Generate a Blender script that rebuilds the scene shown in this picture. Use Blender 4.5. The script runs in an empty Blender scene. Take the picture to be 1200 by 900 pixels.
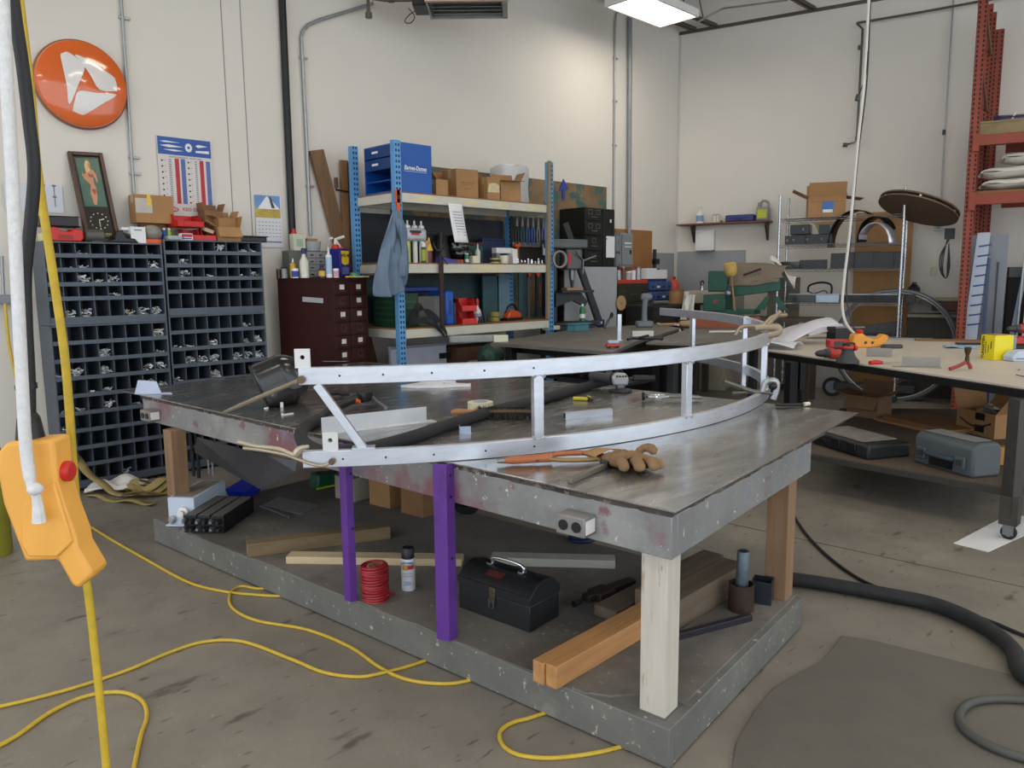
import bpy, math, random
from mathutils import Matrix, Vector, Euler
random.seed(7)
SC = bpy.context.scene
COL = SC.collection
V = Vector
R = math.radians
# ------------------------------------------------------------------ camera
FPX, CAMH = 900.0, 1.65
PITCH, ROLL, YAW = math.atan(124 / 900.0), R(0.6), R(45.5)
FWD = V((math.cos(YAW) * math.cos(PITCH), math.sin(YAW) * math.cos(PITCH), -math.sin(PITCH)))
_rt = V((math.sin(YAW), -math.cos(YAW), 0)); _up = _rt.cross(FWD)
RGT = math.cos(ROLL) * _rt - math.sin(ROLL) * _up
UPV = math.sin(ROLL) * _rt + math.cos(ROLL) * _up
CPOS = V((0, 0, CAMH))
cd = bpy.data.cameras.new('camera'); cd.sensor_width = 36; cd.lens = FPX / 1200 * 36; cd.clip_start = 0.05
cam = bpy.data.objects.new('camera', cd); COL.objects.link(cam)
cam.matrix_world = Matrix(((RGT.x, UPV.x, -FWD.x, 0), (RGT.y, UPV.y, -FWD.y, 0), (RGT.z, UPV.z, -FWD.z, CAMH), (0, 0, 0, 1)))
SC.camera = cam
# ------------------------------------------------------------------ world: daylight that enters by the open loading side
w = bpy.data.worlds.new('daylight'); SC.world = w; w.use_nodes = True
bg = w.node_tree.nodes['Background']; bg.inputs[0].default_value = (0.86, 0.93, 1.0, 1); bg.inputs[1].default_value = 1.5
vs = SC.view_settings; vs.view_transform = 'Standard'; vs.look = 'None'; vs.gamma = 1; vs.use_curve_mapping = False
vs.exposure = 0.5
LAMP_W = 9.0      # watts of each ceiling fixture
LAMPS = [(8.36, 5.94), (3.6, 4.2), (-0.8, 4.2), (7.85, 1.2), (3.6, 0.6), (-0.8, 0.6), (7.85, -3.0), (3.6, -3.0), (-0.8, -3.0)]
# ------------------------------------------------------------------ helpers
def ray(x, y): return FWD + RGT * ((x - 600) / FPX) - UPV * ((y - 450) / FPX)
def Zp(x, y, z):
    d = ray(x, y); return CPOS + d * ((z - CAMH) / d.z)
def PL(x, y, p, n):
    d = ray(x, y); return CPOS + d * ((V(p) - CPOS).dot(V(n)) / d.dot(V(n)))
def Yp(x, y, yy): return PL(x, y, (0, yy, 0), (0, 1, 0))
def Xp(x, y, xx): return PL(x, y, (xx, 0, 0), (1, 0, 0))
def Dp(x, y, d): return PL(x, y, CPOS + V((FWD.x, FWD.y, 0)).normalized() * d, (FWD.x, FWD.y, 0))
WB0 = V((10.56, 7.0, 0)); BT = V((math.cos(R(-75)), math.sin(R(-75)), 0)); BN = V((-math.sin(R(75)), -math.cos(R(75)), 0)); RB = R(-75)
def Bp(x, y, off=0): return PL(x, y, WB0 + BN * off, BN)

def lin(h):
    h = h.lstrip('#'); o = []
    for i in (0, 2, 4):
        c = int(h[i:i + 2], 16) / 255; o.append(c / 12.92 if c <= .04045 else ((c + .055) / 1.055) ** 2.4)
    return (o[0], o[1], o[2], 1)
MATS = {}
def mat(name, color, rough=.5, metal=0.0, var=.12, scale=6.0, bump=0.0, bscale=None, color2=None, thr=None, emis=None, alpha=None, spec=.5, coat=0, stretch=None, trans=0):
    """procedural material: noise between two tones of one colour, optional second colour in patches, fine relief"""
    if name in MATS: return MATS[name]
    m = bpy.data.materials.new(name); m.use_nodes = True; MATS[name] = m
    nt = m.node_tree; N = nt.nodes; L = nt.links; b = N['Principled BSDF']
    c = lin(color) if isinstance(color, str) else color
    b.inputs['Roughness'].default_value = rough; b.inputs['Metallic'].default_value = metal
    b.inputs['Specular IOR Level'].default_value = spec; b.inputs['Coat Weight'].default_value = coat
    b.inputs['Transmission Weight'].default_value = trans
    tc = N.new('ShaderNodeTexCoord'); mp = N.new('ShaderNodeMapping'); L.new(tc.outputs['Object'], mp.inputs[0])
    if stretch: mp.inputs['Scale'].default_value = stretch
    nz = N.new('ShaderNodeTexNoise'); nz.inputs['Scale'].default_value = scale; nz.inputs['Detail'].default_value = 6; nz.inputs['Roughness'].default_value = .62
    L.new(mp.outputs[0], nz.inputs[0])
    rp = N.new('ShaderNodeValToRGB'); L.new(nz.outputs[0], rp.inputs[0])
    e = rp.color_ramp.elements
    e[0].position = .28; e[1].position = .72
    e[0].color = tuple(max(0, q * (1 - var)) for q in c[:3]) + (1,); e[1].color = tuple(min(1, q * (1 + var)) for q in c[:3]) + (1,)
    out = rp.outputs[0]
    if color2:
        n2 = N.new('ShaderNodeTexNoise'); n2.inputs['Scale'].default_value = scale * 1.7; n2.inputs['Detail'].default_value = 8; n2.inputs['Roughness'].default_value = .7
        L.new(mp.outputs[0], n2.inputs[0])
        r2 = N.new('ShaderNodeValToRGB'); L.new(n2.outputs[0], r2.inputs[0]); t = thr or .6
        r2.color_ramp.elements[0].position = t; r2.color_ramp.elements[1].position = min(1, t + .05)
        mx = N.new('ShaderNodeMix'); mx.data_type = 'RGBA'; L.new(r2.outputs[0], mx.inputs[0]); L.new(out, mx.inputs[6]); mx.inputs[7].default_value = lin(color2)
        out = mx.outputs[2]
    L.new(out, b.inputs['Base Color'])
    if bump:
        n3 = N.new('ShaderNodeTexNoise'); n3.inputs['Scale'].default_value = bscale or scale * 6; n3.inputs['Detail'].default_value = 5; L.new(mp.outputs[0], n3.inputs[0])
        bp = N.new('ShaderNodeBump'); bp.inputs['Strength'].default_value = bump; bp.inputs['Distance'].default_value = .01; L.new(n3.outputs[0], bp.inputs['Height']); L.new(bp.outputs[0], b.inputs['Normal'])
    if emis:
        b.inputs['Emission Color'].default_value = lin(color); b.inputs['Emission Strength'].default_value = emis
    if alpha is not None: b.inputs['Alpha'].default_value = alpha
    return m

THM = {}
def dress(o, label=None, cat=None, group=None, kind=None):
    if label: o['label'] = label
    if cat: o['category'] = cat
    if group: o['group'] = group
    if kind: o['kind'] = kind
    return o
def thing(name, label, cat, loc=(0, 0, 0), rz=0, group=None, rot=None, kind=None):
    o = bpy.data.objects.new(name, None); COL.objects.link(o); o.empty_display_size = .05
    o.location = V(loc); o.rotation_euler = rot if rot else (0, 0, rz)
    THM[o.name] = Matrix.Translation(V(loc)) @ (Euler(rot).to_matrix().to_4x4() if rot else Matrix.Rotation(rz, 4, 'Z'))
    return dress(o, label, cat, group, kind)
def copy_tree(o, parent=None):
    c = o.copy(); COL.objects.link(c); c.parent = parent
    for ch in list(o.children): copy_tree(ch, c)
    return c
def smooth_path(pts, k=6, closed=False):
    P = [V(p) for p in pts]; n = len(P); out = []
    for i in range(n if closed else n - 1):
        p1, p2 = P[i], P[(i + 1) % n]
        p0 = P[(i - 1) % n] if (closed or i > 0) else p1 * 2 - p2
        p3 = P[(i + 2) % n] if (closed or i + 2 < n) else p2 * 2 - p1
        for j in range(k):
            t = j / k
            out.append(.5 * ((2 * p1) + (p2 - p0) * t + (2 * p0 - 5 * p1 + 4 * p2 - p3) * t * t + (3 * p1 - p0 - 3 * p2 + p3) * t ** 3))
    if not closed: out.append(P[-1])
    return out
class MB:
    def __init__(s): s.v = []; s.f = []; s.T = Matrix.Identity(4); s.mi = []; s.cm = 0
    def _add(s, vs, fs):
        b = len(s.v); s.v += [tuple(s.T @ V(q)) for q in vs]; s.f += [tuple(i + b for i in f) for f in fs]; s.mi += [s.cm] * len(fs); return s
    def hexa(s, c): return s._add(c, [(3, 2, 1, 0), (4, 5, 6, 7), (0, 1, 5, 4), (1, 2, 6, 5), (2, 3, 7, 6), (3, 0, 4, 7)])
    def bx(s, x0, y0, z0, x1, y1, z1): return s.hexa([(x0, y0, z0), (x1, y0, z0), (x1, y1, z0), (x0, y1, z0), (x0, y0, z1), (x1, y0, z1), (x1, y1, z1), (x0, y1, z1)])
    def box(s, c, d, rz=0, rot=None):
        m = Matrix.Translation(V(c)) @ (Euler(rot).to_matrix().to_4x4() if rot else Matrix.Rotation(rz, 4, 'Z'))
        o = s.T; s.T = o @ m; s.bx(-d[0] / 2, -d[1] / 2, -d[2] / 2, d[0] / 2, d[1] / 2, d[2] / 2); s.T = o; return s
    def prism(s, poly, z0, z1):
        n = len(poly); a = sum(poly[i][0] * poly[(i + 1) % n][1] - poly[(i + 1) % n][0] * poly[i][1] for i in range(n))
        if a < 0: poly = poly[::-1]
        return s._add([(p[0], p[1], z0) for p in poly] + [(p[0], p[1], z1) for p in poly], [tuple(range(n))[::-1], tuple(range(n, 2 * n))] + [(i, (i + 1) % n, n + (i + 1) % n, n + i) for i in range(n)])
    def prism_xz(s, poly, y0, y1):      # polygon drawn in x,z, depth along y
        o = s.T; s.T = o @ Matrix(((1, 0, 0, 0), (0, 0, -1, 0), (0, 1, 0, 0), (0, 0, 0, 1))); s.prism(poly, -y1, -y0); s.T = o; return s
    def prism_yz(s, poly, x0, x1):
        o = s.T; s.T = o @ Matrix(((0, 0, 1, 0), (1, 0, 0, 0), (0, 1, 0, 0), (0, 0, 0, 1))); s.prism(poly, x0, x1); s.T = o; return s
    def tube(s, pts, r, n=8, closed=False, cap=True, flat=1.0):
        P = [V(p) for p in pts]; m = len(P); rr = r if isinstance(r, (list, tuple)) else [r] * m; vs = []; fs = []
        up = None
        for i in range(m):
            if closed: t = P[(i + 1) % m] - P[i - 1]
            else: t = P[min(i + 1, m - 1)] - P[max(i - 1, 0)]
            if t.length < 1e-9: t = V((0, 0, 1))
            t.normalize()
            if up is None:
                up = V((0, 0, 1)) if abs(t.z) < .95 else V((1, 0, 0))
            sd = t.cross(up)
            if sd.length < 1e-6: sd = t.orthogonal()
            sd.normalize(); up = sd.cross(t).normalized()
            for k in range(n):
                a = 2 * math.pi * k / n; vs.append(P[i] + sd * (math.cos(a) * rr[i]) + up * (math.sin(a) * rr[i] * flat))
        for i in range(m if closed else m - 1):
            j = (i + 1) % m
            for k in range(n): fs.append((i * n + k, i * n + (k + 1) % n, j * n + (k + 1) % n, j * n + k))
        if cap and not closed: fs += [tuple(range(n))[::-1], tuple((m - 1) * n + k for k in range(n))]
        return s._add(vs, fs)
    def cyl(s, p0, p1, r0, r1=None, n=14, cap=True): return s.tube([p0, p1], [r0, r0 if r1 is None else r1], n, False, cap)
    def lathe(s, prof, c=(0, 0, 0), n=16, rot=None, cap=True):
        o = s.T; s.T = o @ Matrix.Translation(V(c)) @ (Euler(rot).to_matrix().to_4x4() if rot else Matrix.Identity(4))
        vs = []; fs = []; m = len(prof)
        for r_, z in prof:
            for k in range(n): a = 2 * math.pi * k / n; vs.append((r_ * math.cos(a), r_ * math.sin(a), z))
        for i in range(m - 1):
            for k in range(n): fs.append((i * n + k, i * n + (k + 1) % n, (i + 1) * n + (k + 1) % n, (i + 1) * n + k))
        if cap: fs += [tuple(range(n))[::-1], tuple((m - 1) * n + k for k in range(n))]
        s._add(vs, fs); s.T = o; return s
    def ball(s, c, r, n=12, m=8):
        rx, ry, rz = r if isinstance(r, (list, tuple)) else (r, r, r)
        vs = []; fs = []
        for i in range(m + 1):
            t = math.pi * i / m
            for k in range(n): a = 2 * math.pi * k / n; vs.append((c[0] + rx * math.sin(t) * math.cos(a), c[1] + ry * math.sin(t) * math.sin(a), c[2] - rz * math.cos(t)))
        for i in range(m):
            for k in range(n): fs.append((i * n + k, i * n + (k + 1) % n, (i + 1) * n + (k + 1) % n, (i + 1) * n + k))
        return s._add(vs, fs)
    def grid(s, fn, nu, nv):
        vs = [fn(i / nu, j / nv) for j in range(nv + 1) for i in range(nu + 1)]; w_ = nu + 1
        return s._add(vs, [(j * w_ + i, j * w_ + i + 1, (j + 1) * w_ + i + 1, (j + 1) * w_ + i) for j in range(nv) for i in range(nu)])
    def strip(s, pts, w_, h, side=None):      # rectangular bar swept along a level path; w_ across, h up
        P = [V(p) for p in pts]; m = len(P); vs = []; fs = []
        for i in range(m):
            t = P[min(i + 1, m - 1)] - P[max(i - 1, 0)]; t.z = 0; t.normalize(); n = V((-t.y, t.x, 0))
            vs += [P[i], P[i] + n * w_, P[i] + n * w_ + V((0, 0, h)), P[i] + V((0, 0, h))]
        for i in range(m - 1):
            for k in range(4): fs.append((i * 4 + k, (i + 1) * 4 + k, (i + 1) * 4 + (k + 1) % 4, i * 4 + (k + 1) % 4))
        fs += [(0, 1, 2, 3), tuple((m - 1) * 4 + k for k in (3, 2, 1, 0))]
        return s._add(vs, fs)
    def build(s, name, m, parent=None, smooth=True, bevel=0, solid=0, sub=0, world=False, ang=38):
        me = bpy.data.meshes.new(name); vs = s.v
        if world and parent is not None:
            M = Matrix.Identity(4); chain = []
            p = parent
            while p is not None: chain.append(p); p = p.parent
            for q in reversed(chain): M = M @ THM.get(q.name, Matrix.Identity(4))
            Mi = M.inverted(); vs = [tuple(Mi @ V(q)) for q in vs]
        me.from_pydata(vs, [], s.f); me.validate()
        for q in (m if isinstance(m, (list, tuple)) else [m]): me.materials.append(q)
        if any(s.mi) and len(me.polygons) == len(s.mi): me.polygons.foreach_set('material_index', s.mi)
        if smooth:
            me.polygons.foreach_set('use_smooth', [True] * len(me.polygons)); me.set_sharp_from_angle(angle=R(ang))
        me.update()
        o = bpy.data.objects.new(name, me); COL.objects.link(o)
        if parent is not None: o.parent = parent
        if solid: q = o.modifiers.new('solid', 'SOLIDIFY'); q.thickness = solid; q.offset = 0
        if bevel: q = o.modifiers.new('bevel', 'BEVEL'); q.width = bevel; q.segments = 2; q.limit_method = 'ANGLE'
        if sub: q = o.modifiers.new('sub', 'SUBSURF'); q.levels = sub; q.render_levels = sub
        return o
def one(mb, name, label, cat, m, loc=(0, 0, 0), rz=0, group=None, rot=None, kind=None, **k):
    o = mb.build(name, m, **k); o.location = V(loc); o.rotation_euler = rot if rot else (0, 0, rz)
    THM[o.name] = Matrix.Translation(V(loc)) @ (Euler(rot).to_matrix().to_4x4() if rot else Matrix.Rotation(rz, 4, 'Z'))
    return dress(o, label, cat, group, kind)
def text(name, body, size, m, parent, loc, rot=(R(90), 0, 0), align='CENTER', ext=.0006, bold=0, sx=1.0, shear=0):
    cu = bpy.data.curves.new(name, 'FONT'); cu.body = body; cu.size = size; cu.align_x = align; cu.align_y = 'CENTER'; cu.extrude = ext; cu.offset = bold; cu.shear = shear
    cu.resolution_u = 2
    t = bpy.data.objects.new(name + '_curve', cu); me = bpy.data.meshes.new_from_object(t); bpy.data.objects.remove(t)
    me.name = name; me.materials.clear(); me.materials.append(m)
    o = bpy.data.objects.new(name, me); COL.objects.link(o); o.parent = parent; o.location = V(loc); o.rotation_euler = rot; o.scale = (sx, 1, 1)
    return o
def holed_plate(mb, w_, h, x, z, r, y0, y1, n=16):      # a plate in x,z with one round hole
    ring = [(x + r * math.cos(2 * math.pi * k / n), z + r * math.sin(2 * math.pi * k / n)) for k in range(n)]
    out = []
    for k in range(n):
        a = 2 * math.pi * k / n; dx, dz = math.cos(a), math.sin(a); ts = []
        if dx > 1e-6: ts.append((w_ / 2 - x) / dx)
        if dx < -1e-6: ts.append((-w_ / 2 - x) / dx)
        if dz > 1e-6: ts.append((h - z) / dz)
        if dz < -1e-6: ts.append((0 - z) / dz)
        t = min(ts); out.append((x + dx * t, z + dz * t))
    # snap the corners
    for cx, cz in ((-w_ / 2, 0), (w_ / 2, 0), (w_ / 2, h), (-w_ / 2, h)):
        k = min(range(n), key=lambda q: (out[q][0] - cx) ** 2 + (out[q][1] - cz) ** 2); out[k] = (cx, cz)
    vs = [(p[0], y0, p[1]) for p in ring] + [(p[0], y0, p[1]) for p in out] + [(p[0], y1, p[1]) for p in ring] + [(p[0], y1, p[1]) for p in out]; fs = []
    for k in range(n):
        j = (k + 1) % n
        fs += [(k, n + k, n + j, j), (2 * n + j, 3 * n + j, 3 * n + k, 2 * n + k), (k, j, 2 * n + j, 2 * n + k), (n + j, n + k, 3 * n + k, 3 * n + j)]
    return mb._add(vs, fs)
# ------------------------------------------------------------------ common materials
white = mat('white_paint', '#e9e7e4', .5, var=.03)
black = mat('black_plastic', '#16171a', .42, var=.15)
blackmetal = mat('black_metal', '#1d1d1f', .45, .3, var=.15)
darkgrey = mat('dark_grey', '#3a3c3f', .5, var=.12)
grey = mat('mid_grey', '#80828a', .5, var=.08)
galv = mat('galvanised', '#a3a6a8', .42, .6, var=.12, scale=14)
alu = mat('aluminium', '#d3d8e2', .33, .75, var=.1, scale=9, bump=.03, stretch=(1, 1, 4))
steel = mat('steel', '#8d8f92', .35, .85, var=.15, scale=12)
chrome = mat('chrome', '#cfd2d6', .18, .95, var=.06)
darksteel = mat('dark_steel', '#3b3c42', .4, .7, var=.2, scale=12)
card = mat('cardboard', '#a67d52', .8, var=.1, scale=5, bump=.05)
card2 = mat('cardboard_dark', '#8a6543', .8, var=.12, scale=5)
cardlight = mat('cardboard_light', '#b99468', .8, var=.08)
red = mat('red_plastic', '#c8251f', .4, var=.08)
orange = mat('orange_plastic', '#e4571f', .4, var=.06)
yellow = mat('yellow_plastic', '#e8c22a', .45, var=.08)
blue = mat('blue_paint', '#1c4f9c', .42, var=.1)
navy = mat('navy', '#1c2750', .5, var=.1)
green = mat('green_plastic', '#1f5a3d', .45, var=.12)
paper = mat('paper', '#e8e8ea', .7, var=.02)
ink = mat('ink', '#2a2a2e', .7, var=.1)
rubber = mat('rubber', '#202124', .75, var=.2, scale=20)
clearp = mat('clear_plastic', '#c9cdcf', .2, var=.05, alpha=.55)
glassy = mat('cloudy_plastic', '#d9dad6', .35, var=.05)
wood = mat('wood', '#a47d55', .65, var=.22, scale=4, stretch=(1, 1, 1), bump=.05)
redink = mat('red_ink', '#b8323a', .6, var=.05)
blueink = mat('blue_ink', '#27489c', .6, var=.05)
cream = mat('cream', '#d8d2bd', .55, var=.05)
beige = mat('beige_paint', '#b7b09c', .5, var=.06)
# ================================================================== the room
def concrete_floor():
    m = bpy.data.materials.new('concrete_floor'); m.use_nodes = True; nt = m.node_tree; N = nt.nodes; L = nt.links; b = N['Principled BSDF']
    tc = N.new('ShaderNodeTexCoord')
    def noise(sc, det=8, rg=.6, st=None):
        n = N.new('ShaderNodeTexNoise'); n.inputs['Scale'].default_value = sc; n.inputs['Detail'].default_value = det; n.inputs['Roughness'].default_value = rg
        if st:
            mp = N.new('ShaderNodeMapping'); mp.inputs['Scale'].default_value = st; mp.inputs['Rotation'].default_value = (0, 0, .5); L.new(tc.outputs['Object'], mp.inputs[0]); L.new(mp.outputs[0], n.inputs[0])
        else: L.new(tc.outputs['Object'], n.inputs[0])
        return n
    def ramp(src, p0, c0, p1, c1):
        r = N.new('ShaderNodeValToRGB'); L.new(src, r.inputs[0]); e = r.color_ramp.elements; e[0].position = p0; e[1].position = p1; e[0].color = c0; e[1].color = c1; return r
    def mix(f, a, c):
        x = N.new('ShaderNodeMix'); x.data_type = 'RGBA'
        if isinstance(f, float): x.inputs[0].default_value = f
        else: L.new(f, x.inputs[0])
        L.new(a, x.inputs[6])
        if isinstance(c, tuple): x.inputs[7].default_value = c
        else: L.new(c, x.inputs[7])
        return x.outputs[2]
    big = ramp(noise(.55).outputs[0], .3, lin('#79726a'), .7, lin('#978f83'))
    mid = ramp(noise(3.2).outputs[0], .25, lin('#6b655d'), .75, lin('#9d958a'))
    c = mix(.45, big.outputs[0], mid.outputs[0])
    BLK = (0, 0, 0, 1); WHT = (1, 1, 1, 1)
    st = ramp(noise(2.3, 5, .55, (1, 2.6, 1)).outputs[0], .635, BLK, .70, WHT)
    c = mix(st.outputs[0], c, lin('#5b554e'))
    st2 = ramp(noise(7.5, 3, .5, (1, 3.5, 1)).outputs[0], .66, BLK, .70, WHT)
    c = mix(st2.outputs[0], c, lin('#625b53'))
    sp = ramp(noise(46, 2, .5).outputs[0], .735, BLK, .76, WHT)
    c = mix(sp.outputs[0], c, lin('#b9b4aa'))
    L.new(c, b.inputs['Base Color'])
    rr = ramp(noise(5).outputs[0], .3, (.32, .32, .32, 1), .7, (.55, .55, .55, 1)); L.new(rr.outputs[0], b.inputs['Roughness'])
    bp = N.new('ShaderNodeBump'); bp.inputs['Strength'].default_value = .12; bp.inputs['Distance'].default_value = .01; L.new(noise(60).outputs[0], bp.inputs['Height']); L.new(bp.outputs[0], b.inputs['Normal'])
    return m
fl = MB(); fl.bx(-7, -9, -.2, 14, 7.2, 0)
fl = fl.build('floor', concrete_floor(), smooth=False); dress(fl, 'stained grey concrete workshop floor', kind='structure')
jm = mat('joint_filler', '#4d4841', .8)
a, c = Zp(1000, 645, 0), Zp(1199, 688, 0)
d = (c - a).normalized()
q = MB(); n_ = V((-d.y, d.x, 0)) * .004; e0, e1 = a - d * 1.3, c + d * 2
q.hexa([e0 - n_ + V((0, 0, -.01)), e1 - n_ + V((0, 0, -.01)), e1 + n_ + V((0, 0, -.01)), e0 + n_ + V((0, 0, -.01)), e0 - n_ + V((0, 0, .0012)), e1 - n_ + V((0, 0, .0012)), e1 + n_ + V((0, 0, .0012)), e0 + n_ + V((0, 0, .0012))])
q.build('control_joint', jm, fl)
wallm = mat('wall_paint', '#ddd7ce', .6, var=.035, scale=.7, bump=.015, bscale=30)
wa = MB(); wa.bx(-7, 7.0, 0, 10.56, 7.2, 6.2); wa = wa.build('wall_left', wallm, smooth=False); dress(wa, 'white painted concrete wall behind the bins and blue rack', kind='structure')
wb = MB(); p0, p1 = WB0, WB0 + BT * 17; o_ = -BN * .2
wb.hexa([p0, p1, p1 + o_, p0 + o_ + V((0, .3, 0)), *[x + V((0, 0, 6.2)) for x in (p0, p1, p1 + o_, p0 + o_ + V((0, .3, 0)))]])
wb = wb.build('wall_right', wallm, smooth=False); dress(wb, 'white painted wall behind the wire shelving', kind='structure')
# tilt-up panel joints, thin recessed-looking seams standing proud by a millimetre
seam = mat('seam_caulk', '#c9c5be', .7, var=.05)
for px, py in ((267, 150), (289, 150)):
    x = Yp(px, py, 7).x; q = MB(); q.bx(x - .004, 6.997, 0, x + .004, 7.01, 6.1); q.build('panel_joint', mat('seam_dark', '#8d8a86', .8), wa, smooth=False)
x = (Yp(267, 150, 7).x + Yp(289, 150, 7).x) / 2
q = MB(); q.bx(x - .07, 6.9985, 0, x + .07, 7.01, 6.1); q.build('panel_strip', wallm, wa, smooth=False)
q = MB(); q.T = Matrix.Translation(WB0 + BN * .002) @ Matrix.Rotation(RB, 4, 'Z'); q.bx(.0, -.01, 0, .03, .01, 5.3); q.build('corner_seam', seam, wb, smooth=False)
# ceiling deck: painted corrugated metal
ck = MB(); pts = []
x = -7.0
ck.bx(-7, -9, 6.1, 16, 7.2, 6.25)
ceil = ck.build('ceiling', mat('deck_paint', '#dedcd7', .6, var=.03), smooth=False); dress(ceil, 'white painted metal roof deck', kind='structure')
rib = MB(); rib.prism_yz([(-.05, 6.1), (.05, 6.1), (.03, 6.06), (-.03, 6.06)], -7, 15.5)
r0 = None
for i in range(40):
    if r0 is None: r0 = rib.build('deck_rib', MATS['deck_paint'], ceil, smooth=False); o = r0
    else: o = r0.copy(); COL.objects.link(o)
    o.location = (0, 6.9 - i * .4, 0)
# ledger angle along wall_right carrying the joists
joistm = mat('joist_paint', '#5c544d', .6, .2, var=.15)
q = MB(); q.T = Matrix.Translation(WB0) @ Matrix.Rotation(RB, 4, 'Z'); q.bx(0, -.035, 5.31, 17, 0, 5.325); q.bx(0, -.006, 5.325, 17, 0, 5.36)
led = q.build('trim_1', joistm, smooth=False); dress(led, 'dark steel ledger angle under the roof joists', kind='structure')
# open-web joists
def joist(y, lab, x0=-6.5):
    # x where the wall is
    t = (7 - y) / .9659; x1 = WB0.x + .2588 * t - .02
    t_ = thing('roof_joist', lab, 'joist', (x1, y, 5.33), group='open-web roof joists')
    q = MB()
    for s in (-1, 1): q.bx(x0 - x1, s * .035 - .02, 0, 0, s * .035 + .02, .012); q.bx(x0 - x1, s * .016 - .004, .012, 0, s * .016 + .004, .05)
    q.build('bottom_chord', joistm, t_, smooth=False)
    q = MB()
    for s in (-1, 1): q.bx(x0 - x1, s * .035 - .02, .66, 0, s * .035 + .02, .672); q.bx(x0 - x1, s * .016 - .004, .62, 0, s * .016 + .004, .66)
    q.build('top_chord', joistm, t_, smooth=False)
    n = 0; x = -.35
    while x1 + x > x0 + .8 and n < 26:
        for xa, xb in ((x, x - .3), (x - .6, x - .3)):
            q = MB(); q.cyl((xa, 0, .03), (xb, 0, .64), .011, n=6); q.build('web_bar', joistm, t_, smooth=True)
        x -= .6; n += 1
    return t_
yA = Bp(840, 37).y; yB = Bp(955, 17).y
joist(6.75, 'roof joist tight beside the corner, half hidden by the lamp', 7.2)
joist(yA, 'roof joist ending beside the bright ceiling lamp', 3.5)
joist(yB, 'roof joist ending right of the lamp, at the top edge', 4.5)
# bridging pipe between the joists
one(MB().tube([Yp(817, 26, yA) + V((0, 0, .0)), (Yp(847, 10, yA - .3)), Bp(925, 0, 1.2)], .014, n=8), 'bridging_pipe', 'thin grey pipe strung between two roof joists', 'pipe', galv)
# sprinkler branch line running along wall_right, with its drop
pipem = mat('pipe_brown', '#5a534c', .5, .3)
one(MB().tube([Bp(1004, 27, .12), Bp(1075, 15, .12), Bp(1300, -26, .12)], .016), 'branch_pipe', 'thin dark pipe running level high on the right wall', 'pipe', pipem)
t = thing('gas_drop_pipe', 'dark pipe dropping down the right wall to an elbow stub', 'pipe', Bp(1004, 27, .1))
MB().tube([Bp(1004, 27, .1), Bp(1011, 34, .1), Bp(1004, 166, .1), Bp(990, 170, .1)], .016).build('pipe_run', pipem, t, world=True)
for y in (53, 160): MB().cyl(Bp(1008 - (y - 53) * .03, y, .1), Bp(1008 - (y - 53) * .03, y + 5, .1), .028).build('coupling', pipem, t, world=True)
MB().cyl(Bp(988, 170, .1), Bp(993, 170, .1), .03).build('end_cap', pipem, t, world=True)
# ceiling fixtures
lampm = mat('lamp_diffuser', '#fff3de', .4, emis=4.5)
for i, (x, y) in enumerate(LAMPS):
    z = 4.93
    lab = 'glowing rectangular ceiling lamp hanging near the corner' if i == 0 else 'ceiling lamp out of view, one of the rest of the grid'
    t = thing('ceiling_lamp', lab, 'lamp', (x, y, z), group='fluorescent ceiling lamps')
    MB().bx(-.55, -.27, -.005, .55, .27, .0).build('diffuser', lampm, t)
    q = MB()
    for s in (-1, 1): q.bx(-.58, s * .285 - .015, -.02, .58, s * .285 + .015, .07); q.bx(s * .565 - .015, -.27, -.02, s * .565 + .015, .27, .07)
    q.prism_yz([(-.3, .07), (.3, .07), (.2, .14), (-.2, .14)], -.58, .58); q.build('housing', white, t, smooth=False)
    for sx in (-.5, .5): MB().cyl((sx, 0, .13), (sx, 0, 1.15), .005, n=6).build('hanger', steel, t)
    ld = bpy.data.lights.new('fluorescent_light', 'AREA'); ld.shape = 'RECTANGLE'; ld.size = 1.1; ld.size_y = .54; ld.energy = LAMP_W; ld.color = (1, .93, .82)
    lo = bpy.data.objects.new('fluorescent_light', ld); COL.objects.link(lo); lo.location = (0, 0, -.03); lo.parent = t
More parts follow.
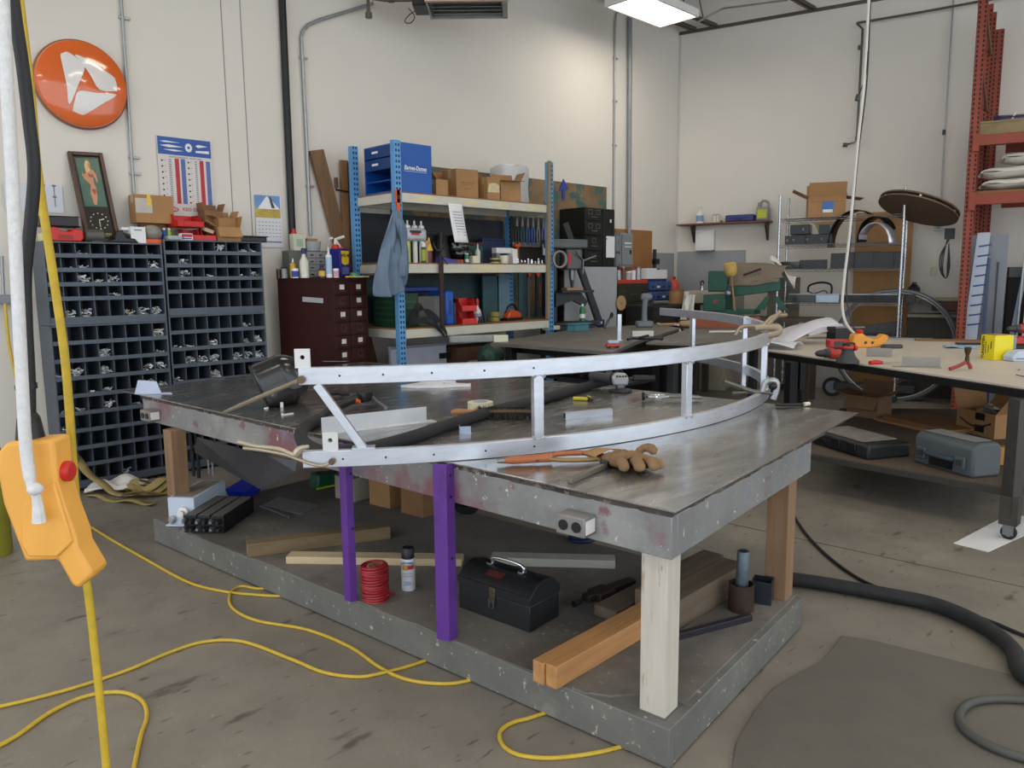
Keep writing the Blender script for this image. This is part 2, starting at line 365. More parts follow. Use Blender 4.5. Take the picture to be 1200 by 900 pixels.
# ================================================================== the steel-topped bench
def worn(name, base, patches, rough=.5, metal=0.0, chips='#cfcac2', chipthr=.70, bump=.05):
    """old paint: a base tone, broad smears of other paint, small chips"""
    m = bpy.data.materials.new(name); m.use_nodes = True; N = m.node_tree.nodes; L = m.node_tree.links; b = N['Principled BSDF']; MATS[name] = m
    b.inputs['Roughness'].default_value = rough; b.inputs['Metallic'].default_value = metal
    tc = N.new('ShaderNodeTexCoord'); src = None
    def nz(sc, off, det=6, st=(1, 1, 1)):
        mp = N.new('ShaderNodeMapping'); mp.inputs['Location'].default_value = (off, off * 1.7, off * .3); mp.inputs['Scale'].default_value = st; L.new(tc.outputs['Object'], mp.inputs[0])
        n = N.new('ShaderNodeTexNoise'); n.inputs['Scale'].default_value = sc; n.inputs['Detail'].default_value = det; n.inputs['Roughness'].default_value = .65; L.new(mp.outputs[0], n.inputs[0]); return n
    r = N.new('ShaderNodeValToRGB'); L.new(nz(3, 0).outputs[0], r.inputs[0]); c = lin(base)
    r.color_ramp.elements[0].position = .25; r.color_ramp.elements[1].position = .75
    r.color_ramp.elements[0].color = tuple(q * .72 for q in c[:3]) + (1,); r.color_ramp.elements[1].color = tuple(min(1, q * 1.25) for q in c[:3]) + (1,)
    out = r.outputs[0]
    def layer(out, n, t, w_, colr, amt=1.0):
        k = N.new('ShaderNodeValToRGB'); L.new(n.outputs[0], k.inputs[0]); k.color_ramp.elements[0].position = t; k.color_ramp.elements[1].position = t + w_; k.color_ramp.elements[1].color = (amt, amt, amt, 1)
        x = N.new('ShaderNodeMix'); x.data_type = 'RGBA'; L.new(k.outputs[0], x.inputs[0]); L.new(out, x.inputs[6]); x.inputs[7].default_value = lin(colr); return x.outputs[2]
    for i, (cc, sc, t, wd) in enumerate(patches): out = layer(out, nz(sc, 3.1 + i * 2.7), t, wd, cc, .85)
    out = layer(out, nz(26, 9, 4), chipthr, .02, chips)
    L.new(out, b.inputs['Base Color'])
    bp = N.new('ShaderNodeBump'); bp.inputs['Strength'].default_value = bump * 3; bp.inputs['Distance'].default_value = .004; L.new(nz(30, 1).outputs[0], bp.inputs['Height']); L.new(bp.outputs[0], b.inputs['Normal'])
    return m
def steel_top():
    m = bpy.data.materials.new('bench_steel'); m.use_nodes = True; N = m.node_tree.nodes; L = m.node_tree.links; b = N['Principled BSDF']; MATS['bench_steel'] = m
    tc = N.new('ShaderNodeTexCoord')
    def nz(sc, st=(1, 1, 1), det=7, rz=0):
        mp = N.new('ShaderNodeMapping'); mp.inputs['Scale'].default_value = st; mp.inputs['Rotation'].default_value = (0, 0, rz); L.new(tc.outputs['Object'], mp.inputs[0])
        n = N.new('ShaderNodeTexNoise'); n.inputs['Scale'].default_value = sc; n.inputs['Detail'].default_value = det; n.inputs['Roughness'].default_value = .68; L.new(mp.outputs[0], n.inputs[0]); return n
    r = N.new('ShaderNodeValToRGB'); L.new(nz(2.2, (1, 5, 1), 8, .5).outputs[0], r.inputs[0]); e = r.color_ramp.elements
    e[0].position = .3; e[0].color = lin('#817f7d'); e[1].position = .72; e[1].color = lin('#bdbbb8')
    k = N.new('ShaderNodeValToRGB'); L.new(nz(17, (1, 2, 1), 4, .2).outputs[0], k.inputs[0]); k.color_ramp.elements[0].position = .70; k.color_ramp.elements[1].position = .73
    x = N.new('ShaderNodeMix'); x.data_type = 'RGBA'; L.new(k.outputs[0], x.inputs[0]); L.new(r.outputs[0], x.inputs[6]); x.inputs[7].default_value = lin('#c9c5bf'); L.new(x.outputs[2], b.inputs['Base Color'])
    b.inputs['Metallic'].default_value = .85
    q = N.new('ShaderNodeMapRange'); L.new(nz(5, (1, 3, 1), 6, .4).outputs[0], q.inputs[0]); q.inputs[1].default_value = .3; q.inputs[2].default_value = .7; q.inputs[3].default_value = .12; q.inputs[4].default_value = .32; L.new(q.outputs[0], b.inputs['Roughness'])
    bp = N.new('ShaderNodeBump'); bp.inputs['Strength'].default_value = .08; bp.inputs['Distance'].default_value = .01; L.new(nz(6, (1, 2, 1)).outputs[0], bp.inputs['Height']); L.new(bp.outputs[0], b.inputs['Normal'])
    return m
benchsteel = steel_top()
apronm = worn('apron_paint', '#8f9091', [('#a6a6a4', 1.3, .54, .1), ('#8d5660', 1.5, .52, .1), ('#7089a8', 2.3, .57, .1), ('#8a5660', 5, .6, .06)], .42, .3, chips='#d9d5cd', chipthr=.655)
basem = worn('base_paint', '#6f6e6a', [('#676761', 2, .56, .1), ('#8d8982', 3, .6, .1)], .6, 0, chips='#b3aa9c', chipthr=.635, bump=.12)
deckm = worn('deck_paint_worn', '#77716b', [('#58524d', 1.5, .5, .15), ('#80786f', 3.2, .6, .08)], .7, 0, chips='#9a9186', chipthr=.66)
edgem = worn('rough_edge', '#4e4640', [('#2e2a27', 9, .52, .06), ('#7d7466', 14, .58, .05)], .8, 0, chips='#b6ac9c', chipthr=.64, bump=.3)
woodw = mat('whitewashed_post', '#c9c2b6', .7, var=.12, scale=3, stretch=(6, 6, .8), color2='#ab9a80', thr=.6, bump=.08)
woodp = mat('pine_post', '#8f7053', .65, var=.22, scale=3, stretch=(9, 9, .7), bump=.08)
APU, APV = V((.9918, .128, 0)), V((-.0618, .9981, 0)); BO = V((2.03, 1.34, 0))
BU, BV = V((1.338, .162, 0)).normalized(), V((-.356, 3.65, 0)).normalized(); BB = V((2.036, 1.338, 0))
def A(u, v, z): return BO + APU * u + APV * v + V((0, 0, z))
def S(u, v, z): return BB + BU * u + BV * v + V((0, 0, z))
def fbox(mb, F, u0, v0, z0, u1, v1, z1): return mb.hexa([F(u0, v0, z0), F(u1, v0, z0), F(u1, v1, z0), F(u0, v1, z0), F(u0, v0, z1), F(u1, v0, z1), F(u1, v1, z1), F(u0, v1, z1)])
bench = thing('work_bench', 'big steel-topped workbench on wooden posts in the foreground', 'workbench', BO)
TZ = .912
fbox(MB(), A, -.012, -.018, .904, 2.18, 4.29, TZ).build('top_plate', benchsteel, bench, world=True, bevel=.002)
# ragged plywood layer below the plate
q = MB(); n = 90
def rag(): return random.uniform(-.006, .004)
pl = []
for i in range(n + 1): pl.append((rag(), 4.0 * (1 - i / n)))
for i in range(1, 41): pl.append((1.62 * i / 40, rag()))
pl += [(1.62, 4.0)]
q.T = Matrix(((APU.x, APV.x, 0, BO.x), (APU.y, APV.y, 0, BO.y), (0, 0, 1, 0), (0, 0, 0, 1))); q.prism(pl, .884, .904); q.build('plywood_layer', edgem, bench, world=True, smooth=False)
for nm, a in (('front', (0, 0, .741, .04, 3.985, .886)), ('right', (.04, 0, .741, 1.43, .04, .886)), ('left', (.04, 3.945, .741, 1.43, 3.985, .886)), ('back', (1.39, .04, .741, 1.43, 3.945, .886))):
    fbox(MB(), A, *a).build('apron_rail', apronm, bench, world=True, bevel=.003)
# wooden posts
for (u, v), m in (((.05, .045), woodw), ((1.215, .045), woodp), ((.05, 3.45), woodp), ((1.215, 3.45), woodp)):
    q = MB(); b0 = S(u + (.02 if u > 1 else 0), v, .12); b0.z = 0
    c = [b0 + BU * x + BV * y for x, y in ((0, 0), (.1, 0), (.1, .1), (0, .1))]
    q.hexa([p + V((0, 0, .12)) for p in c] + [p + V((0, 0, .741 if v > 1 else .884)) for p in c]); q.build('post', m, bench, world=True, bevel=.004)
# base frame
fbox(MB(), S, 0, .0, .008, .04, 3.67, .15).build('base_board', basem, bench, world=True, bevel=.004)
fbox(MB(), S, .04, 0, .008, 1.35, .04, .15).build('base_board', basem, bench, world=True, bevel=.004)
fbox(MB(), S, .04, 3.63, .03, 1.35, 3.67, .15).build('base_board', basem, bench, world=True, bevel=.004)
fbox(MB(), S, 1.31, .04, .03, 1.35, 3.63, .15).build('base_board', basem, bench, world=True, bevel=.004)
q = MB(); q.T = Matrix(((BU.x, BV.x, 0, BB.x), (BU.y, BV.y, 0, BB.y), (0, 0, 1, 0), (0, 0, 0, 1)))
dp = [(.17, .0), (.19, .03), (1.345, .03), (1.345, 3.665)]; 
for i in range(31): dp.append((.003 + random.uniform(-.004, .008), 3.665 - i * (3.665 - .34) / 30))
dp += [(.02, .33), (.05, .26), (.17, .15)]
q.prism(dp, .14, .158); q.build('base_deck', deckm, bench, world=True, smooth=False)
fbox(MB(), S, .04, .04, .03, .26, .36, .150).build('corner_block', basem, bench, world=True)
DZ = .158
for u, v in ((.1, .1), (.1, 3.5), (1.2, .1), (1.2, 3.5)): fbox(MB(), S, u, v, 0.0, u + .12, v + .1, .035).build('skid_block', woodp, bench, world=True)
# outlet boxes on the front rail
def outlet(v, parent):
    o = A(-.0, v, .80); bx_ = MB(); rz = math.atan2(APV.y, APV.x)
    q = MB(); q.T = Matrix.Translation(o) @ Matrix.Rotation(math.atan2(APU.y, APU.x), 4, 'Z')
    q.bx(-.075, -.06, -.035, 0, .06, .035); b_ = q.build('outlet_box', worn('outlet_paint_%d' % int(v * 100), '#8e8a88', [('#8a5c62', 9, .55, .1)], .45, .3), parent, world=True, bevel=.004)
    q = MB(); q.T = Matrix.Translation(o) @ Matrix.Rotation(math.atan2(APU.y, APU.x), 4, 'Z')
    for s in (-.027, .027):
        q.lathe([(.019, 0), (.019, .004)], (-.0755, s, 0), 14, rot=(0, R(-90), 0))
    q.build('receptacle', black, parent, world=True)
    q = MB(); q.T = Matrix.Translation(o) @ Matrix.Rotation(math.atan2(APU.y, APU.x), 4, 'Z')
    q.bx(-.068, -.0625, -.024, -.012, -.0595, .024); q.build('cover_plate', white, parent, world=True)
outlet(.36, bench); outlet(3.79, bench)
# ================================================================== curved aluminium frame
CC, CR = V((3.32, 4.75, 0)), 2.75
def ringpt(a, r=CR, z=0): return V((CC.x + r * math.cos(R(a)), CC.y + r * math.sin(R(a)), z))
def lift(a): return max(0, (a - 285)) / 62 * .052
A0, A1 = 228.2, 346.5
ring = thing('curved_frame', 'curved two-rail aluminium frame lying on the steel bench', 'metal frame', ringpt(260, CR, TZ))
aa = [A0 + (A1 - A0) * i / 90 for i in range(91)]
MB().strip([ringpt(a, CR, TZ + .001) for a in aa], .032, .068).build('lower_rail', alu, ring, world=True, bevel=.003)
UZ = 1.245
MB().strip([ringpt(a, CR, UZ + lift(a)) for a in aa], .032, .068).build('upper_rail', alu, ring, world=True, bevel=.003)
def angle_at(px):
    return min((abs((lambda p: 600 + FPX * (p - CPOS).dot(RGT) / (p - CPOS).dot(FWD))(ringpt(a, CR - .015, 1.0)) - px), a) for a in ([230 + .25 * i for i in range(280)] if px < 890 else [280 + .25 * i for i in range(80)]))[1]
def post(a, z0, z1, w_=.045, rin=.0):
    q = MB(); p = ringpt(a, CR - .016 - rin); q.T = Matrix.Translation(p) @ Matrix.Rotation(R(a), 4, 'Z'); q.bx(-.016, -w_ / 2, z0, .016, w_ / 2, z1); q.build('upright', alu, ring, world=True, bevel=.002)
    q = MB(); q.T = Matrix.Translation(p) @ Matrix.Rotation(R(a), 4, 'Z')
    for zz in (z0, z1):
        for s in (-1, 1): q.box((.012, s * w_ / 2, zz), (.02, .012, .012), rot=(.7, .3, 0))
    q.build('weld', alu, ring, world=True)
for px in (631.5, 805, 895): post(angle_at(px), TZ + .069, UZ + lift(angle_at(px)))
post(316, TZ - .1, 1.315 + lift(316), .04, .03); post(337, TZ + .069, UZ + lift(337))
# diagonal brace near the free end
pa, pb = ringpt(229.6, CR - .016, UZ), ringpt(233.2, CR - .016, TZ + .07)
q = MB(); dd = pb - pa; q.T = Matrix.Translation(pa) @ dd.to_track_quat('Z', 'Y').to_matrix().to_4x4(); q.bx(-.016, -.016, 0, .016, .016, dd.length); q.build('diagonal_brace', alu, ring, world=True, bevel=.002)
q = MB(); q.box(pb + V((0, 0, .004)), (.09, .05, .01), rz=R(233 + 90)); q.build('weld', alu, ring, world=True)
# tabs with a hole at the free end of each rail
for aT, z in ((228.55, UZ + .066), (230.5, TZ + .067)):
    q = MB(); q.T = Matrix.Translation(ringpt(aT, CR - .012, z)) @ Matrix.Rotation(R(aT + 90), 4, 'Z'); holed_plate(q, .06, .075, 0, .042, .009, -.004, .004); q.build('bolt_tab', mat('bare_alu', '#d9d9d8', .45, .4, var=.05), ring, world=True)
# dark screw points on the face of the rails
for z in (UZ + .034, TZ + .034):
    q = MB()
    for a in (231.5, 235, 239, 243.5, 248):
        q.lathe([(.0045, 0), (.0045, .003)], ringpt(a, CR - .001, z), 8, rot=(0, R(90), R(a)))
    q.build('screw_hole', black, ring, world=True)
# purple angle irons propping the free end
purple = worn('purple_paint', '#623491', [('#512878', 4, .55, .1)], .45, 0, chips='#b9a8cf', chipthr=.72)
def angle_iron(x, y, top, lab, rz, wa_=.06, wb_=.05):
    p = Zp(x, y, DZ); t = thing('angle_iron', lab, 'angle iron', p, rz, group='purple angle iron props')
    h = top - DZ
    q = MB(); q.T = Matrix.Rotation(R(158), 4, 'Z'); q.bx(0, -.005, 0, wa_, 0, h); q.build('flange', purple, t, bevel=.0015)
    q = MB(); q.T = Matrix.Rotation(R(52), 4, 'Z'); q.bx(0, 0, 0, wb_, .005, h); q.build('flange', purple, t, bevel=.0015)
    q = MB()
    for z in (h - .05, h - .14, h - .4): q.lathe([(.006, 0), (.006, .002)], (.016, .019, z), 10, rot=(R(90), 0, R(52)))
    q.build('bolt_hole', black, t)
    return t
angle_iron(411, 706, TZ - .001, 'narrow purple painted angle iron standing left of the red wire coil', R(-60), .045, .035)
angle_iron(527, 752, TZ - .001, 'wider purple painted angle iron standing beside the black toolbox', R(-44))
# ================================================================== bolt bins against wall_left
binm = mat('bin_steel', '#515a65', .45, .15, var=.08)
bolts = MB(); boltsb = MB()
def bin_unit(x0, x1, z0, z1, rows, cols, lab, tall=None, fill=()):
    yf, yb = 6.65, 6.97
    t = thing('bolt_bin_cabinet', lab, 'bin cabinet', (x0, yf, z0), group='steel bolt bin cabinets'); W = x1 - x0; H = z1 - z0; D = yb - yf
    for a in ((0, 0, 0, .012, D, H), (W - .012, 0, 0, W, D, H)): MB().bx(*a).build('side_panel', binm, t, bevel=.002)
    MB().bx(.012, 0, H - .012, W - .012, D, H).build('top_panel', binm, t, bevel=.002); MB().bx(.012, D - .008, 0, W - .012, D, H - .012).build('back_panel', binm, t)
    MB().bx(.012, 0, 0, W - .012, .01, .03).build('kick_lip', binm, t)
    hs = [1.0] * rows
    if tall is not None: hs[tall] = 1.45
    tot = sum(hs); z = H - .012; lipm = dvm = None; cw = (W - .024) / cols
    for r_ in range(rows):
        h = (H - .04) * hs[r_] / tot; zb = z - h
        if lipm is None:
            q = MB(); q.bx(.012, 0, 0, W - .012, .012, .032); q.hexa([(.012, .012, .0), (W - .012, .012, 0), (W - .012, D - .01, .0), (.012, D - .01, .0), (.012, .012, .008), (W - .012, .012, .008), (W - .012, D - .01, .008), (.012, D - .01, .008)])
            o = lipm = q.build('shelf', binm, t, smooth=False)
        else: o = lipm.copy(); COL.objects.link(o)
        o.location = (0, 0, zb)
        dk = None
        for c in range(1, cols):
            if dk is None:
                q = MB(); q.prism_yz([(.006, .03), (.010, h - .004), (D - .012, h - .004), (D - .012, .008), (.006, .008)], -.0025, .0025); o = dk = q.build('divider', binm, t, smooth=False)
            else: o = dk.copy(); COL.objects.link(o)
            o.location = (.012 + c * cw, 0, zb)
        for c in range(cols):
            f = random.random()
            k = 0
            if (r_, c) in fill: k = fill[(r_, c)]
            elif f < .17: k = random.randint(4, 12)
            for _ in range(k):
                p = (x0 + .012 + (c + random.uniform(.15, .85)) * cw, yf + random.uniform(.02, .1), z0 + zb + .012 + random.random() * min(.06, .003 * k) + .012)
                (boltsb if random.random() < .04 else bolts).box(p, (random.uniform(.02, .045), .008, .008), rot=(random.uniform(-.6, .6), random.uniform(-.6, .6), random.uniform(0, 6.3)))
        z = zb
    return t
bin_unit(1.60, 2.475, 1.325, 1.965, 5, 8, 'dark grey bolt bin cabinet under the framed clock, upper one', 4, {(1, 7): 34, (2, 2): 34, (2, 4): 20, (4, 6): 30, (4, 5): 18, (4, 1): 22, (4, 2): 20, (4, 7): 24})
bin_unit(1.60, 2.475, .03, 1.322, 9, 8, 'taller dark grey bolt bin cabinet on the floor, behind the yellow webbing', None, {(0, 7): 36, (2, 1): 34, (2, 3): 34, (1, 3): 30, (2, 6): 16, (2, 7): 26, (3, 6): 20, (4, 3): 26})
bin_unit(2.49, 3.36, 1.365, 2.0, 5, 8, 'dark grey bolt bin cabinet under the red bins, upper one', 4, {(0, 4): 26, (2, 1): 22, (1, 1): 18, (2, 7): 20})
bin_unit(2.49, 3.36, .03, 1.362, 9, 8, 'taller dark grey bolt bin cabinet behind the welding helmet', None, {(1, 3): 16, (2, 1): 28, (2, 3): 28, (2, 5): 30, (2, 6): 26, (2, 7): 34, (1, 7): 30, (3, 3): 26, (2, 2): 18})
boltm = mat('zinc_bolts', '#d9dcdf', .4, .35, var=.2, scale=30)
one(bolts, 'bolts', 'loose silver bolts and screws lying in the steel bins', 'bolts', boltm, kind='stuff', smooth=False)
one(boltsb, 'brass_bolts', 'a few loose brass coloured bolts in the steel bins', 'bolts', mat('brass', '#b79b46', .35, .7), kind='stuff', smooth=False)
# labels stuck on the shelf lips of the upper right cabinet
tape = mat('label_tape', '#b7ab93', .7)
# ================================================================== maroon card-file cabinet
maroon = mat('maroon_paint', '#3b1717', .4, .1, var=.12, scale=3)
cx0, cx1, cy0, cy1, ch = 3.77, 4.24, 6.15, 6.85, 1.66
cab = thing('card_file_cabinet', 'maroon steel cabinet of small labelled drawers by the shirt', 'cabinet', (cx0, cy0, 0), R(15))
W, D = cx1 - cx0, cy1 - cy0
q = MB(); q.bx(0, .02, 0, W, D, ch); q.bx(0, 0, 0, .018, .02, ch); q.bx(W - .018, 0, 0, W, .02, ch); q.bx(W / 2 - .008, 0, 0, W / 2 + .008, .02, ch); q.bx(.018, 0, ch - .02, W - .018, .02, ch); q.bx(-.006, -.01, ch, W + .006, D, ch + .012); q.build('body', maroon, cab, smooth=False)
rows = 13; rh = (ch - .03) / rows; labelm = mat('label_card', '#ddd7d2', .7, var=.04); brassd = mat('dull_brass', '#6d5a48', .4, .6)
for r_ in range(rows):
    for c in range(2):
        x0_ = .02 + c * (W / 2 - .01); w_ = W / 2 - .03; z0_ = ch - .022 - (r_ + 1) * rh
        q = MB(); q.bx(x0_, .002, z0_ + .004, x0_ + w_, .02, z0_ + rh - .004); d = q.build('drawer', maroon, cab, bevel=.003)
        xc = x0_ + w_ / 2; zc = z0_ + rh * .58
        q = MB()
        for a in ((-.036, -.026, .036, -.022), (-.036, .022, .036, .026), (-.036, -.022, -.032, .022), (.032, -.022, .036, .022)): q.bx(xc + a[0], -.004, zc + a[1], xc + a[2], .002, zc + a[3])
        hs = random.random() > .22
        q.build('label_holder', brassd, d, smooth=False)
        q = MB(); q.tube([(xc - .03, .0, zc - .038), (xc - .026, -.016, zc - .038), (xc + .026, -.016, zc - .038), (xc + .03, 0, zc - .038)], .004, n=6); q.build('pull', brassd, d)
        if (r_, c) not in ((1, 0), (3, 0), (3, 1), (5, 1)): MB().bx(xc - .032, -.001, zc - .022, xc + .032, .002, zc + .022).build('label_card', labelm, d)
# label strip on the side, and the cord stapled above it
q = MB(); q.T = Matrix.Translation((0, .12, ch - .22)) @ Matrix.Rotation(R(3), 4, 'X'); q.bx(-.003, .0, 0, 0, .26, .045); q.build('side_label', mat('pale_strip', '#aeb5b2', .5), cab)
# ================================================================== things on and along wall_left
def rA(x0, y0, x1, y1, yy):
    a, b = Yp(x0, y0, yy), Yp(x1, y1, yy); return min(a.x, b.x), max(a.x, b.x), min(a.z, b.z), max(a.z, b.z)
def polyA(pts, yy): return [(lambda p: (p.x, p.z))(Yp(x, y, yy)) for x, y in pts]
def rB(x0, y0, x1, y1, off):
    a, b = Bp(x0, y0, off), Bp(x1, y1, off); ta, tb = (a - WB0).dot(BT), (b - WB0).dot(BT); return min(ta, tb), max(ta, tb), min(a.z, b.z), max(a.z, b.z)
def Bw(t, off, z=0): return WB0 + BT * t + BN * off + V((0, 0, z))
def flatprint(parent, name, m, polys, y, d=.0012):
    for pl_ in polys: MB().prism_xz(pl_, y - d, y).build(name, m, parent, smooth=False)
# --- orange round sign
c = Yp(96.5, 99, 6.95); SR = .335
sg = thing('round_sign', 'glossy orange round sign with three white petal shapes', 'sign', (c.x, 6.95, c.z))
orangegloss = mat('orange_gloss', '#dd6420', .12, var=.03, coat=.6)
MB().lathe([(SR, .05), (SR, .0), (SR * .97, -.025), (SR * .8, -.045), (SR * .45, -.06), (.001, -.064)], n=48, rot=(R(-90), 0, 0)).build('dome', orangegloss, sg)
MB().lathe([(SR + .008, .05), (SR + .008, .012), (SR - .002, .005)], n=48, rot=(R(-90), 0, 0), cap=False).build('rim', mat('rim_brown', '#8a5a3c', .4), sg)
def petal(ptsc):
    pts = smooth_path([(x, y, 0) for x, y in ptsc], 3, True); o = []
    for p in pts:
        w_ = Yp(p[0] / 3, p[1] / 3, 6.9); o.append((w_.x - c.x, w_.z - c.z))
    q = MB(); n = len(o); cx = sum(p[0] for p in o) / n; cz = sum(p[1] for p in o) / n
    def dz(x, z):
        r_ = math.hypot(x, z) / SR; return -.064 + .045 * max(0, r_ - .25) ** 2 / .5 - .005
    vs = []
    for s in (1, .75, .5, .25): vs += [(cx + (x - cx) * s, dz(cx + (x - cx) * s, cz + (z - cz) * s), cz + (z - cz) * s) for x, z in o]
    vs.append((cx, dz(cx, cz), cz)); fs = []
    for k in range(3):
        for i in range(n): fs.append((k * n + i, k * n + (i + 1) % n, (k + 1) * n + (i + 1) % n, (k + 1) * n + i))
    for i in range(n): fs.append((3 * n + i, 3 * n + (i + 1) % n, 4 * n))
    q._add(vs, fs); q.build('petal', mat('sign_white', '#e6e0dc', .15, var=.02, coat=.5), sg)
petal([(213, 192), (226, 181), (246, 187), (272, 208), (296, 238), (272, 300), (243, 368), (232, 300), (218, 230)])
petal([(262, 192), (300, 206), (355, 240), (405, 275), (423, 303), (410, 320), (348, 317), (318, 270), (285, 222)])
petal([(276, 321), (340, 328), (410, 333), (360, 365), (315, 393), (283, 408), (262, 403), (256, 385), (262, 350)])
# --- framed clock leaning on the wall, standing on the bins
p0, p1 = Yp(104.5, 275, 6.80), Yp(143, 274, 6.80); pt = Yp(92, 178, 6.985)
lean = math.atan2(6.985 - 6.80, pt.z - 1.967); FW = p1.x - p0.x + .01; FH = math.hypot(pt.z - 1.967, .185)
ck = thing('framed_clock', 'tall dark framed picture clock leaning above the bolt bins', 'clock', ((p0.x + p1.x) / 2 - .02, 6.80, 1.967), rot=(-lean, R(-2.5), 0))
frm = mat('dark_frame_wood', '#4a3329', .35, var=.25, scale=8)
h2 = FW / 2
for a in ((-h2, -.02, 0, -h2 + .03, .025, FH), (h2 - .03, -.02, 0, h2, .025, FH), (-h2 + .03, -.02, 0, h2 - .03, .025, .03), (-h2 + .03, -.02, FH - .03, h2 - .03, .025, FH)): MB().bx(*a).build('frame_bar', frm, ck, bevel=.005)
MB().bx(-h2 + .03, .0, .03, h2 - .03, .012, FH - .03).build('clock_panel', mat('black_panel', '#14110f', .25), ck)
iw = h2 - .045; zt, zb = FH - .05, FH * .40
MB().bx(-iw, -.003, zb, iw, .0, zt).build('picture', mat('picture_green', '#42685a', .3, var=.25, scale=9), ck)
skin, hair = mat('print_skin', '#c98b66', .4, var=.08), mat('print_hair', '#d9b97c', .4)
def fig(pts, m, nm, d): MB().prism_xz([(x * iw, zb + (zt - zb) * z) for x, z in pts], -.003 - d, -.003).build(nm, m, ck, smooth=False)
fig([(-.15, .05), (.1, .03), (.3, .2), (.34, .4), (.22, .5), (.3, .62), (.42, .6), (.5, .5), (.62, .52), (.58, .68), (.4, .76), (.12, .78), (-.2, .72), (-.55, .66), (-.62, .72), (-.68, .66), (-.5, .56), (-.1, .46), (-.12, .4), (-.25, .28), (-.18, .14)], skin, 'printed_figure', .0012)
fig([(-.28, .72), (-.3, .86), (-.15, .95), (.08, .96), (.2, .9), (.18, .78), (.05, .74), (-.1, .7)], hair, 'printed_hair', .0024)
fig([(.02, .78), (.16, .78), (.18, .88), (.08, .92), (-.02, .87)], skin, 'printed_face', .0032)
fig([(-.12, .62), (.3, .6), (.32, .68), (.1, .66), (-.12, .7)], mat('print_swim', '#9a4f48', .4), 'printed_swimsuit', .0024)
fig([(-.1, .36), (.32, .36), (.24, .3), (.1, .24), (-.02, .3)], MATS['print_swim'], 'printed_swimsuit', .0024)
zc = FH * .24; rr = FW * .25
q = MB()
for k in range(12): q.lathe([(.005, 0), (.005, .003)], (rr * math.sin(k * math.pi / 6), -.0, zc + rr * math.cos(k * math.pi / 6)), 8, rot=(R(90), 0, 0))
q.build('hour_dots', mat('dial_cream', '#d9cfae', .5), ck)
q = MB(); q.box((rr * .3, -.004, zc + .012), (rr * .62, .002, .007), rot=(0, R(-14), 0)); q.box((.0, -.004, zc - rr * .38), (.005, .002, rr * .8)); q.build('clock_hands', MATS['dial_cream'], ck)
text('maker_lettering', 'Snap-on', .042, mat('lime_ink', '#c9cf3a', .5), ck, (0, -.002, FH * .095), bold=.0006, shear=.25)
# --- blue and white size chart
x0, x1, z0, z1 = rA(183, 158, 247, 262, 6.985); x1 = Yp(247, 170, 6.985).x
ch_ = thing('wall_chart', 'blue headed size chart poster pinned over the bins', 'poster', ((x0 + x1) / 2, 6.985, z0)); w_, h_ = x1 - x0, z1 - z0; hw = w_ / 2
MB().bx(-hw, 0, 0, hw, .004, h_).build('sheet', mat('chart_paper', '#d5cfcc', .5, var=.02), ch_)
MB().bx(-hw + .005, -.001, h_ * .79, hw - .005, .0, h_ - .005).build('blue_header', mat('chart_blue', '#1d4f9f', .4), ch_)
def rects(name, m, lst, d=.002):
    q = MB()
    for a in lst: q.bx(-hw + a[0] * w_, -d, a[1] * h_, -hw + a[2] * w_, 0, a[3] * h_)
    return q.build(name, m, ch_, smooth=False)
rects('red_column', redink, [(.30, .22, .375, .75), (.76, .22, .835, .75)]); rects('blue_column', mat('soft_blue_ink', '#5a6ea8', .6), [(.41, .22, .49, .75), (.88, .22, .96, .75)])
rects('number_column', grey, [(.19, .23 + .026 * i, .24, .242 + .026 * i) for i in range(20)] + [(.67, .23 + .026 * i, .71, .242 + .026 * i) for i in range(20)])
q = MB()
for i in range(8):
    for cx in (.07, .55): q.lathe([(.008, 0), (.008, .002)], (-hw + cx * w_, -.0, h_ * (.24 + .068 * i)), 8, rot=(R(90), 0, 0))
q.build('hole_dots', ink, ch_)
q = MB()
for i in range(8):
    for cx in (.13, .60): q.lathe([(.004, 0), (.004, .002)], (-hw + cx * w_, -.0, h_ * (.26 + .066 * i)), 8, rot=(R(90), 0, 0))
q.build('hole_dots', redink, ch_)
q = MB(); zz = h_ * .89
q.prism_xz([(-hw + .05 * w_, zz + .035), (-hw + .15 * w_, zz + .042), (-hw + .42 * w_, zz + .035), (-hw + .15 * w_, zz + .028)], -.003, 0)
q.prism_xz([(-hw + .05 * w_, zz), (-hw + .2 * w_, zz + .012), (-hw + .47 * w_, zz), (-hw + .2 * w_, zz - .012)], -.003, 0)
q.prism_xz([(-hw + .1 * w_, zz - .032), (-hw + .3 * w_, zz - .026), (-hw + .47 * w_, zz - .034), (-hw + .3 * w_, zz - .042)], -.003, 0)
q.prism_xz([(-hw + .7 * w_, zz + .02), (-hw + .75 * w_, zz + .035), (-hw + .93 * w_, zz + .025), (-hw + .75 * w_, zz + .008)], -.003, 0)
q.prism_xz([(-hw + .7 * w_, zz - .02), (-hw + .95 * w_, zz - .012), (-hw + .95 * w_, zz - .036), (-hw + .7 * w_, zz - .036)], -.003, 0)
gp = []
for k in range(24): r_ = .034 if k % 2 else .027; gp.append((-hw + .57 * w_ + r_ * math.cos(k * math.pi / 12), zz + r_ * 1.2 * math.sin(k * math.pi / 12)))
q.prism_xz(gp, -.003, 0); q.build('cutter_drawings', paper, ch_, smooth=False)
MB().lathe([(.012, 0), (.012, .002)], (-hw + .57 * w_, -.002, zz), 12, rot=(R(90), 0, 0)).build('cutter_bore', blueink, ch_)
o = MB().lathe([(.045, 0), (.045, .002)], n=20, rot=(R(90), 0, 0)).build('logo_oval', redink, ch_); o.location = (-hw + .22 * w_, 0, h_ * .15); o.scale = (1, 1, .5)
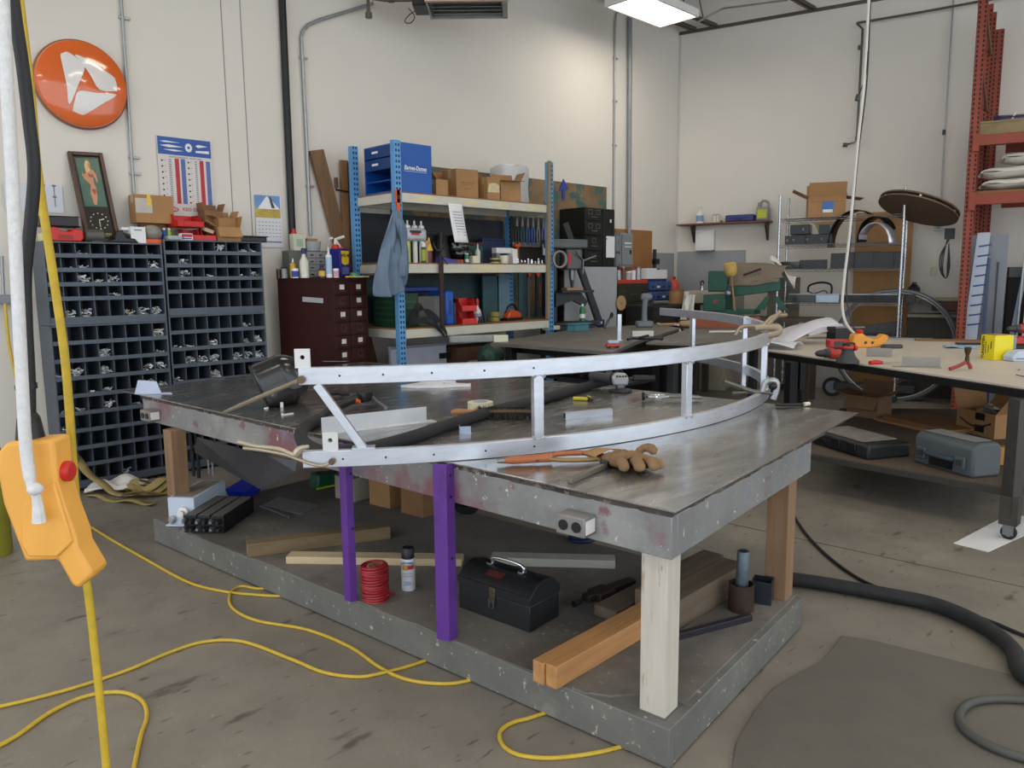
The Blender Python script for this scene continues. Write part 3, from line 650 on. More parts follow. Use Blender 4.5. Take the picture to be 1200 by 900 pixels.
text('logo_letters', 'KEO', .034, paper, ch_, (-hw + .22 * w_, -.003, h_ * .15), bold=.0008)
text('chart_title', 'KEO CUTTERS', .042, redink, ch_, (-hw + .66 * w_, -.001, h_ * .155), bold=.0006, sx=.95)
text('chart_lines', 'DECIMAL EQUIVALENTS   TAP DRILL SIZES', .015, ink, ch_, (0, -.001, h_ * .765))
MB().bx(-hw + .55 * w_, -.002, .03, -hw + .72 * w_, 0, h_ * .09).build('sticker', mat('pale_teal', '#a9c9c4', .6), ch_)
# --- calendar
x0, x1, z0, z1 = rA(298, 228, 332, 290, 6.985)
cl = thing('wall_calendar', 'wall calendar with a snowy picture beside the black pipe', 'calendar', ((x0 + x1) / 2, 6.985, z0)); w_, h_ = x1 - x0, z1 - z0; hw = w_ / 2
MB().bx(-hw, 0, 0, hw, .006, h_).build('page', mat('calendar_paper', '#dcdde2', .6, var=.02), cl)
MB().bx(-hw, -.001, h_ * .74, hw * .9, 0, h_).build('photo_sky', mat('print_sky', '#6d93c8', .5, var=.15), cl)
flatprint(cl, 'photo_snow', paper, [[(-hw * .8, h_ * .74), (-hw * .1, h_ * .99), (hw * .3, h_ * .9), (hw * .9, h_ * .74)]], 0, .002)
MB().bx(-hw, -.0015, h_ * .57, hw * .9, 0, h_ * .745).build('photo_field', mat('print_ochre', '#b9a248', .5, var=.25, scale=12), cl)
flatprint(cl, 'photo_hillside', mat('print_dark', '#4b3d36', .5), [[(hw * .05, h_ * .97), (hw * .2, h_ * .97), (hw * .5, h_ * .76), (hw * .25, h_ * .76)]], 0, .0028)
q = MB()
for i in range(7):
    for j in range(5): q.bx(-hw * .82 + i * hw * .26, -.001, h_ * (.2 + .07 * j), -hw * .82 + i * hw * .26 + .018, 0, h_ * (.2 + .07 * j) + .006)
q.build('date_marks', grey, cl, smooth=False)
MB().bx(-hw * .9, -.001, h_ * .085, hw * .9, 0, h_ * .12).build('footer_band', mat('soft_purple', '#8d8bb0', .6), cl)
# --- paper notice at the far left
x0, x1, z0, z1 = rA(3, 213, 75, 250, 6.985)
nt_ = thing('paper_notice', 'white notice sheet taped to the wall behind the ropes', 'notice', ((x0 + x1) / 2, 6.985, z0)); w_, h_ = x1 - x0, z1 - z0; hw = w_ / 2
MB().bx(-hw, 0, 0, hw, .003, h_).build('sheet', mat('notice_paper', '#cfd1da', .6, var=.02), nt_)
q = MB()
for cx in (-.8, -.1, .35, .72):
    for cz in (.62, .22): q.bx(cx * hw - .004, -.001, cz * h_, cx * hw + .004, 0, cz * h_ + .08); q.bx(cx * hw - .014, -.001, cz * h_ + .07, cx * hw + .014, 0, cz * h_ + .085)
q.build('screw_drawings', grey, nt_, smooth=False)
# --- pipes and conduits up the wall
def conduit(name, lab, pts, r_, m, yy, straps=(), cat='pipe'):
    P = [Yp(x, y, yy) for x, y in pts]
    t = thing(name, lab, cat, P[0]); MB().tube(P, r_, n=10).build('pipe_run', m, t, world=True)
    for x, y in straps:
        s = Yp(x, y, yy); q = MB(); q.box(s + V((.02, .012, 0)), (.09, .02, .022)); q.build('strap', galv, t, world=True, bevel=.002)
    return t
conduit('black_pipe', 'black iron pipe running up the wall above the maroon cabinet', [(329.3, -30), (332, 30), (343.3, 290), (346, 330)], .035, blackmetal, 6.96)
cp = [(364, 275), (359.5, 170), (354, 60), (353, 44), (355, 36), (361, 29), (375, 23), (437, 4)]
conduit('bent_conduit', 'grey conduit bending from the wall towards the heater', cp, .017, galv, 6.97, [(354, 67), (362, 218)])
conduit('left_conduit', 'thin grey conduit passing right of the orange sign', [(141, -10), (143.5, 20), (158, 240), (160, 268)], .012, galv, 6.975, [(143.5, 20), (156, 203), (155, 184)])
conduit('corner_conduit', 'thin grey conduit left of the thick one near the corner', [(735, 14), (728, 12), (722, 16), (720.7, 30), (719.3, 243), (719, 290)], .013, galv, 6.975, [(721, 68), (720.5, 118), (720, 170)])
conduit('panel_conduit', 'thick grey conduit dropping to the electrical panel', [(739, -5), (738.3, 20), (737, 278)], .032, mat('conduit_grey', '#8f9294', .45, .4), 6.95, [(738, 40)])
# --- gas unit heater hanging high
h_l, h_r = Dp(507, 22, 8.3), Dp(595, 20.5, 8.3)
ht = thing('unit_heater', 'grey louvred gas heater hanging high over the blue rack', 'heater', h_l, R(-44.5)); w_ = (h_r - h_l).length
hm = mat('heater_grey', '#8f9490', .45, .2, var=.06)
q = MB(); q.bx(0, -.55, .06, w_, 0, .55); q.bx(-.02, -.55, -.01, 0, 0, .55); q.bx(w_ - .05, -.55, -.005, w_, 0, .06); q.bx(0, -.03, -.005, w_, 0, .06); q.build('casing', hm, ht, smooth=False)
MB().bx(-.02, -.6, -.03, w_ + .01, -.55, .55).build('front_shroud', mat('heater_pink', '#c9b0a6', .5), ht, bevel=.005)
for i in range(5):
    q = MB(); q.T = Matrix.Translation((0, -.48 + i * .1, .025)) @ Matrix.Rotation(R(24), 4, 'X'); q.bx(.02, -.05, -.003, w_ - .06, .05, .003); q.build('louvre', hm, ht)
MB().bx(-.16, -.4, .0, -.02, -.1, .25).build('control_box', blackmetal, ht, bevel=.01)
q = MB(); q.tube([(-.16, -.2, .12), (-.45, -.2, .12), (-.62, -.2, .14), (-.62, -.2, -.02)], .022); q.tube([(-.62, -.2, .12), (-.62, -.2, .5)], .02); q.build('gas_pipe', pipem, ht)
MB().lathe([(.034, 0), (.034, .05)], (-.62, -.2, -.05), 10).build('pipe_cap', pipem, ht)
MB().lathe([(.03, 0), (.03, .06)], (-.42, -.2, .12), 10, rot=(0, R(90), 0)).build('valve', pipem, ht)
q = MB(); q.tube(smooth_path([(-.14, -.2, .02), (-.22, -.2, -.03), (-.26, -.2, -.09), (-.2, -.2, -.1), (-.16, -.2, -.04), (-.22, -.2, .04)], 5), .005, n=6); q.build('thermocouple_wire', black, ht)
for sx in (.15, w_ - .15): MB().cyl((sx, -.25, .55), (sx, -.25, 1.85), .008, n=6).build('hanger_rod', steel, ht)
# --- OSB boards fixed to the wall, blue arrow
osbm = mat('osb_board', '#80684a', .75, var=.35, scale=2.2, color2='#3f605e', thr=.5)
x0, x1, z0, z1 = rA(478, 330, 708, 219, 6.985)
ob = MB(); ob.bx(5.05, 6.955, 1.0, 8.744, 6.997, 2.905)
one(ob, 'osb_backboard', 'big paint-smeared chipboard sheet fixed behind the blue rack', 'board', osbm, smooth=False)
ar = [Yp(x, y, 6.945) for x, y in ((659, 234), (659, 222), (655.5, 223.5), (660, 209.5), (666, 221), (662, 221), (662, 234))]
q = MB(); q.prism_xz([(p.x - ar[0].x, p.z - ar[0].z) for p in ar], -.006, .004); one(q, 'blue_arrow', 'blue arrow pointing up on the chipboard', 'sign', blueink, (ar[0].x, 6.945, ar[0].z), smooth=False)
# --- cork board and electrical panels near the corner
x0, x1, z0, z1 = rA(721, 268, 763, 320, 6.985); q = MB(); q.bx(0, 0, 0, x1 - x0, .02, z1 - z0)
one(q, 'cork_board', 'plain brown hardboard sheet behind the electrical panel', 'board', mat('hardboard', '#9a6a3a', .7, var=.08, scale=4), (x0, 6.975, z0), smooth=False)
pm_ = mat('panel_grey', '#8a8f94', .4, .15, var=.05)
x0, x1, z0, z1 = rA(728.5, 272.5, 742.5, 313, 6.83); t = thing('electrical_panel', 'grey electrical breaker panel under the thick conduit', 'electrical panel', (x0, 6.83, z0)); w_, h_ = x1 - x0, z1 - z0
MB().bx(0, .02, 0, w_, .14, h_).build('box', pm_, t, bevel=.004); MB().bx(.02, 0, .03, w_ - .02, .02, h_ - .03).build('door', pm_, t, bevel=.003)
MB().bx(w_ * .25, -.004, h_ * .68, w_ * .8, 0, h_ * .72).build('label_plate', white, t); MB().bx(w_ * .25, -.004, h_ * .58, w_ * .8, 0, h_ * .61).build('label_plate', white, t); MB().bx(w_ * .68, -.008, h_ * .38, w_ * .78, 0, h_ * .5).build('latch', black, t)
x0, x1, z0, z1 = rA(722, 276, 728, 295, 6.86); t = thing('switch_box', 'small grey switch box left of the electrical panel', 'electrical box', (x0, 6.86, z0)); w_, h_ = x1 - x0, z1 - z0
MB().bx(0, 0, 0, w_, .1, h_).build('box', pm_, t, bevel=.003); MB().bx(w_ * .3, -.01, h_ * .4, w_ * .6, 0, h_ * .75).build('lever', grey, t)
x0, x1, z0, z1 = rA(722, 297, 728, 312, 6.86); t = thing('junction_box', 'lower dark grey box below the switch box', 'electrical box', (x0, 6.86, z0)); MB().bx(0, 0, 0, x1 - x0, .1, z1 - z0).build('box', grey, t, bevel=.003); MB().bx(.02, -.006, .03, x1 - x0 - .02, 0, z1 - z0 - .03).build('cover', pm_, t)
# --- grey sheet wainscot in the corner
gpm = mat('grey_sheet', '#9a9c9e', .45, .1, var=.05, scale=1.5)
x0, x1, z0, z1 = rA(764, 296, 790, 343, 6.99); q = MB(); q.bx(0, 0, 0, 10.5 - x0, .01, z1 - .95); one(q, 'wall_sheet', 'grey sheet panel left of the corner', 'wall panel', gpm, (x0, 6.985, .95), smooth=False)
t0, t1, z0, z1 = rB(796, 295, 872, 340, .02); q = MB(); q.bx(0, -.008, 0, t1 - .04, .008, z1 - .95); one(q, 'wall_sheet', 'wider grey sheet panel right of the corner', 'wall panel', gpm, Bw(.04, .015, .95), RB, smooth=False)
# --- boards leaning between cabinet and rack
plank = mat('old_plank', '#7b5d42', .75, var=.25, scale=3, stretch=(12, 12, .8), bump=.1)
a, b, c, e = [Yp(x, y, 6.95) for x, y in ((362.5, 177), (378, 175), (406, 285), (391, 285))]; k = e.z / (a.z - e.z); a_ = [(p.x - a.x, p.z) for p in (a, b, c + (c - b) * k * .98, e + (e - a) * k * .98)]
one(MB().prism_xz(a_, -.02, .02), 'leaning_plank', 'old brown plank leaning at a slant against the wall', 'plank', plank, (a.x, 6.95, 0))
for i, (x, yt, lab, xx) in enumerate(((403, 188, 'dark upright board behind the blue rack, left one', 5), (409, 190, 'thin upright board behind the blue rack, right one', 5))):
    p = Yp(x, yt, 6.93); q = MB(); q.bx(-.045 + i * .01, -.02, 0, .035, .02, p.z); one(q, 'upright_board', lab, 'board', card2 if i == 0 else plank, (p.x, 6.93, 0), smooth=False)
# red crank hanging by the plank
p = Yp(394, 220, 6.9); t = thing('crank_handle', 'small dark red crank handle hanging left of the blue rack', 'tool', p); MB().cyl((0, 0, 0), (0, 0, .1), .018).build('grip', mat('dark_red', '#5a1b1c', .4), t); q = MB(); q.tube([(0, 0, -.0), (.0, 0, -.02), (.14, 0, -.03), (.14, .05, -.03)], .01); q.build('arm', blackmetal, t)
# ================================================================== generic small goods
def carton(name, lab, loc, rz, w_, d_, h_, m=card, flaps=None, group=None, tape=True, contents=None):
    """cardboard box; loc = centre of its base; flaps = dict of side -> opening angle, None = closed"""
    t = thing(name, lab, 'box', loc, rz, group); th = .006
    q = MB()
    if flaps is None:
        q.bx(-w_ / 2, -d_ / 2, 0, w_ / 2, d_ / 2, h_)
    else:
        q.bx(-w_ / 2, -d_ / 2, 0, w_ / 2, d_ / 2, th); q.bx(-w_ / 2, -d_ / 2, th, w_ / 2, -d_ / 2 + th, h_); q.bx(-w_ / 2, d_ / 2 - th, th, w_ / 2, d_ / 2, h_)
        q.bx(-w_ / 2, -d_ / 2 + th, th, -w_ / 2 + th, d_ / 2 - th, h_); q.bx(w_ / 2 - th, -d_ / 2 + th, th, w_ / 2, d_ / 2 - th, h_)
    q.build('carton', m, t, smooth=False)
    if flaps is None:
        if tape: MB().bx(-w_ / 2 - .0008, -.03, h_ * .72, w_ / 2 + .0008, .03, h_ + .0012).build('packing_tape', mat('tape_tan', '#b79a74', .35), t)
    else:
        for side, an in flaps.items():
            q = MB()
            if side in 'fb':
                s = -1 if side == 'f' else 1; L = d_ * .5; q.T = Matrix.Translation((0, s * d_ / 2, h_)) @ Matrix.Rotation(R(-s * an), 4, 'X'); q.bx(-w_ / 2, -th / 2, 0, w_ / 2, th / 2, L)
            else:
                s = -1 if side == 'l' else 1; L = min(w_ * .5, d_ * .6); q.T = Matrix.Translation((s * w_ / 2, 0, h_)) @ Matrix.Rotation(R(s * an), 4, 'Y'); q.bx(-th / 2, -d_ / 2, 0, th / 2, d_ / 2, L)
            q.build('flap', m, t, smooth=False)
    return t
def vessel(name, lab, cat, loc, prof, m, cap=None, capm=None, band=None, bandm=None, n=16, group=None, rz=0, kw=None):
    """lathe body + optional cap profile + label band (z0,z1,r)"""
    t = thing(name, lab, cat, loc, rz, group); MB().lathe(prof, n=n).build('body', m, t)
    if cap: MB().lathe(cap, n=n).build('cap', capm or white, t)
    if band: MB().lathe([(band[2], band[0]), (band[2], band[1])], n=n, cap=False).build('label', bandm or paper, t)
    return t
def spraycan(name, lab, loc, r_, h_, m, capm, bandm=None, group=None):
    return vessel(name, lab, 'can', loc, [(r_ * .95, 0), (r_, .004), (r_, h_ * .74), (r_ * .7, h_ * .8)], m, [(r_ * .86, h_ * .78), (r_ * .88, h_ * .98), (r_ * .8, h_)], capm, (h_ * .1, h_ * .66, r_ * 1.01) if bandm else None, bandm, group=group)
def stackbin(name, lab, loc, rz, w_, d_, h_, m, group=None, rot=None):
    """open-front plastic stacking bin, front towards -y"""
    t = thing(name, lab, 'bin', loc, rz, group, rot=rot); th = .004
    prof = [(-d_ * .5, 0), (-d_ * .5, h_ * .45), (-d_ * .28, h_ * .5), (-d_ * .12, h_), (d_ * .5, h_), (d_ * .5, 0)]
    q = MB(); q.bx(-w_ / 2, -d_ / 2, 0, w_ / 2, d_ / 2, th); q.bx(-w_ / 2, d_ / 2 - th, 0, w_ / 2, d_ / 2, h_); q.bx(-w_ / 2, -d_ / 2, 0, w_ / 2, -d_ / 2 + th, h_ * .45)
    for s in (-1, 1): q.prism_yz(prof, s * (w_ / 2) - th / 2, s * (w_ / 2) + th / 2)
    q.build('tray', m, t, smooth=False)
    q = MB(); q.bx(-w_ / 2 - .006, -d_ * .12, h_ - .012, -w_ / 2 + .002, d_ / 2, h_); q.bx(w_ / 2 - .002, -d_ * .12, h_ - .012, w_ / 2 + .006, d_ / 2, h_); q.bx(-w_ / 2, d_ / 2 - .002, h_ - .012, w_ / 2, d_ / 2 + .006, h_); q.build('rim', m, t, smooth=False)
    MB().bx(-w_ * .28, -d_ / 2 - .003, h_ * .1, w_ * .28, -d_ / 2, h_ * .36).build('label_slot', m, t)
    return t
# ------------------------------------------------------------------ on top of the bins (z about 1.97 / 2.0)
def T1(x): return Yp(x, 280, 6.76)
def onbin(x, yy=6.76):
    z = 1.966 if x < 192 else 2.001; p = Yp(x, 270, yy); return V((p.x, yy, z))
M_ = 7.9 / 900   # metres per pixel there, roughly
p = onbin(73); t = thing('red_tool_case', 'red plastic case with a black case on top, left end of the bins', 'case', p)
q = MB(); q.prism_xz([(-.11, 0), (.11, 0), (.13, .03), (.125, .09), (.06, .1), (.04, .075), (-.03, .08), (-.06, .11), (-.12, .1), (-.13, .04)], -.08, .08); q.build('shell', red, t, bevel=.01); MB().bx(-.05, -.085, .02, .05, -.08, .05).build('latch', mat('red_dark', '#8f1a17', .4), t)
t = thing('black_case', 'black flat case resting above the red plastic case', 'case', p + V((-.01, .05, .112))); MB().bx(-.14, -.07, 0, .14, .09, .085).build('shell', black, t, bevel=.012); MB().bx(.125, -.072, .01, .136, -.066, .075).build('hinge', grey, t)
p = onbin(53); t = thing('yellow_box', 'small pale yellow box at the left end of the bins', 'box', p); MB().bx(-.04, -.05, 0, .05, .06, .06).build('carton', mat('pale_yellow', '#d8d08f', .6), t, bevel=.003); MB().bx(-.03, -.052, .012, .03, -.05, .045).build('label', paper, t)
p = onbin(96); t = thing('pipe_fittings', 'small pile of dark pipe fittings left of the clock', 'fittings', p); 
for i, (dx, dy, dz) in enumerate(((-.04, 0, .02), (.0, .02, .02), (.035, -.01, .02), (-.01, 0, .05))): MB().lathe([(.012, -.025), (.02, -.025), (.02, -.008), (.015, -.008), (.015, .025), (.01, .025)], (dx, dy, dz), 10, rot=(R(90), 0, i * .8)).build('fitting', darksteel, t)
p = onbin(113, 6.71); t = thing('grey_motor', 'grey cylindrical motor lying in front of the clock', 'motor', p); MB().lathe([(.03, -.09), (.048, -.085), (.05, .04), (.03, .05), (.012, .05), (.012, .09)], (0, 0, .05), 16, rot=(0, R(90), 0)).build('casing', mat('warm_grey', '#5d5a55', .5, .3), t); MB().bx(-.05, -.03, 0, .04, .03, .012).build('foot', darkgrey, t)
p = onbin(142, 6.71); t = thing('black_clamp', 'black plastic clamp lying right of the grey motor', 'clamp', p); q = MB(); q.prism_xz([(-.12, 0), (.12, 0), (.09, .035), (.03, .04), (0, .1), (-.05, .09), (-.06, .03)], -.04, .04); q.build('jaw', black, t, bevel=.01); MB().cyl((.0, 0, .07), (.13, 0, .03), .018).build('knob', black, t)
p = onbin(159, 6.73); t = thing('white_carton', 'small plain white carton beside the clock', 'box', p); MB().bx(-.055, -.05, 0, .06, .06, .13).build('carton', paper, t, bevel=.002); MB().bx(-.03, -.0515, .1, .03, -.05, .11).build('print_line', grey, t); q = MB(); q.bx(-.11, -.0, .105, -.055, .05, .125); q.build('end_flap', paper, t)
p = onbin(178, 6.75); t = thing('orange_parts_box', 'orange bottomed parts box with a cloudy bag on it', 'box', p); MB().bx(-.07, -.05, 0, .07, .07, .035).build('tray', orange, t, bevel=.003); 
q = MB(); q.ball((0, .01, .09), (.085, .07, .065), 12, 8); q.build('bag', mat('cloudy_bag', '#8a8a80', .3, var=.2, scale=15), t)
p = onbin(182, 6.9); t = carton('taped_carton', 'taped brown carton against the wall right of the clock', V((Yp(178, 250, 6.88).x, 6.88, Yp(178, 262, 6.88).z)), 0, .31, .15, .23); MB().bx(-.155, -.0765, .08, -.02, -.075, .2).build('shipping_label', mat('label_grey', '#bdb8b0', .6), t); MB().bx(-.06, -.078, .14, -.03, -.0765, .23).build('yellow_strip', yellow, t); MB().bx(-.1, -.0, -.095, .1, .07, .0).build('support_block', card2, t)
for i, (x, m, lab) in enumerate(((190, blue, 'small blue bottle beside the red bins'), (196, mat('lime', '#86b83a', .4), 'small green bottle beside the red bins'))):
    vessel('small_bottle', lab, 'bottle', onbin(x + 2, 6.80), [(.02, 0), (.022, .005), (.022, .07), (.01, .085)], m, [(.012, .085), (.012, .1)], white)
p = onbin(204, 6.72); t = thing('clear_parts_case', 'flat clear plastic case in front of the red bins', 'case', p); MB().bx(-.07, -.04, 0, .07, .05, .035).build('shell', clearp, t, bevel=.004); MB().bx(-.06, -.03, .004, .06, .04, .02).build('contents', grey, t)
p = onbin(217, 6.71); t = thing('red_white_packet', 'small red and white packet in front of the red bins', 'box', p); MB().bx(-.05, -.03, 0, .05, .03, .055).build('carton', paper, t, bevel=.002); MB().bx(-.045, -.0315, .025, .045, -.03, .05).build('red_band', redink, t); MB().bx(-.04, -.0312, .008, .04, -.03, .018).build('blue_band', blueink, t)
p = onbin(221, 6.8); stackbin('red_stacking_bin', 'red open bin stacked on top of the other red bins', p + V((-.02, .02, .115)), R(8), .24, .2, .105, red, 'red stacking bins on the bolt bins')
stackbin('red_stacking_bin', 'lower red open bin left, under another red bin', p + V((.02, 0, 0)), R(-4), .15, .2, .1, red, 'red stacking bins on the bolt bins')
t = stackbin('red_stacking_bin', 'lower red open bin right, holding small packets', onbin(240, 6.8), R(-8), .13, .2, .1, red, 'red stacking bins on the bolt bins')
one(MB().box((0, 0, 0), (.08, .1, .03), rot=(.2, .3, 0)), 'packet', 'crumpled paper packet in the right red bin', 'packet', mat('packet_tan', '#c0a48a', .6), onbin(240, 6.78) + V((.01, -.03, .095)))
carton('open_carton', 'open brown carton behind, left of the two beside red bins', onbin(248, 6.9), R(4), .17, .12, .27, card2, {'l': 10, 'r': 20, 'b': 5})
carton('open_carton', 'open brown carton with ragged flaps at the right end of bins', onbin(264, 6.77), R(-6), .2, .2, .12, card, {'l': 60, 'r': 12, 'b': 4, 'f': 150})
carton('open_carton', 'small open carton stacked on the right ragged carton', onbin(263, 6.82) + V((0, 0, .125)), R(6), .17, .12, .08, card, {'r': 25, 'b': 10, 'l': 70})
p = onbin(292, 6.78); t = thing('black_tray', 'flat black tray at the right end of the bins', 'tray', p); MB().bx(-.13, -.08, 0, .13, .1, .045).build('tray', black, t, bevel=.008); MB().bx(-.14, -.09, .045, .14, .11, .055).build('lid', darkgrey, t, bevel=.003)
# ------------------------------------------------------------------ on top of the maroon cabinet (z 1.672)
def oncab(x, yy): p = Yp(x, 320, yy); return V((p.x, yy, 1.673))
p = oncab(346, 6.78); t = thing('parts_drawer_unit', 'small grey drawer unit at the back of the maroon cabinet', 'drawer unit', V((3.84, 6.82, 1.673)), 0)
MB().bx(-.14, -.04, 0, .34, .1, .26).build('body', mat('olive_grey', '#5f625c', .5), t, bevel=.003)
for r_ in range(4):
    for c_ in range(3): d = MB().bx(.05 + c_ * .095, -.05, .01 + r_ * .062, .14 + c_ * .095, -.04, .066 + r_ * .062).build('drawer', clearp, t); MB().bx(.08 + c_ * .095, -.058, .03 + r_ * .062, .11 + c_ * .095, -.05, .04 + r_ * .062).build('knob', black, d)
S3 = 7.35 / 900
def cabv(x, ytop, ybot, yy, wpx):
    b = Yp(x, ybot, yy); a = Yp(x, ytop, yy); return V((b.x, yy, 1.673)), a.z - b.z, wpx * (V((b.x, yy, 0)).dot(V((FWD.x, FWD.y, 0)))) / FPX / 2
def cv(name, lab, cat, x, yt, yb, yy, wpx, shape, m, capm, bandm=None):
    p, h_, r_ = cabv(x, yt, yb, yy, wpx); r_ *= .96
    if shape == 'spray': return spraycan(name, lab, p, r_, h_, m, capm, bandm)
    if shape == 'bottle': return vessel(name, lab, cat, p, [(r_, 0), (r_, h_ * .55), (r_ * .45, h_ * .72), (r_ * .42, h_ * .82)], m, [(r_ * .5, h_ * .8), (r_ * .55, h_ * .97), (r_ * .3, h_)], capm, (h_ * .12, h_ * .5, r_ * 1.015) if bandm else None, bandm)
    if shape == 'tube': return vessel(name, lab, cat, p, [(r_, 0), (r_, h_ * .72), (r_ * .5, h_ * .76), (r_ * .35, h_ * .8)], m, [(r_ * .35, h_ * .79), (r_ * .12, h_)], capm, (h_ * .12, h_ * .66, r_ * 1.015) if bandm else None, bandm)
    return vessel(name, lab, cat, p, [(r_, 0), (r_, h_ * .85)], m, [(r_ * 1.04, h_ * .85), (r_ * 1.04, h_)], capm, (h_ * .1, h_ * .75, r_ * 1.015) if bandm else None, bandm)
cv('brown_jar', 'small dark brown jar at the left end of the maroon cabinet', 'jar', 327, 313, 324, 6.80, 6, 'jar', mat('brown_glass', '#4a2b22', .3), card2)
cv('clear_jar', 'small clear jar with black lid beside the brown jar', 'jar', 333.5, 311, 324, 6.74, 7, 'jar', clearp, black)
cv('yellow_bottle', 'yellow bottle with white cap on the maroon cabinet', 'bottle', 344, 301, 324, 6.62, 8, 'tube', mat('bottle_ochre', '#c9a23c', .4), white)
cv('blue_label_can', 'short blue and white can in front of the yellow bottle', 'can', 346, 313, 324, 6.52, 8, 'jar', paper, white, blueink)
cv('white_bottle', 'cream bottle with a dark blue cap on the maroon cabinet', 'bottle', 357, 289, 324, 6.5, 11, 'bottle', mat('bottle_cream', '#d5d2c4', .4), mat('cap_navy', '#1f2b6b', .4))
cv('amber_bottle', 'small amber bottle with round yellow label on maroon cabinet', 'bottle', 377.5, 306, 322, 6.38, 9, 'bottle', mat('amber', '#3a2a1c', .2), navy, mat('label_gold', '#d0a84b', .6))
cv('caulk_tube', 'white and blue caulk tube with pointed nozzle', 'tube', 386, 287, 323, 6.33, 7.5, 'tube', mat('caulk_white', '#dfe3ea', .4), white, mat('caulk_label', '#a9bfdd', .5))
cv('pink_label_can', 'small white can with pink label before the blue can', 'can', 394, 311.5, 322, 6.30, 7, 'jar', paper, white, mat('pink_label', '#d79aa6', .6))
# grey tin and red-topped bottle on the drawer unit
p = V((3.80, 6.84, 1.935)); t = thing('cream_tin', 'cream rectangular tin with a red cap on the drawer unit', 'tin', p); MB().bx(-.03, -.03, 0, .1, .05, .16).build('body', mat('tin_cream', '#cfcdb9', .4), t, bevel=.006); vv = MB(); vv.lathe([(.026, .155), (.026, .17), (.012, .2), (.01, .21)], (0.0, .01, 0), 12); vv.build('cap', red, t); MB().bx(.0, -.0315, .04, .07, -.03, .11).build('label', mat('label_green', '#9fb8a0', .6), t)
p = V((3.99, 6.84, 1.935)); t = thing('spool_tub', 'clear plastic tub of black parts on the drawer unit', 'tub', p); MB().lathe([(.07, 0), (.085, .09), (.088, .092), (.08, .09), (.066, .006)], n=18).build('tub', clearp, t); MB().ball((0, 0, .05), (.06, .06, .04)).build('contents', black, t); MB().bx(-.07, -.03, .095, .04, .03, .12).build('wooden_block', wood, t)
# spray gun and its red cup
p = oncab(400, 6.62); t = thing('spray_gun', 'white spray gun with red cup standing behind the blue can', 'spray gun', V((p.x - .03, 6.66, 1.673)))
MB().lathe([(.04, 0), (.045, .01), (.045, .28), (.03, .32), (.0, .33)], n=14).build('cup', red, t); q = MB(); q.tube([(0, 0, .32), (0, 0, .37), (.1, 0, .40)], .014); q.build('gun_body', white, t); q = MB(); q.tube([(.01, 0, .36), (.08, 0, .26)], .012); q.tube([(-.03, 0, .385), (-.07, 0, .37)], .012); q.build('handle', white, t)
# big rectangular blue can with yellow shield
a, b = Yp(389, 322, 6.40), Yp(402.5, 322, 6.40)
t = thing('oil_can', 'rectangular dark blue oil can with a yellow shield', 'can', V((Yp(399, 320, 6.42).x, 6.42, 1.673)), R(20)); cb = mat('can_blue', '#1d1f7d', .3, .2, var=.05)
MB().bx(-.075, -.06, 0, .075, .06, .27).build('tin', cb, t, bevel=.005); MB().prism_xz([(-.05, .13), (0, .115), (.05, .13), (.058, .25), (-.058, .25)], -.0625, -.06).build('yellow_shield', yellow, t, smooth=False)
text('can_lettering', 'WD-40', .042, ink, t, (0, -.064, .205), bold=.0012); MB().lathe([(.018, .27), (.018, .29)], (.04, 0, 0), 12).build('cap', red, t)
MB().bx(.0755, -.045, .15, .0765, .045, .24).build('side_print', mat('print_pale', '#c9cbe6', .6), t); MB().bx(.0755, -.045, .04, .0765, .045, .12).build('side_print', MATS['print_pale'], t); MB().bx(-.05, -.0612, .03, .05, -.06, .1).build('front_print', mat('print_mid', '#5a5f9c', .6), t)
p = oncab(415, 6.34); t = thing('tape_roll', 'green and white tape roll on the maroon cabinet', 'tape', p); MB().lathe([(.02, 0), (.042, 0), (.042, .045), (.02, .045), (.02, 0)], n=18, cap=False).build('roll', mat('tape_green', '#5f9c78', .4), t); MB().lathe([(.018, .001), (.02, .001), (.02, .044), (.018, .044)], n=18, cap=False).build('core', paper, t)
p = oncab(404, 6.25); t = thing('yellow_level', 'yellow and cream stick lying along the cabinet front', 'ruler', V((4.1, 6.235, 1.673)), R(6)); MB().bx(-.13, -.012, 0, .13, .012, .012).build('bar', mat('stick_cream', '#d3cda6', .5), t); MB().bx(-.135, -.013, 0, -.06, .013, .013).build('yellow_end', yellow, t)
q = MB(); q.tube(smooth_path([(0, 0, 0), (-.012, -.02, -.02), (-.014, -.05, -.1), (-.014, -.055, -.2)], 5), .006, n=6); one(q, 'cord_end', 'short tan cord hanging over the cabinet side', 'cord', card, V((3.79, 6.36, 1.676)))
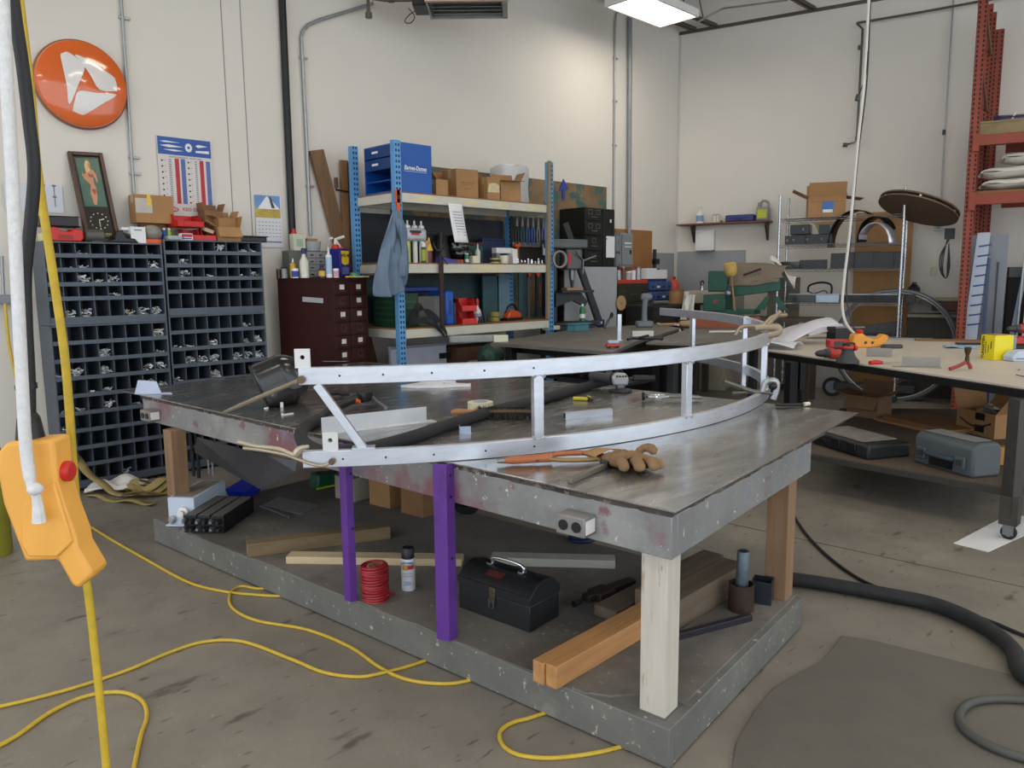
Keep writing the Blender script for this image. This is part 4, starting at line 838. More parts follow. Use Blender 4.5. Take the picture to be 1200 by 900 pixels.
# ================================================================== blue pallet rack against wall_left
bluerack = mat('rack_blue', '#5c9ad0', .45, .0, var=.08, scale=5); beamm = mat('beam_cream', '#cdc9bb', .5, var=.06, scale=5, color2='#a39c86', thr=.66); deckw = mat('shelf_board', '#8a6645', .7, var=.15, scale=6)
RX0, RX1, RY0, RY1, RTOP = 4.43, 6.545, 6.0, 6.66, 2.935
ZT, ZM, ZL = 2.458, 1.795, 1.165
rk = thing('blue_rack', 'blue and cream steel storage rack against the left wall', 'shelving', (RX0, RY0, 0))
def upright(mb, x, y, h, w_=.075, d_=.06, s=1):
    mb.bx(x - w_ / 2, y, 0, x + w_ / 2, y + .004, h); mb.bx(x - w_ / 2, y + .004, 0, x - w_ / 2 + .004, y + d_, h); mb.bx(x + w_ / 2 - .004, y + .004, 0, x + w_ / 2, y + d_, h)
def slotmesh(h, w_=.075, z0=.03, pitch=.05, face=0, inner=.013):
    q = MB(); z = z0
    while z < h - .02:
        for s in (-.5, .5): q.bx(s * inner * 2.4 - .008, -.0012, z, s * inner * 2.4 + .008, .0008, z + .024)
        z += pitch
    return q
slots = mat('slot_dark', '#1c2a3c', .8)
for i, (x, y, h) in enumerate(((0, 0, RTOP), (RX1 - RX0, 0, RTOP), (-.03, RY1 - RY0, RTOP + .02), (RX1 - RX0 + .0, RY1 - RY0, RTOP))):
    q = MB(); upright(q, x, y, h); u = q.build('upright', bluerack, rk, smooth=False)
    s = slotmesh(h).build('slots', slots, u, smooth=False); s.location = (x, y, 0); s['kind'] = 'stuff'
    MB().bx(x - .07, y - .03, 0, x + .07, y + .09, .006).build('foot_plate', bluerack, rk)
W = RX1 - RX0; D = RY1 - RY0
for z in (ZT, ZM, ZL):
    z0_ = z - (0 if z != ZM else 0)
    MB().bx(.04, .0, z - .085, W - .04, .045, z).build('beam', beamm, rk, bevel=.004); MB().bx(.04, D + .015, z - .085, W - .04, D + .06, z).build('beam', beamm, rk, bevel=.004)
    MB().bx(-.02, .07, z - .085, .02, D, z - .002).build('side_beam', beamm, rk, bevel=.004); MB().bx(W - .02, .07, z - .085, W + .02, D, z - .002).build('side_beam', beamm, rk, bevel=.004)
    MB().bx(.0, .01, z, W, D + .05, z + .014).build('shelf_board', deckw, rk)
for x in (.25, .8, 1.25, 1.72):
    MB().bx(x, -.0012, ZT - .055, x + .2, 0, ZT - .02).build('tape_label', mat('masking_tape', '#d9cf9a', .6), rk)
MB().bx(.9, -.0012, ZM - .06, 1.35, 0, ZM - .02).build('tape_label', MATS['masking_tape'], rk)
# dark sheets closing the back of the middle and lower bays
one(MB().bx(0, 0, 0, W - .12, .012, .5), 'back_sheet', 'dark blue-black sheet at the back of the middle bay', 'sheet', mat('sheet_navy', '#20242e', .5, var=.3, scale=3), (RX0 + .06, RY1 + .07, ZM + .03))
one(MB().bx(0, 0, 0, W - .12, .012, .5), 'back_sheet', 'dark teal stained sheet at the back of the lower bay', 'sheet', mat('sheet_teal', '#2f4348', .6, var=.35, scale=3, color2='#5d5340', thr=.62), (RX0 + .06, RY1 + .07, ZL + .03))
# orange safety post strapped to the front-left upright
q = MB(); q.bx(-.038, -.02, 0, .0, 0, .62); q.bx(-.05, -.02, .5, .005, .0, .62); t = thing('orange_bracket', 'orange steel bracket clipped on the blue upright above the shirt', 'bracket', (RX0 - .0, RY0 - .004, 1.86)); q.build('channel', mat('rack_orange', '#d45a2b', .45), t, bevel=.002); MB().bx(-.033, -.0215, .535, -.012, -.02, .57).build('slot', black, t)
# wooden stick fixed beside the right upright
one(MB().hexa([(-.03, -.02, 0), (.02, -.02, 0), (.02, .01, 0), (-.03, .01, 0), (.01, -.02, 1.75), (.05, -.02, 1.75), (.05, .01, 1.75), (.01, .01, 1.75)]), 'wood_strip', 'grey-brown wood strip tied along the right blue upright', 'strip', mat('grey_wood', '#8d8067', .7, var=.2, stretch=(8, 8, .8)), (RX1 - .075, RY0 - .012, 1.19))
# --- the shirt
def shirt(u, v):
    # v 0 bottom .. 1 top ; hanging folded cloth
    top = V((4.365, 5.955, 2.30)); wid = .035 + .15 * (1 - v) ** .75 + .03 * math.sin(3 * (1 - v))
    x = top.x - .02 - .09 * (1 - v) ** 1.2 + (u - .5) * 2 * wid
    z = 2.30 - (1 - v) * (.80 - .10 * (u - .5) - .22 * (u - .5) ** 2) - .05 * abs(u - .5) * v
    y = 5.93 - .055 * (1 - v) ** .5 * math.sin(math.pi * u) + .026 * math.sin(u * 15 + 2.2 * math.sin(v * 5)) * (1 - v) ** .6 + .012 * math.sin(u * 31 + v * 9) * (1 - v)
    return (x - 4.3, y - 5.93, z - 1.5)
sh = thing('work_shirt', 'faded blue denim work shirt hanging on the rack corner', 'shirt', (4.3, 5.93, 1.5)); denim = mat('denim', '#66788c', .85, var=.16, scale=5, bump=.1, bscale=160)
MB().grid(shirt, 44, 40).build('shirt_body', denim, sh, solid=.008)
def sleeve(u, v):
    a = 2 * math.pi * u; z = .70 - v * .52; r_ = .035 + .012 * math.sin(v * 9) + .01 * math.sin(a * 3 + v * 7); cx = .03 + .035 * v + .02 * math.sin(v * 4); return (cx + r_ * math.cos(a), -.075 + r_ * .55 * math.sin(a), z)
MB().grid(sleeve, 16, 22).build('sleeve', denim, sh)
# --- blue drawer cabinet on the top shelf: drawers face left
bluecab = mat('cabinet_blue', '#1a55a8', .35, .1, var=.05); bluedk = mat('cabinet_blue_dark', '#163f78', .4, .1)
c0 = V((4.475, 6.05, ZT + .015)); t = thing('drawer_cabinet', 'blue steel drawer cabinet on top of the rack', 'cabinet', c0); cw, cd_, chh = .40, .56, .46
q = MB(); q.bx(0, 0, 0, cw, .01, chh); q.bx(0, cd_ - .01, 0, cw, cd_, chh); q.bx(cw - .01, .01, 0, cw, cd_ - .01, chh); q.bx(0, .01, 0, cw - .01, cd_ - .01, .01); q.bx(0, .01, chh - .01, cw - .01, cd_ - .01, chh); q.build('cabinet_body', bluecab, t, smooth=False)
for i, z in enumerate((.345, .23)): 
    d = MB().bx(-.006, .015, z, .3, cd_ - .015, z + .105).build('drawer', bluedk, t, bevel=.003); MB().bx(-.009, .32, z + .045, -.006, .42, z + .065).build('drawer_label', white, d)
for z in (.118, .012): MB().bx(0.01, .012, z, cw - .012, cd_ - .012, z + .012).build('inner_shelf', bluecab, t)
text('cabinet_lettering', 'Barnes-Dames', .058, white, t, (cw * .5, -.002, chh * .5), bold=.0012, shear=.15, sx=.78)
MB().bx(cw * .16, -.001, chh * .425, cw * .84, 0, chh * .44).build('lettering_rule', mat('pale_blue_ink', '#8fb0d8', .5), t)
# --- cartons on the top shelf
def shp(x, yy): return V((Yp(x, 230, yy).x, yy, ZT + .015))
carton('small_carton', 'small brown carton right of the blue drawer cabinet', shp(514, 6.14), R(-10), .13, .14, .155, card)
t = carton('open_carton', 'open carton with one flap folded out, on the rack top', shp(517, 6.42), R(-4), .24, .2, .2, card, {'l': 40, 'b': 8, 'r': 10})
t = carton('tall_carton', 'tallest plain brown carton in the middle of rack top', shp(540, 6.28), R(-8), .27, .26, .30, card, group=None); q = MB(); q.bx(-.08, -.1312, .16, .08, -.13, .168); q.bx(-.07, -.1312, .14, .07, -.13, .146); q.bx(-.04, -.1312, .1, .04, -.13, .106); q.build('printed_lines', card2, t, smooth=False)
t = carton('dark_carton', 'dark brown carton right of the tallest one', shp(561, 6.42), R(-6), .2, .2, .28, card2); MB().bx(-.02, -.1012, .2, .0, -.1, .24).build('printed_mark', ink, t)
t = carton('labelled_carton', 'brown carton with a torn cream label on rack top', shp(573, 6.16), R(-6), .165, .17, .235, card); MB().prism_xz([(-.078, .08), (.078, .08), (.07, .12), (.078, .15), (.03, .18), (-.06, .17)], -.0865, -.085).build('torn_label', mat('torn_cream', '#cfc39a', .7, var=.15, scale=20), t, smooth=False)
t = carton('open_carton', 'open carton with sagging flaps before the white sack', shp(594, 6.16), R(-16), .25, .18, .22, card, {'f': 95, 'b': 20, 'r': 30})
def sack(u, v):
    a = 2 * math.pi * u; cs, sn = math.cos(a), math.sin(a); k = (abs(cs) ** 5 + abs(sn) ** 5) ** -.2; b = 1 + .03 * math.sin(a * 5 + v * 6) * math.sin(math.pi * v) ; s = 1 - .25 * max(0, v - .9) * 10 * (1 if v < 1 else 4)
    return (.2 * k * cs * b * s, .16 * k * sn * b * s, .47 * min(v, .985) + (.012 * math.sin(a * 4) if v > .8 else 0))
p = shp(597, 6.46); t = thing('white_sack_box', 'large wrinkled white wrapped box on the rack top', 'package', p, R(-4)); MB().grid(sack, 32, 14).build('wrapping', mat('white_wrap', '#cfd0cf', .45, var=.06, scale=6, bump=.3, bscale=9), t); MB().bx(-.14, -.1, .0, .14, .1, .455).build('filling', paper, t)
# --- papers and straps
p = Yp(527, 241, 5.99); q = MB(); q.grid(lambda u, v: ((u - .5) * .19 + .05 * (1 - v), -.01 - .03 * (1 - v) ** 2 - .02 * math.sin(u * 3) * (1 - v), -.38 * (1 - v) + .02), 6, 10)
t = thing('hanging_list', 'white printed list hanging from the top rack beam', 'paper', V((p.x + .06, 5.985, p.z)), R(3)); q.build('sheet', paper, t, solid=.001)
q = MB()
for i in range(9): q.box((.01 + .006 * i, -.018 - .003 * i, -.06 - .028 * i), (.12, .002, .006), rot=(.12, .0, 0))
q.build('printed_lines', grey, t)
# --- middle shelf goods
def mid(x, yy): return V((Yp(x, 308, yy).x, yy, ZM + .015))
def low(x, yy): return V((Yp(x, 375, yy).x, yy, ZL + .015))
p = mid(489, 6.18); t = thing('nozzle_rack', 'white bottle carrier with three pointed nozzles', 'bottle rack', p, R(0)); bm_ = mat('rack_silver', '#b9bbc4', .4, .2)
MB().bx(-.15, -.05, .21, .1, .07, .34).build('carrier_head', bm_, t, bevel=.03); MB().bx(.0, -.052, .27, -.1, -.05, .31).build('emblem', redink, t); MB().bx(-.12, -.0525, .29, .02, -.05, .315).build('emblem', black, t)
for i in range(3): MB().lathe([(.03, .34), (.03, .36), (.01, .375), (.008, .41), (.0, .415)], (-.11 + i * .085, 0, 0), 10).build('nozzle', white, t)
for i in range(3): MB().cyl((-.11 + i * .085, 0, 0), (-.11 + i * .085, 0, .22), .026).build('tube', (mat('lime_liquid', '#b6bf62', .3), glassy, white)[i], t)
MB().bx(.075, -.05, 0, .13, .06, .22).build('side_board', cardlight, t)
spraycan('spray_can', 'green and white spray can on the middle shelf', mid(496.5, 6.15), .025, .2, green, white, mat('label_lime', '#a3b44a', .5))
t = thing('yellow_funnel', 'yellow cone funnel standing on a red can', 'funnel', mid(503, 6.15)); MB().lathe([(.042, .12), (.012, .22), (.01, .25)], n=16).build('cone', mat('funnel_yellow', '#d9b92c', .4), t); MB().lathe([(.036, 0), (.036, .118)], n=16).build('can', mat('can_maroon', '#6b3038', .4), t)
# motorcycle-style black helmet + neighbour
t = thing('black_helmet', 'glossy black full-face helmet on the middle shelf', 'helmet', mid(533, 6.28)); gb = mat('gloss_black', '#101114', .12, var=.1, coat=.7)
q = MB(); q.ball((0, 0, .17), (.13, .15, .14), 24, 16); q.build('shell', gb, t); q = MB(); q.ball((0.03, -.05, .10), (.125, .12, .09), 20, 12); q.build('chin_bar', gb, t); q = MB(); q.ball((.03, -.06, .175), (.11, .105, .055), 20, 10); q.build('visor', mat('visor', '#2b2d31', .08, coat=.5), t)
t = thing('black_pouch', 'black leather pouch and straps beside the helmet', 'bag', mid(517, 6.25)); q = MB(); q.grid(lambda u, v: ((.11 + .02 * math.sin(9 * u)) * math.cos(2 * math.pi * u) * (1 - .5 * v), .09 * math.sin(2 * math.pi * u) * (1 - .4 * v), .3 * v + .02 * math.sin(12 * u) * v), 18, 8); q.build('pouch', black, t); q = MB(); q.tube(smooth_path([(-.08, 0, .28), (-.14, -.05, .2), (-.1, -.08, .12), (-.02, -.1, .2)], 5), .012, n=6, flat=.4); q.build('strap', black, t)
t = thing('blue_trays', 'low blue and purple plastic wedges before the helmet', 'tray', mid(523, 6.07)); MB().prism_xz([(-.11, 0), (.13, 0), (.13, .02), (-.1, .06)], -.04, .04).build('wedge', mat('violet_blue', '#3b3fa0', .4), t, smooth=False)
t = thing('orange_packets', 'row of small orange packets before the helmet', 'box', mid(535, 6.07)); 
for i in range(3): MB().bx(-.07 + i * .05, -.03, 0, -.03 + i * .05, .03, .035).build('packet', mat('dull_orange', '#a8532e', .5), t, bevel=.002)
vessel('green_can', 'small green and white can right of the helmet', 'can', mid(547, 6.08), [(.022, 0), (.022, .09)], mat('can_green', '#2f7a57', .4), [(.02, .09), (.02, .1)], white, (.01, .04, .0225), paper)
t = thing('green_file_box', 'dark green ribbed box on the middle shelf', 'box', mid(553, 6.42)); MB().bx(-.1, -.07, 0, .1, .07, .2).build('box', mat('bottle_green', '#1f4a40', .5), t, bevel=.005); 
for i in range(4): MB().bx(-.1, -.073, .03 + i * .04, .1, -.07, .045 + i * .04).build('rib', mat('bottle_green_light', '#2a5a4e', .5), t)
vessel('white_squeeze_bottle', 'tall white squeeze bottle with bent spout', 'bottle', mid(560, 6.28), [(.028, 0), (.028, .13), (.012, .16)], glassy, [(.01, .155), (.008, .2), (.004, .215)], white)
carton('cream_carton', 'small cream carton on the middle shelf', mid(556, 6.08), R(-5), .085, .07, .075, cream, tape=False)
t = thing('yellow_tape', 'yellow and black round tape tin on the middle shelf', 'tape', mid(580, 6.1)); MB().lathe([(.05, 0), (.055, .004), (.055, .05), (.05, .055)], n=18).build('tin', mat('tin_yellow', '#bcae34', .4), t); MB().lathe([(.0555, .015), (.0555, .04)], n=18, cap=False).build('label', ink, t)
t = thing('string_ball', 'cream tub of string with dark top', 'tub', mid(590.5, 6.1)); MB().lathe([(.045, 0), (.055, .07), (.05, .085)], n=18).build('tub', cream, t); MB().ball((0, 0, .09), (.045, .045, .02)).build('contents', darkgrey, t)
t = thing('white_gauge_box', 'white L-shaped printed boxes on the middle shelf', 'box', mid(592, 6.34)); MB().bx(-.16, -.03, .12, .1, .05, .18).build('box', paper, t, bevel=.003); MB().bx(.06, -.06, 0, .14, .02, .17).build('box', white, t, bevel=.003); MB().bx(-.16, -.03, 0, -.1, .05, .12).build('box', grey, t)
carton('white_box', 'small white box with purple print on the middle shelf', mid(602, 6.12), R(-5), .07, .06, .075, paper, tape=False)
# tool holder with hanging pliers behind
yb = 6.6; a, b = Yp(600, 284, yb), Yp(645, 284, yb)
t = thing('tool_holder', 'grey tool rail on a dark board at rack right', 'tool holder', V((a.x, yb - .02, 2.02))); L = b.x - a.x - .02
MB().bx(0, 0, 0, L, .02, .055).build('rail', galv, t, bevel=.003); MB().bx(0, .03, -.28, L, .045, .36).build('board', mat('peg_dark', '#33302c', .7), t)
for i in range(7):
    x = .05 + i * (L - .1) / 6; t = thing('pliers', ('pair of %s handled pliers hanging on the tool rail, %s from the left' % (('black', 'dark teal', 'blue', 'blue', 'grey', 'purple', 'black')[i], ('first', 'second', 'third', 'fourth', 'fifth', 'sixth', 'seventh')[i])), 'pliers', V((a.x + x, yb - .035, 2.06)), group='pliers on the tool rail')
    hm_ = (black, mat('teal_grip', '#22606b', .4), mat('grip_blue', '#2b5aa8', .4), MATS['grip_blue'], grey, mat('grip_purple', '#6a5fa0', .4), black)[i]
    for s in (-1, 1): q = MB(); q.tube(smooth_path([(0, 0, .22), (s * .02, 0, .16), (s * .022, 0, .08), (s * .014, 0, -.01)], 4), .008, n=6); q.build('handle', hm_, t)
    q = MB(); q.prism_xz([(-.018, .2), (.018, .2), (.014, .26), (.004, .31), (-.004, .31), (-.014, .26)], -.008, .008); q.build('jaws', steel, t, bevel=.002)
# chrome sockets along the shelf under the rail, orange hammer handle
for i in range(8):
    x = 607 + i * 4.0; h_ = random.uniform(.03, .075); r_ = random.uniform(.012, .022)
    vessel('socket', 'chrome socket standing on the shelf under the pliers, %s from the left' % ('first second third fourth fifth sixth seventh eighth ninth'.split()[i]), 'socket', mid(x, 6.2 + .1 * (i % 2)), [(r_ * .8, 0), (r_, .004), (r_, h_ * .6), (r_ * .75, h_ * .7), (r_ * .75, h_)], chrome, n=10, group='sockets on the middle shelf')
t = thing('orange_hammer', 'orange headed tool hanging left of the pliers', 'hammer', V((Yp(604, 282, 6.58).x, 6.55, ZM + .12))); MB().bx(-.05, -.02, .1, .05, .02, .135).build('head', orange, t, bevel=.004); MB().bx(-.015, -.015, -.05, .015, .015, .1).build('handle', mat('dull_orange2', '#b05a38', .5), t, bevel=.003)
t = thing('white_hook_bottle', 'white packet hanging at the right end of the rack', 'packet', V((Yp(639, 285, 6.3).x, 6.3, ZM + .12))); MB().bx(-.03, -.02, 0, .03, .02, .13).build('packet', glassy, t, bevel=.008); MB().bx(-.02, -.0215, .03, .02, -.02, .1).build('print', redink, t)
# dark goods in the depth of the middle bay
for i, (x, w_, h_, m, lab) in enumerate(((515, .5, .34, black, 'black bin at the back of the middle shelf'), (575, .34, .30, navy, 'dark blue bin at the back of the middle shelf'), (545, .3, .24, mat('dark_brown', '#4a3026', .7), 'dark brown box behind the helmet'))):
    t = thing('storage_bin', lab, 'bin', mid(x, 6.6) + V((0, -.02 if i < 2 else -.1, 0))); MB().bx(-w_ / 2, -.03, 0, w_ / 2, .04, h_).build('bin', m, t, bevel=.01); MB().bx(-w_ / 2 - .01, -.04, h_ - .03, w_ / 2 + .01, .04, h_).build('rim', m, t, bevel=.004)
# --- bottom shelf goods
p = low(452, 6.3); t = thing('green_crate', 'dark green plastic crate on the lower rack shelf', 'crate', V((4.62, 6.30, ZL + .015))); gm = mat('crate_green', '#1c3d27', .5)
MB().bx(-.15, -.16, 0, .12, .25, .34).build('crate', gm, t, bevel=.01)
for i in range(4): MB().bx(-.153, -.1, .06 + i * .06, -.15, .2, .08 + i * .06).build('rib', mat('crate_green_light', '#28543a', .5), t); MB().bx(-.1, -.163, .06 + i * .06, .08, -.16, .08 + i * .06).build('rib', MATS['crate_green_light'], t)
p = low(494, 6.3); t = thing('grey_case', 'grey ridged equipment case on the lower shelf', 'case', p); MB().bx(-.14, -.14, 0, .14, .2, .3).build('case', mat('case_grey', '#62645f', .5), t, bevel=.008)
for i in range(4): MB().bx(.06 + i * .022, -.146, .01, .07 + i * .022, -.14, .29).build('ridge', grey, t)
t = thing('blue_lid_tub', 'blue lidded tub behind the grey case', 'tub', low(490, 6.56)); MB().bx(-.24, -.06, 0, .2, .05, .34).build('tub', navy, t, bevel=.01); MB().bx(-.26, -.08, .34, .22, .06, .39).build('lid', mat('lid_blue', '#1f3f94', .4), t, bevel=.008)
p = low(521, 6.2); t = thing('blue_case', 'bright blue upright case on the lower shelf', 'case', p); MB().bx(-.055, -.1, 0, .05, .2, .35).build('case', mat('case_blue', '#1757b4', .35), t, bevel=.02); MB().bx(-.02, -.104, .1, .015, -.1, .25).build('handle', mat('case_blue_dark', '#123f86', .4), t, bevel=.004)
p = low(529, 6.28); t = thing('teal_case', 'slim teal case right of the bright blue case', 'case', p); MB().bx(-.04, -.1, 0, .04, .1, .22).build('case', mat('teal_case', '#3b6d84', .4), t, bevel=.01); MB().bx(-.02, -.103, .05, .02, -.1, .17).build('handle', darkgrey, t)
stackbin('red_parts_bin', 'lower red open bin on the lower rack shelf', low(545, 6.12), R(-12), .17, .2, .13, red, 'red bins on the lower rack shelf'); stackbin('red_parts_bin', 'upper red open bin on the lower rack shelf', low(545, 6.12) + V((0, 0, .134)), R(-12), .17, .2, .13, red, 'red bins on the lower rack shelf')
vessel('spray_bottle', 'white spray bottle with red trigger on the lower shelf', 'bottle', low(559.5, 6.16), [(.05, 0), (.052, .01), (.04, .12), (.016, .17), (.014, .19)], glassy, [(.018, .185), (.02, .23), (.012, .26)], red, (.03, .1, .047), mat('label_greyblue', '#8d97ab', .5))
t = thing('yellow_tape_rolls', 'two stacked rolls of yellow tape on the lower shelf', 'tape', low(579, 6.16))
for i in range(2): MB().lathe([(.03, .005 + i * .055), (.06, .005 + i * .055), (.06, .05 + i * .055), (.03, .05 + i * .055), (.03, .005 + i * .055)], (i * .015, 0, 0), 18, cap=False).build('roll', mat('tape_olive', '#8d7f35', .5), t)
for i in range(4): vessel('small_fitting', 'dark pipe fitting left of the yellow tape rolls, %s from the left' % ('first', 'second', 'third', 'fourth')[i], 'fitting', low(562 + i * 3.4, 6.06 + .03 * (i % 2)), [(.018, 0), (.018, .03), (.012, .03), (.012, .06), (.016, .06), (.016, .07)], darksteel, n=10, group='fittings on the lower shelf')
p = low(600, 6.18); t = thing('orange_sander', 'orange and black power tool on the lower shelf', 'power tool', p, R(10)); q = MB(); q.prism_xz([(-.13, .03), (.12, .02), (.14, .06), (.08, .1), (-.02, .12), (-.1, .1)], -.045, .045); q.build('body', mat('tool_orange', '#c94f22', .4), t, bevel=.015); q = MB(); q.tube(smooth_path([(-.11, 0, .09), (-.06, 0, .16), (.04, 0, .17), (.11, 0, .09)], 5), .014); q.build('handle', black, t); MB().bx(-.15, -.05, 0, .14, .05, .03).build('base_plate', black, t, bevel=.004)
# bundle of black cables over the front edge
t = thing('cable_bundle', 'tangled black cables drooping over the lower rack beam', 'cable', low(496, 6.08))
for i in range(6):
    k = i * .017; pts = [(-.2, -.03, .03 + k), (-.12, -.06 - .006 * i, .15 + k), (.0, -.085, .17 - k * .8), (.12, -.10 - .004 * i, .08 - k * .5), (.2 - k, -.115 - .004 * i, -.06 + k), (.17 - k, -.12 - .004 * i, -.1 + k), (.05, -.115, .0 + k), (-.08, -.08, .045 + k * .6), (-.2, -.03, .03 + k * .5)]
    MB().tube(smooth_path(pts, 5), .0065, n=6).build('cable', rubber, t)
p = Yp(517, 310, 5.97); q = MB(); q.bx(-.03, -.008, 0, .02, .008, .72); t = thing('leather_strap', 'dark brown flat strap hanging down before the lower shelf', 'strap', V((p.x, 5.965, 1.16))); q.build('strap', mat('strap_brown', '#33201c', .6), t, bevel=.002); q = MB(); q.tube([(0, -.012, .7), (.04, -.02, .66), (.06, -.02, .63)], .005, n=5); q.build('buckle_pin', blackmetal, t)
# clamps hung under the middle shelf at the right
for i, x in enumerate((619, 629, 637)):
    p = V((Yp(x, 335, 6.42).x, 6.42, 0)); t = thing('bar_clamp', ('bar clamp with orange head under the middle shelf, left one', 'bar clamp with orange head under the middle shelf, middle one', 'plain dark bar clamp under the middle shelf, right one')[i], 'clamp', V((p.x, 6.42, ZL + .02)), group='bar clamps at the rack end')
    MB().bx(-.02, -.01, 0, .02, .01, .56).build('bar', (mat('bar_grey', '#5a5850', .5, .4), darksteel, darksteel)[i], t)
    q = MB(); q.prism_xz([(-.045, .53), (0, .47), (.045, .53), (.025, .58), (-.025, .58)], -.03, -.01); q.build('head', (mat('clamp_orange', '#cf4526', .5), MATS['clamp_orange'], darksteel)[i], t, bevel=.003)
# teal boards standing at the back of the lower bay
for i, (x, w_, h_, m, lab) in enumerate(((575, .25, .5, mat('teal_board', '#3f5f66', .6, var=.2, scale=7), 'dark teal board at the back of the lower bay'), (590, .2, .52, mat('pale_teal_board', '#7392a0', .6, var=.2, scale=6), 'pale blue-grey board at the back of the lower bay'), (612, .12, .54, MATS['teal_board'], 'narrow teal board right of the rear upright'))):
    q = MB(); q.bx(-w_ / 2, -.012, 0, w_ / 2, .012, h_); one(q, 'leaning_board', lab, 'board', m, low(x, 6.6), smooth=False)
# under the rack: pale panel, brown box, green coil, cable
t = thing('partition_board', 'pale grey board standing below the rack shelf', 'panel', V((4.62, 6.35, 0))); MB().bx(-.1, -.02, 0, .62, .02, .98).build('panel', mat('panel_lilac', '#aeb2c2', .5), t); MB().bx(-.1, -.024, .95, .62, -.02, .98).build('edge', grey, t)
for i in range(3): MB().bx(.52, -.03, .55 + i * .13, .66, -.02, .61 + i * .13).build('slot_bracket', black, t)
carton('brown_crate', 'brown wooden box under the lower rack shelf', V((5.75, 6.4, 0)), 0, .9, .35, .92, mat('crate_brown', '#4f3524', .7, var=.2, scale=4), tape=False)
carton('pale_crate', 'pale low box in front of the brown wooden box', V((5.62, 6.08, 0)), 0, .4, .2, .78, mat('pale_grey_box', '#8f8d88', .6), tape=False)
t = thing('green_chain_hoist', 'dark green machine hanging under the rack with a hose', 'machine', V((Yp(575, 405, 5.85).x, 5.85, .62))); q = MB(); q.ball((0, 0, .22), (.16, .13, .14), 16, 10); q.build('housing', mat('machine_green', '#1f4038', .45), t); q = MB(); q.lathe([(.07, -.14), (.09, -.12), (.09, .1), (.05, .13)], (.02, 0, .22), 14, rot=(0, R(90), R(20))); q.build('drum', green, t); q = MB(); q.tube(smooth_path([(-.15, -.05, .25), (-.24, -.08, .1), (-.2, -.08, -.05), (-.05, -.1, -.04)], 5), .012, n=6); q.build('hose', rubber, t); MB().bx(-.12, -.1, -.62, .12, .1, .1).build('pedestal', darkgrey, t)
# grey tube with white end resting at the table corner
# ================================================================== tables behind the frame
tabm = worn('table_steel', '#77736d', [('#5f5a54', 1.5, .5, .2), ('#8d8a85', 3, .6, .1)], .5, .35)
def polytable(name, lab, poly, z, th, legs, m, legm, low=None):
    c = V((sum(p[0] for p in poly) / len(poly), sum(p[1] for p in poly) / len(poly), 0)); t = thing(name, lab, 'table', c)
    MB().prism([(p[0] - c.x, p[1] - c.y) for p in poly], z - th, z).build('table_top', m, t, smooth=False)
    q = MB(); n = len(poly)
    for i in range(n):
        a = V((poly[i][0] - c.x, poly[i][1] - c.y, 0)) * .82; b = V((poly[(i + 1) % n][0] - c.x, poly[(i + 1) % n][1] - c.y, 0)) * .82; d = b - a
        q = MB(); q.box((a + b) / 2 + V((0, 0, z - th - .04)), (d.length, .04, .08), rz=math.atan2(d.y, d.x)); q.build('frame_rail', legm, t)
    for x, y in legs: MB().bx(x - c.x - .04, y - c.y - .04, 0, x - c.x + .04, y - c.y + .04, z - th).build('leg', legm, t, bevel=.003)
    return t
TAZ, TBZ = 1.05, 1.03
polytable('rear_work_table', 'dark topped work table reaching in front of the rack', [(4.93, 5.3), (4.93, 3.85), (5.9, 4.32), (7.7, 5.03), (8.3, 5.75), (6.79, 5.9)], TAZ, .03, [(5.1, 5.2), (5.08, 4.1), (7.5, 5.1), (7.6, 5.65)], tabm, blackmetal)
polytable('side_work_table', 'grey topped table right behind the end of the curved frame', [(6.02, 4.3), (6.15, 3.95), (7.3, 3.75), (8.2, 4.07), (9.2, 4.75), (8.5, 5.6), (7.75, 4.99)], TBZ, .02, [(6.4, 4.25), (8.1, 4.3), (8.4, 5.3)], tabm, darkgrey)
def onA(x, y): return Zp(x, y, TAZ)
def onT(x, y): return Zp(x, y, TBZ)
# clutter stored under the rear table, seen as a dark row of tools
for i in range(9):
    x = 5.12 + .02 * (i % 3); y = 5.05 - i * .13; t = thing('stored_tool', 'dark tool stored on the shelf under the rear table, %s from the rack end' % 'first second third fourth fifth sixth seventh eighth ninth'.split()[i], 'tool', V((x, y, .78)), R(30 * i), group='tools under the rear table')
    q = MB(); q.tube([(-.08, 0, .03), (.02, 0, .05), (.09, 0, .03)], [.02, .03, .018], n=8); q.build('body', (darksteel, blackmetal, steel)[i % 3], t); q = MB(); q.tube(smooth_path([(.0, 0, .05), (.02, .05, .09), (.06, .06, .04)], 4), .009, n=6); q.build('handle', (black, grey, black)[i % 3], t)
one(MB().bx(-.1, -.8, -.02, .25, .75, 0), 'tool_shelf', 'dark shelf of tools slung under the rear table', 'shelf', blackmetal, (5.12, 4.6, .78))
# grey tube with white end at the rear table's left corner
a, b = Zp(541, 398, TAZ + .04), Zp(592, 396, TAZ + .04)
t = thing('grey_tube', 'grey tube with a white end block at the table corner', 'tube', V((4.99, 5.33, TAZ + .001)), R(150)); MB().bx(0, -.035, 0, .42, .035, .07).build('tube', mat('tube_grey', '#8c8f90', .45), t, bevel=.015); MB().bx(-.14, -.04, 0, .0, .04, .065).build('end_block', cream, t, bevel=.003)
MB().lathe([(.006, 0), (.006, .002)], (-.05, 0, .065), 8).build('hole', black, t)
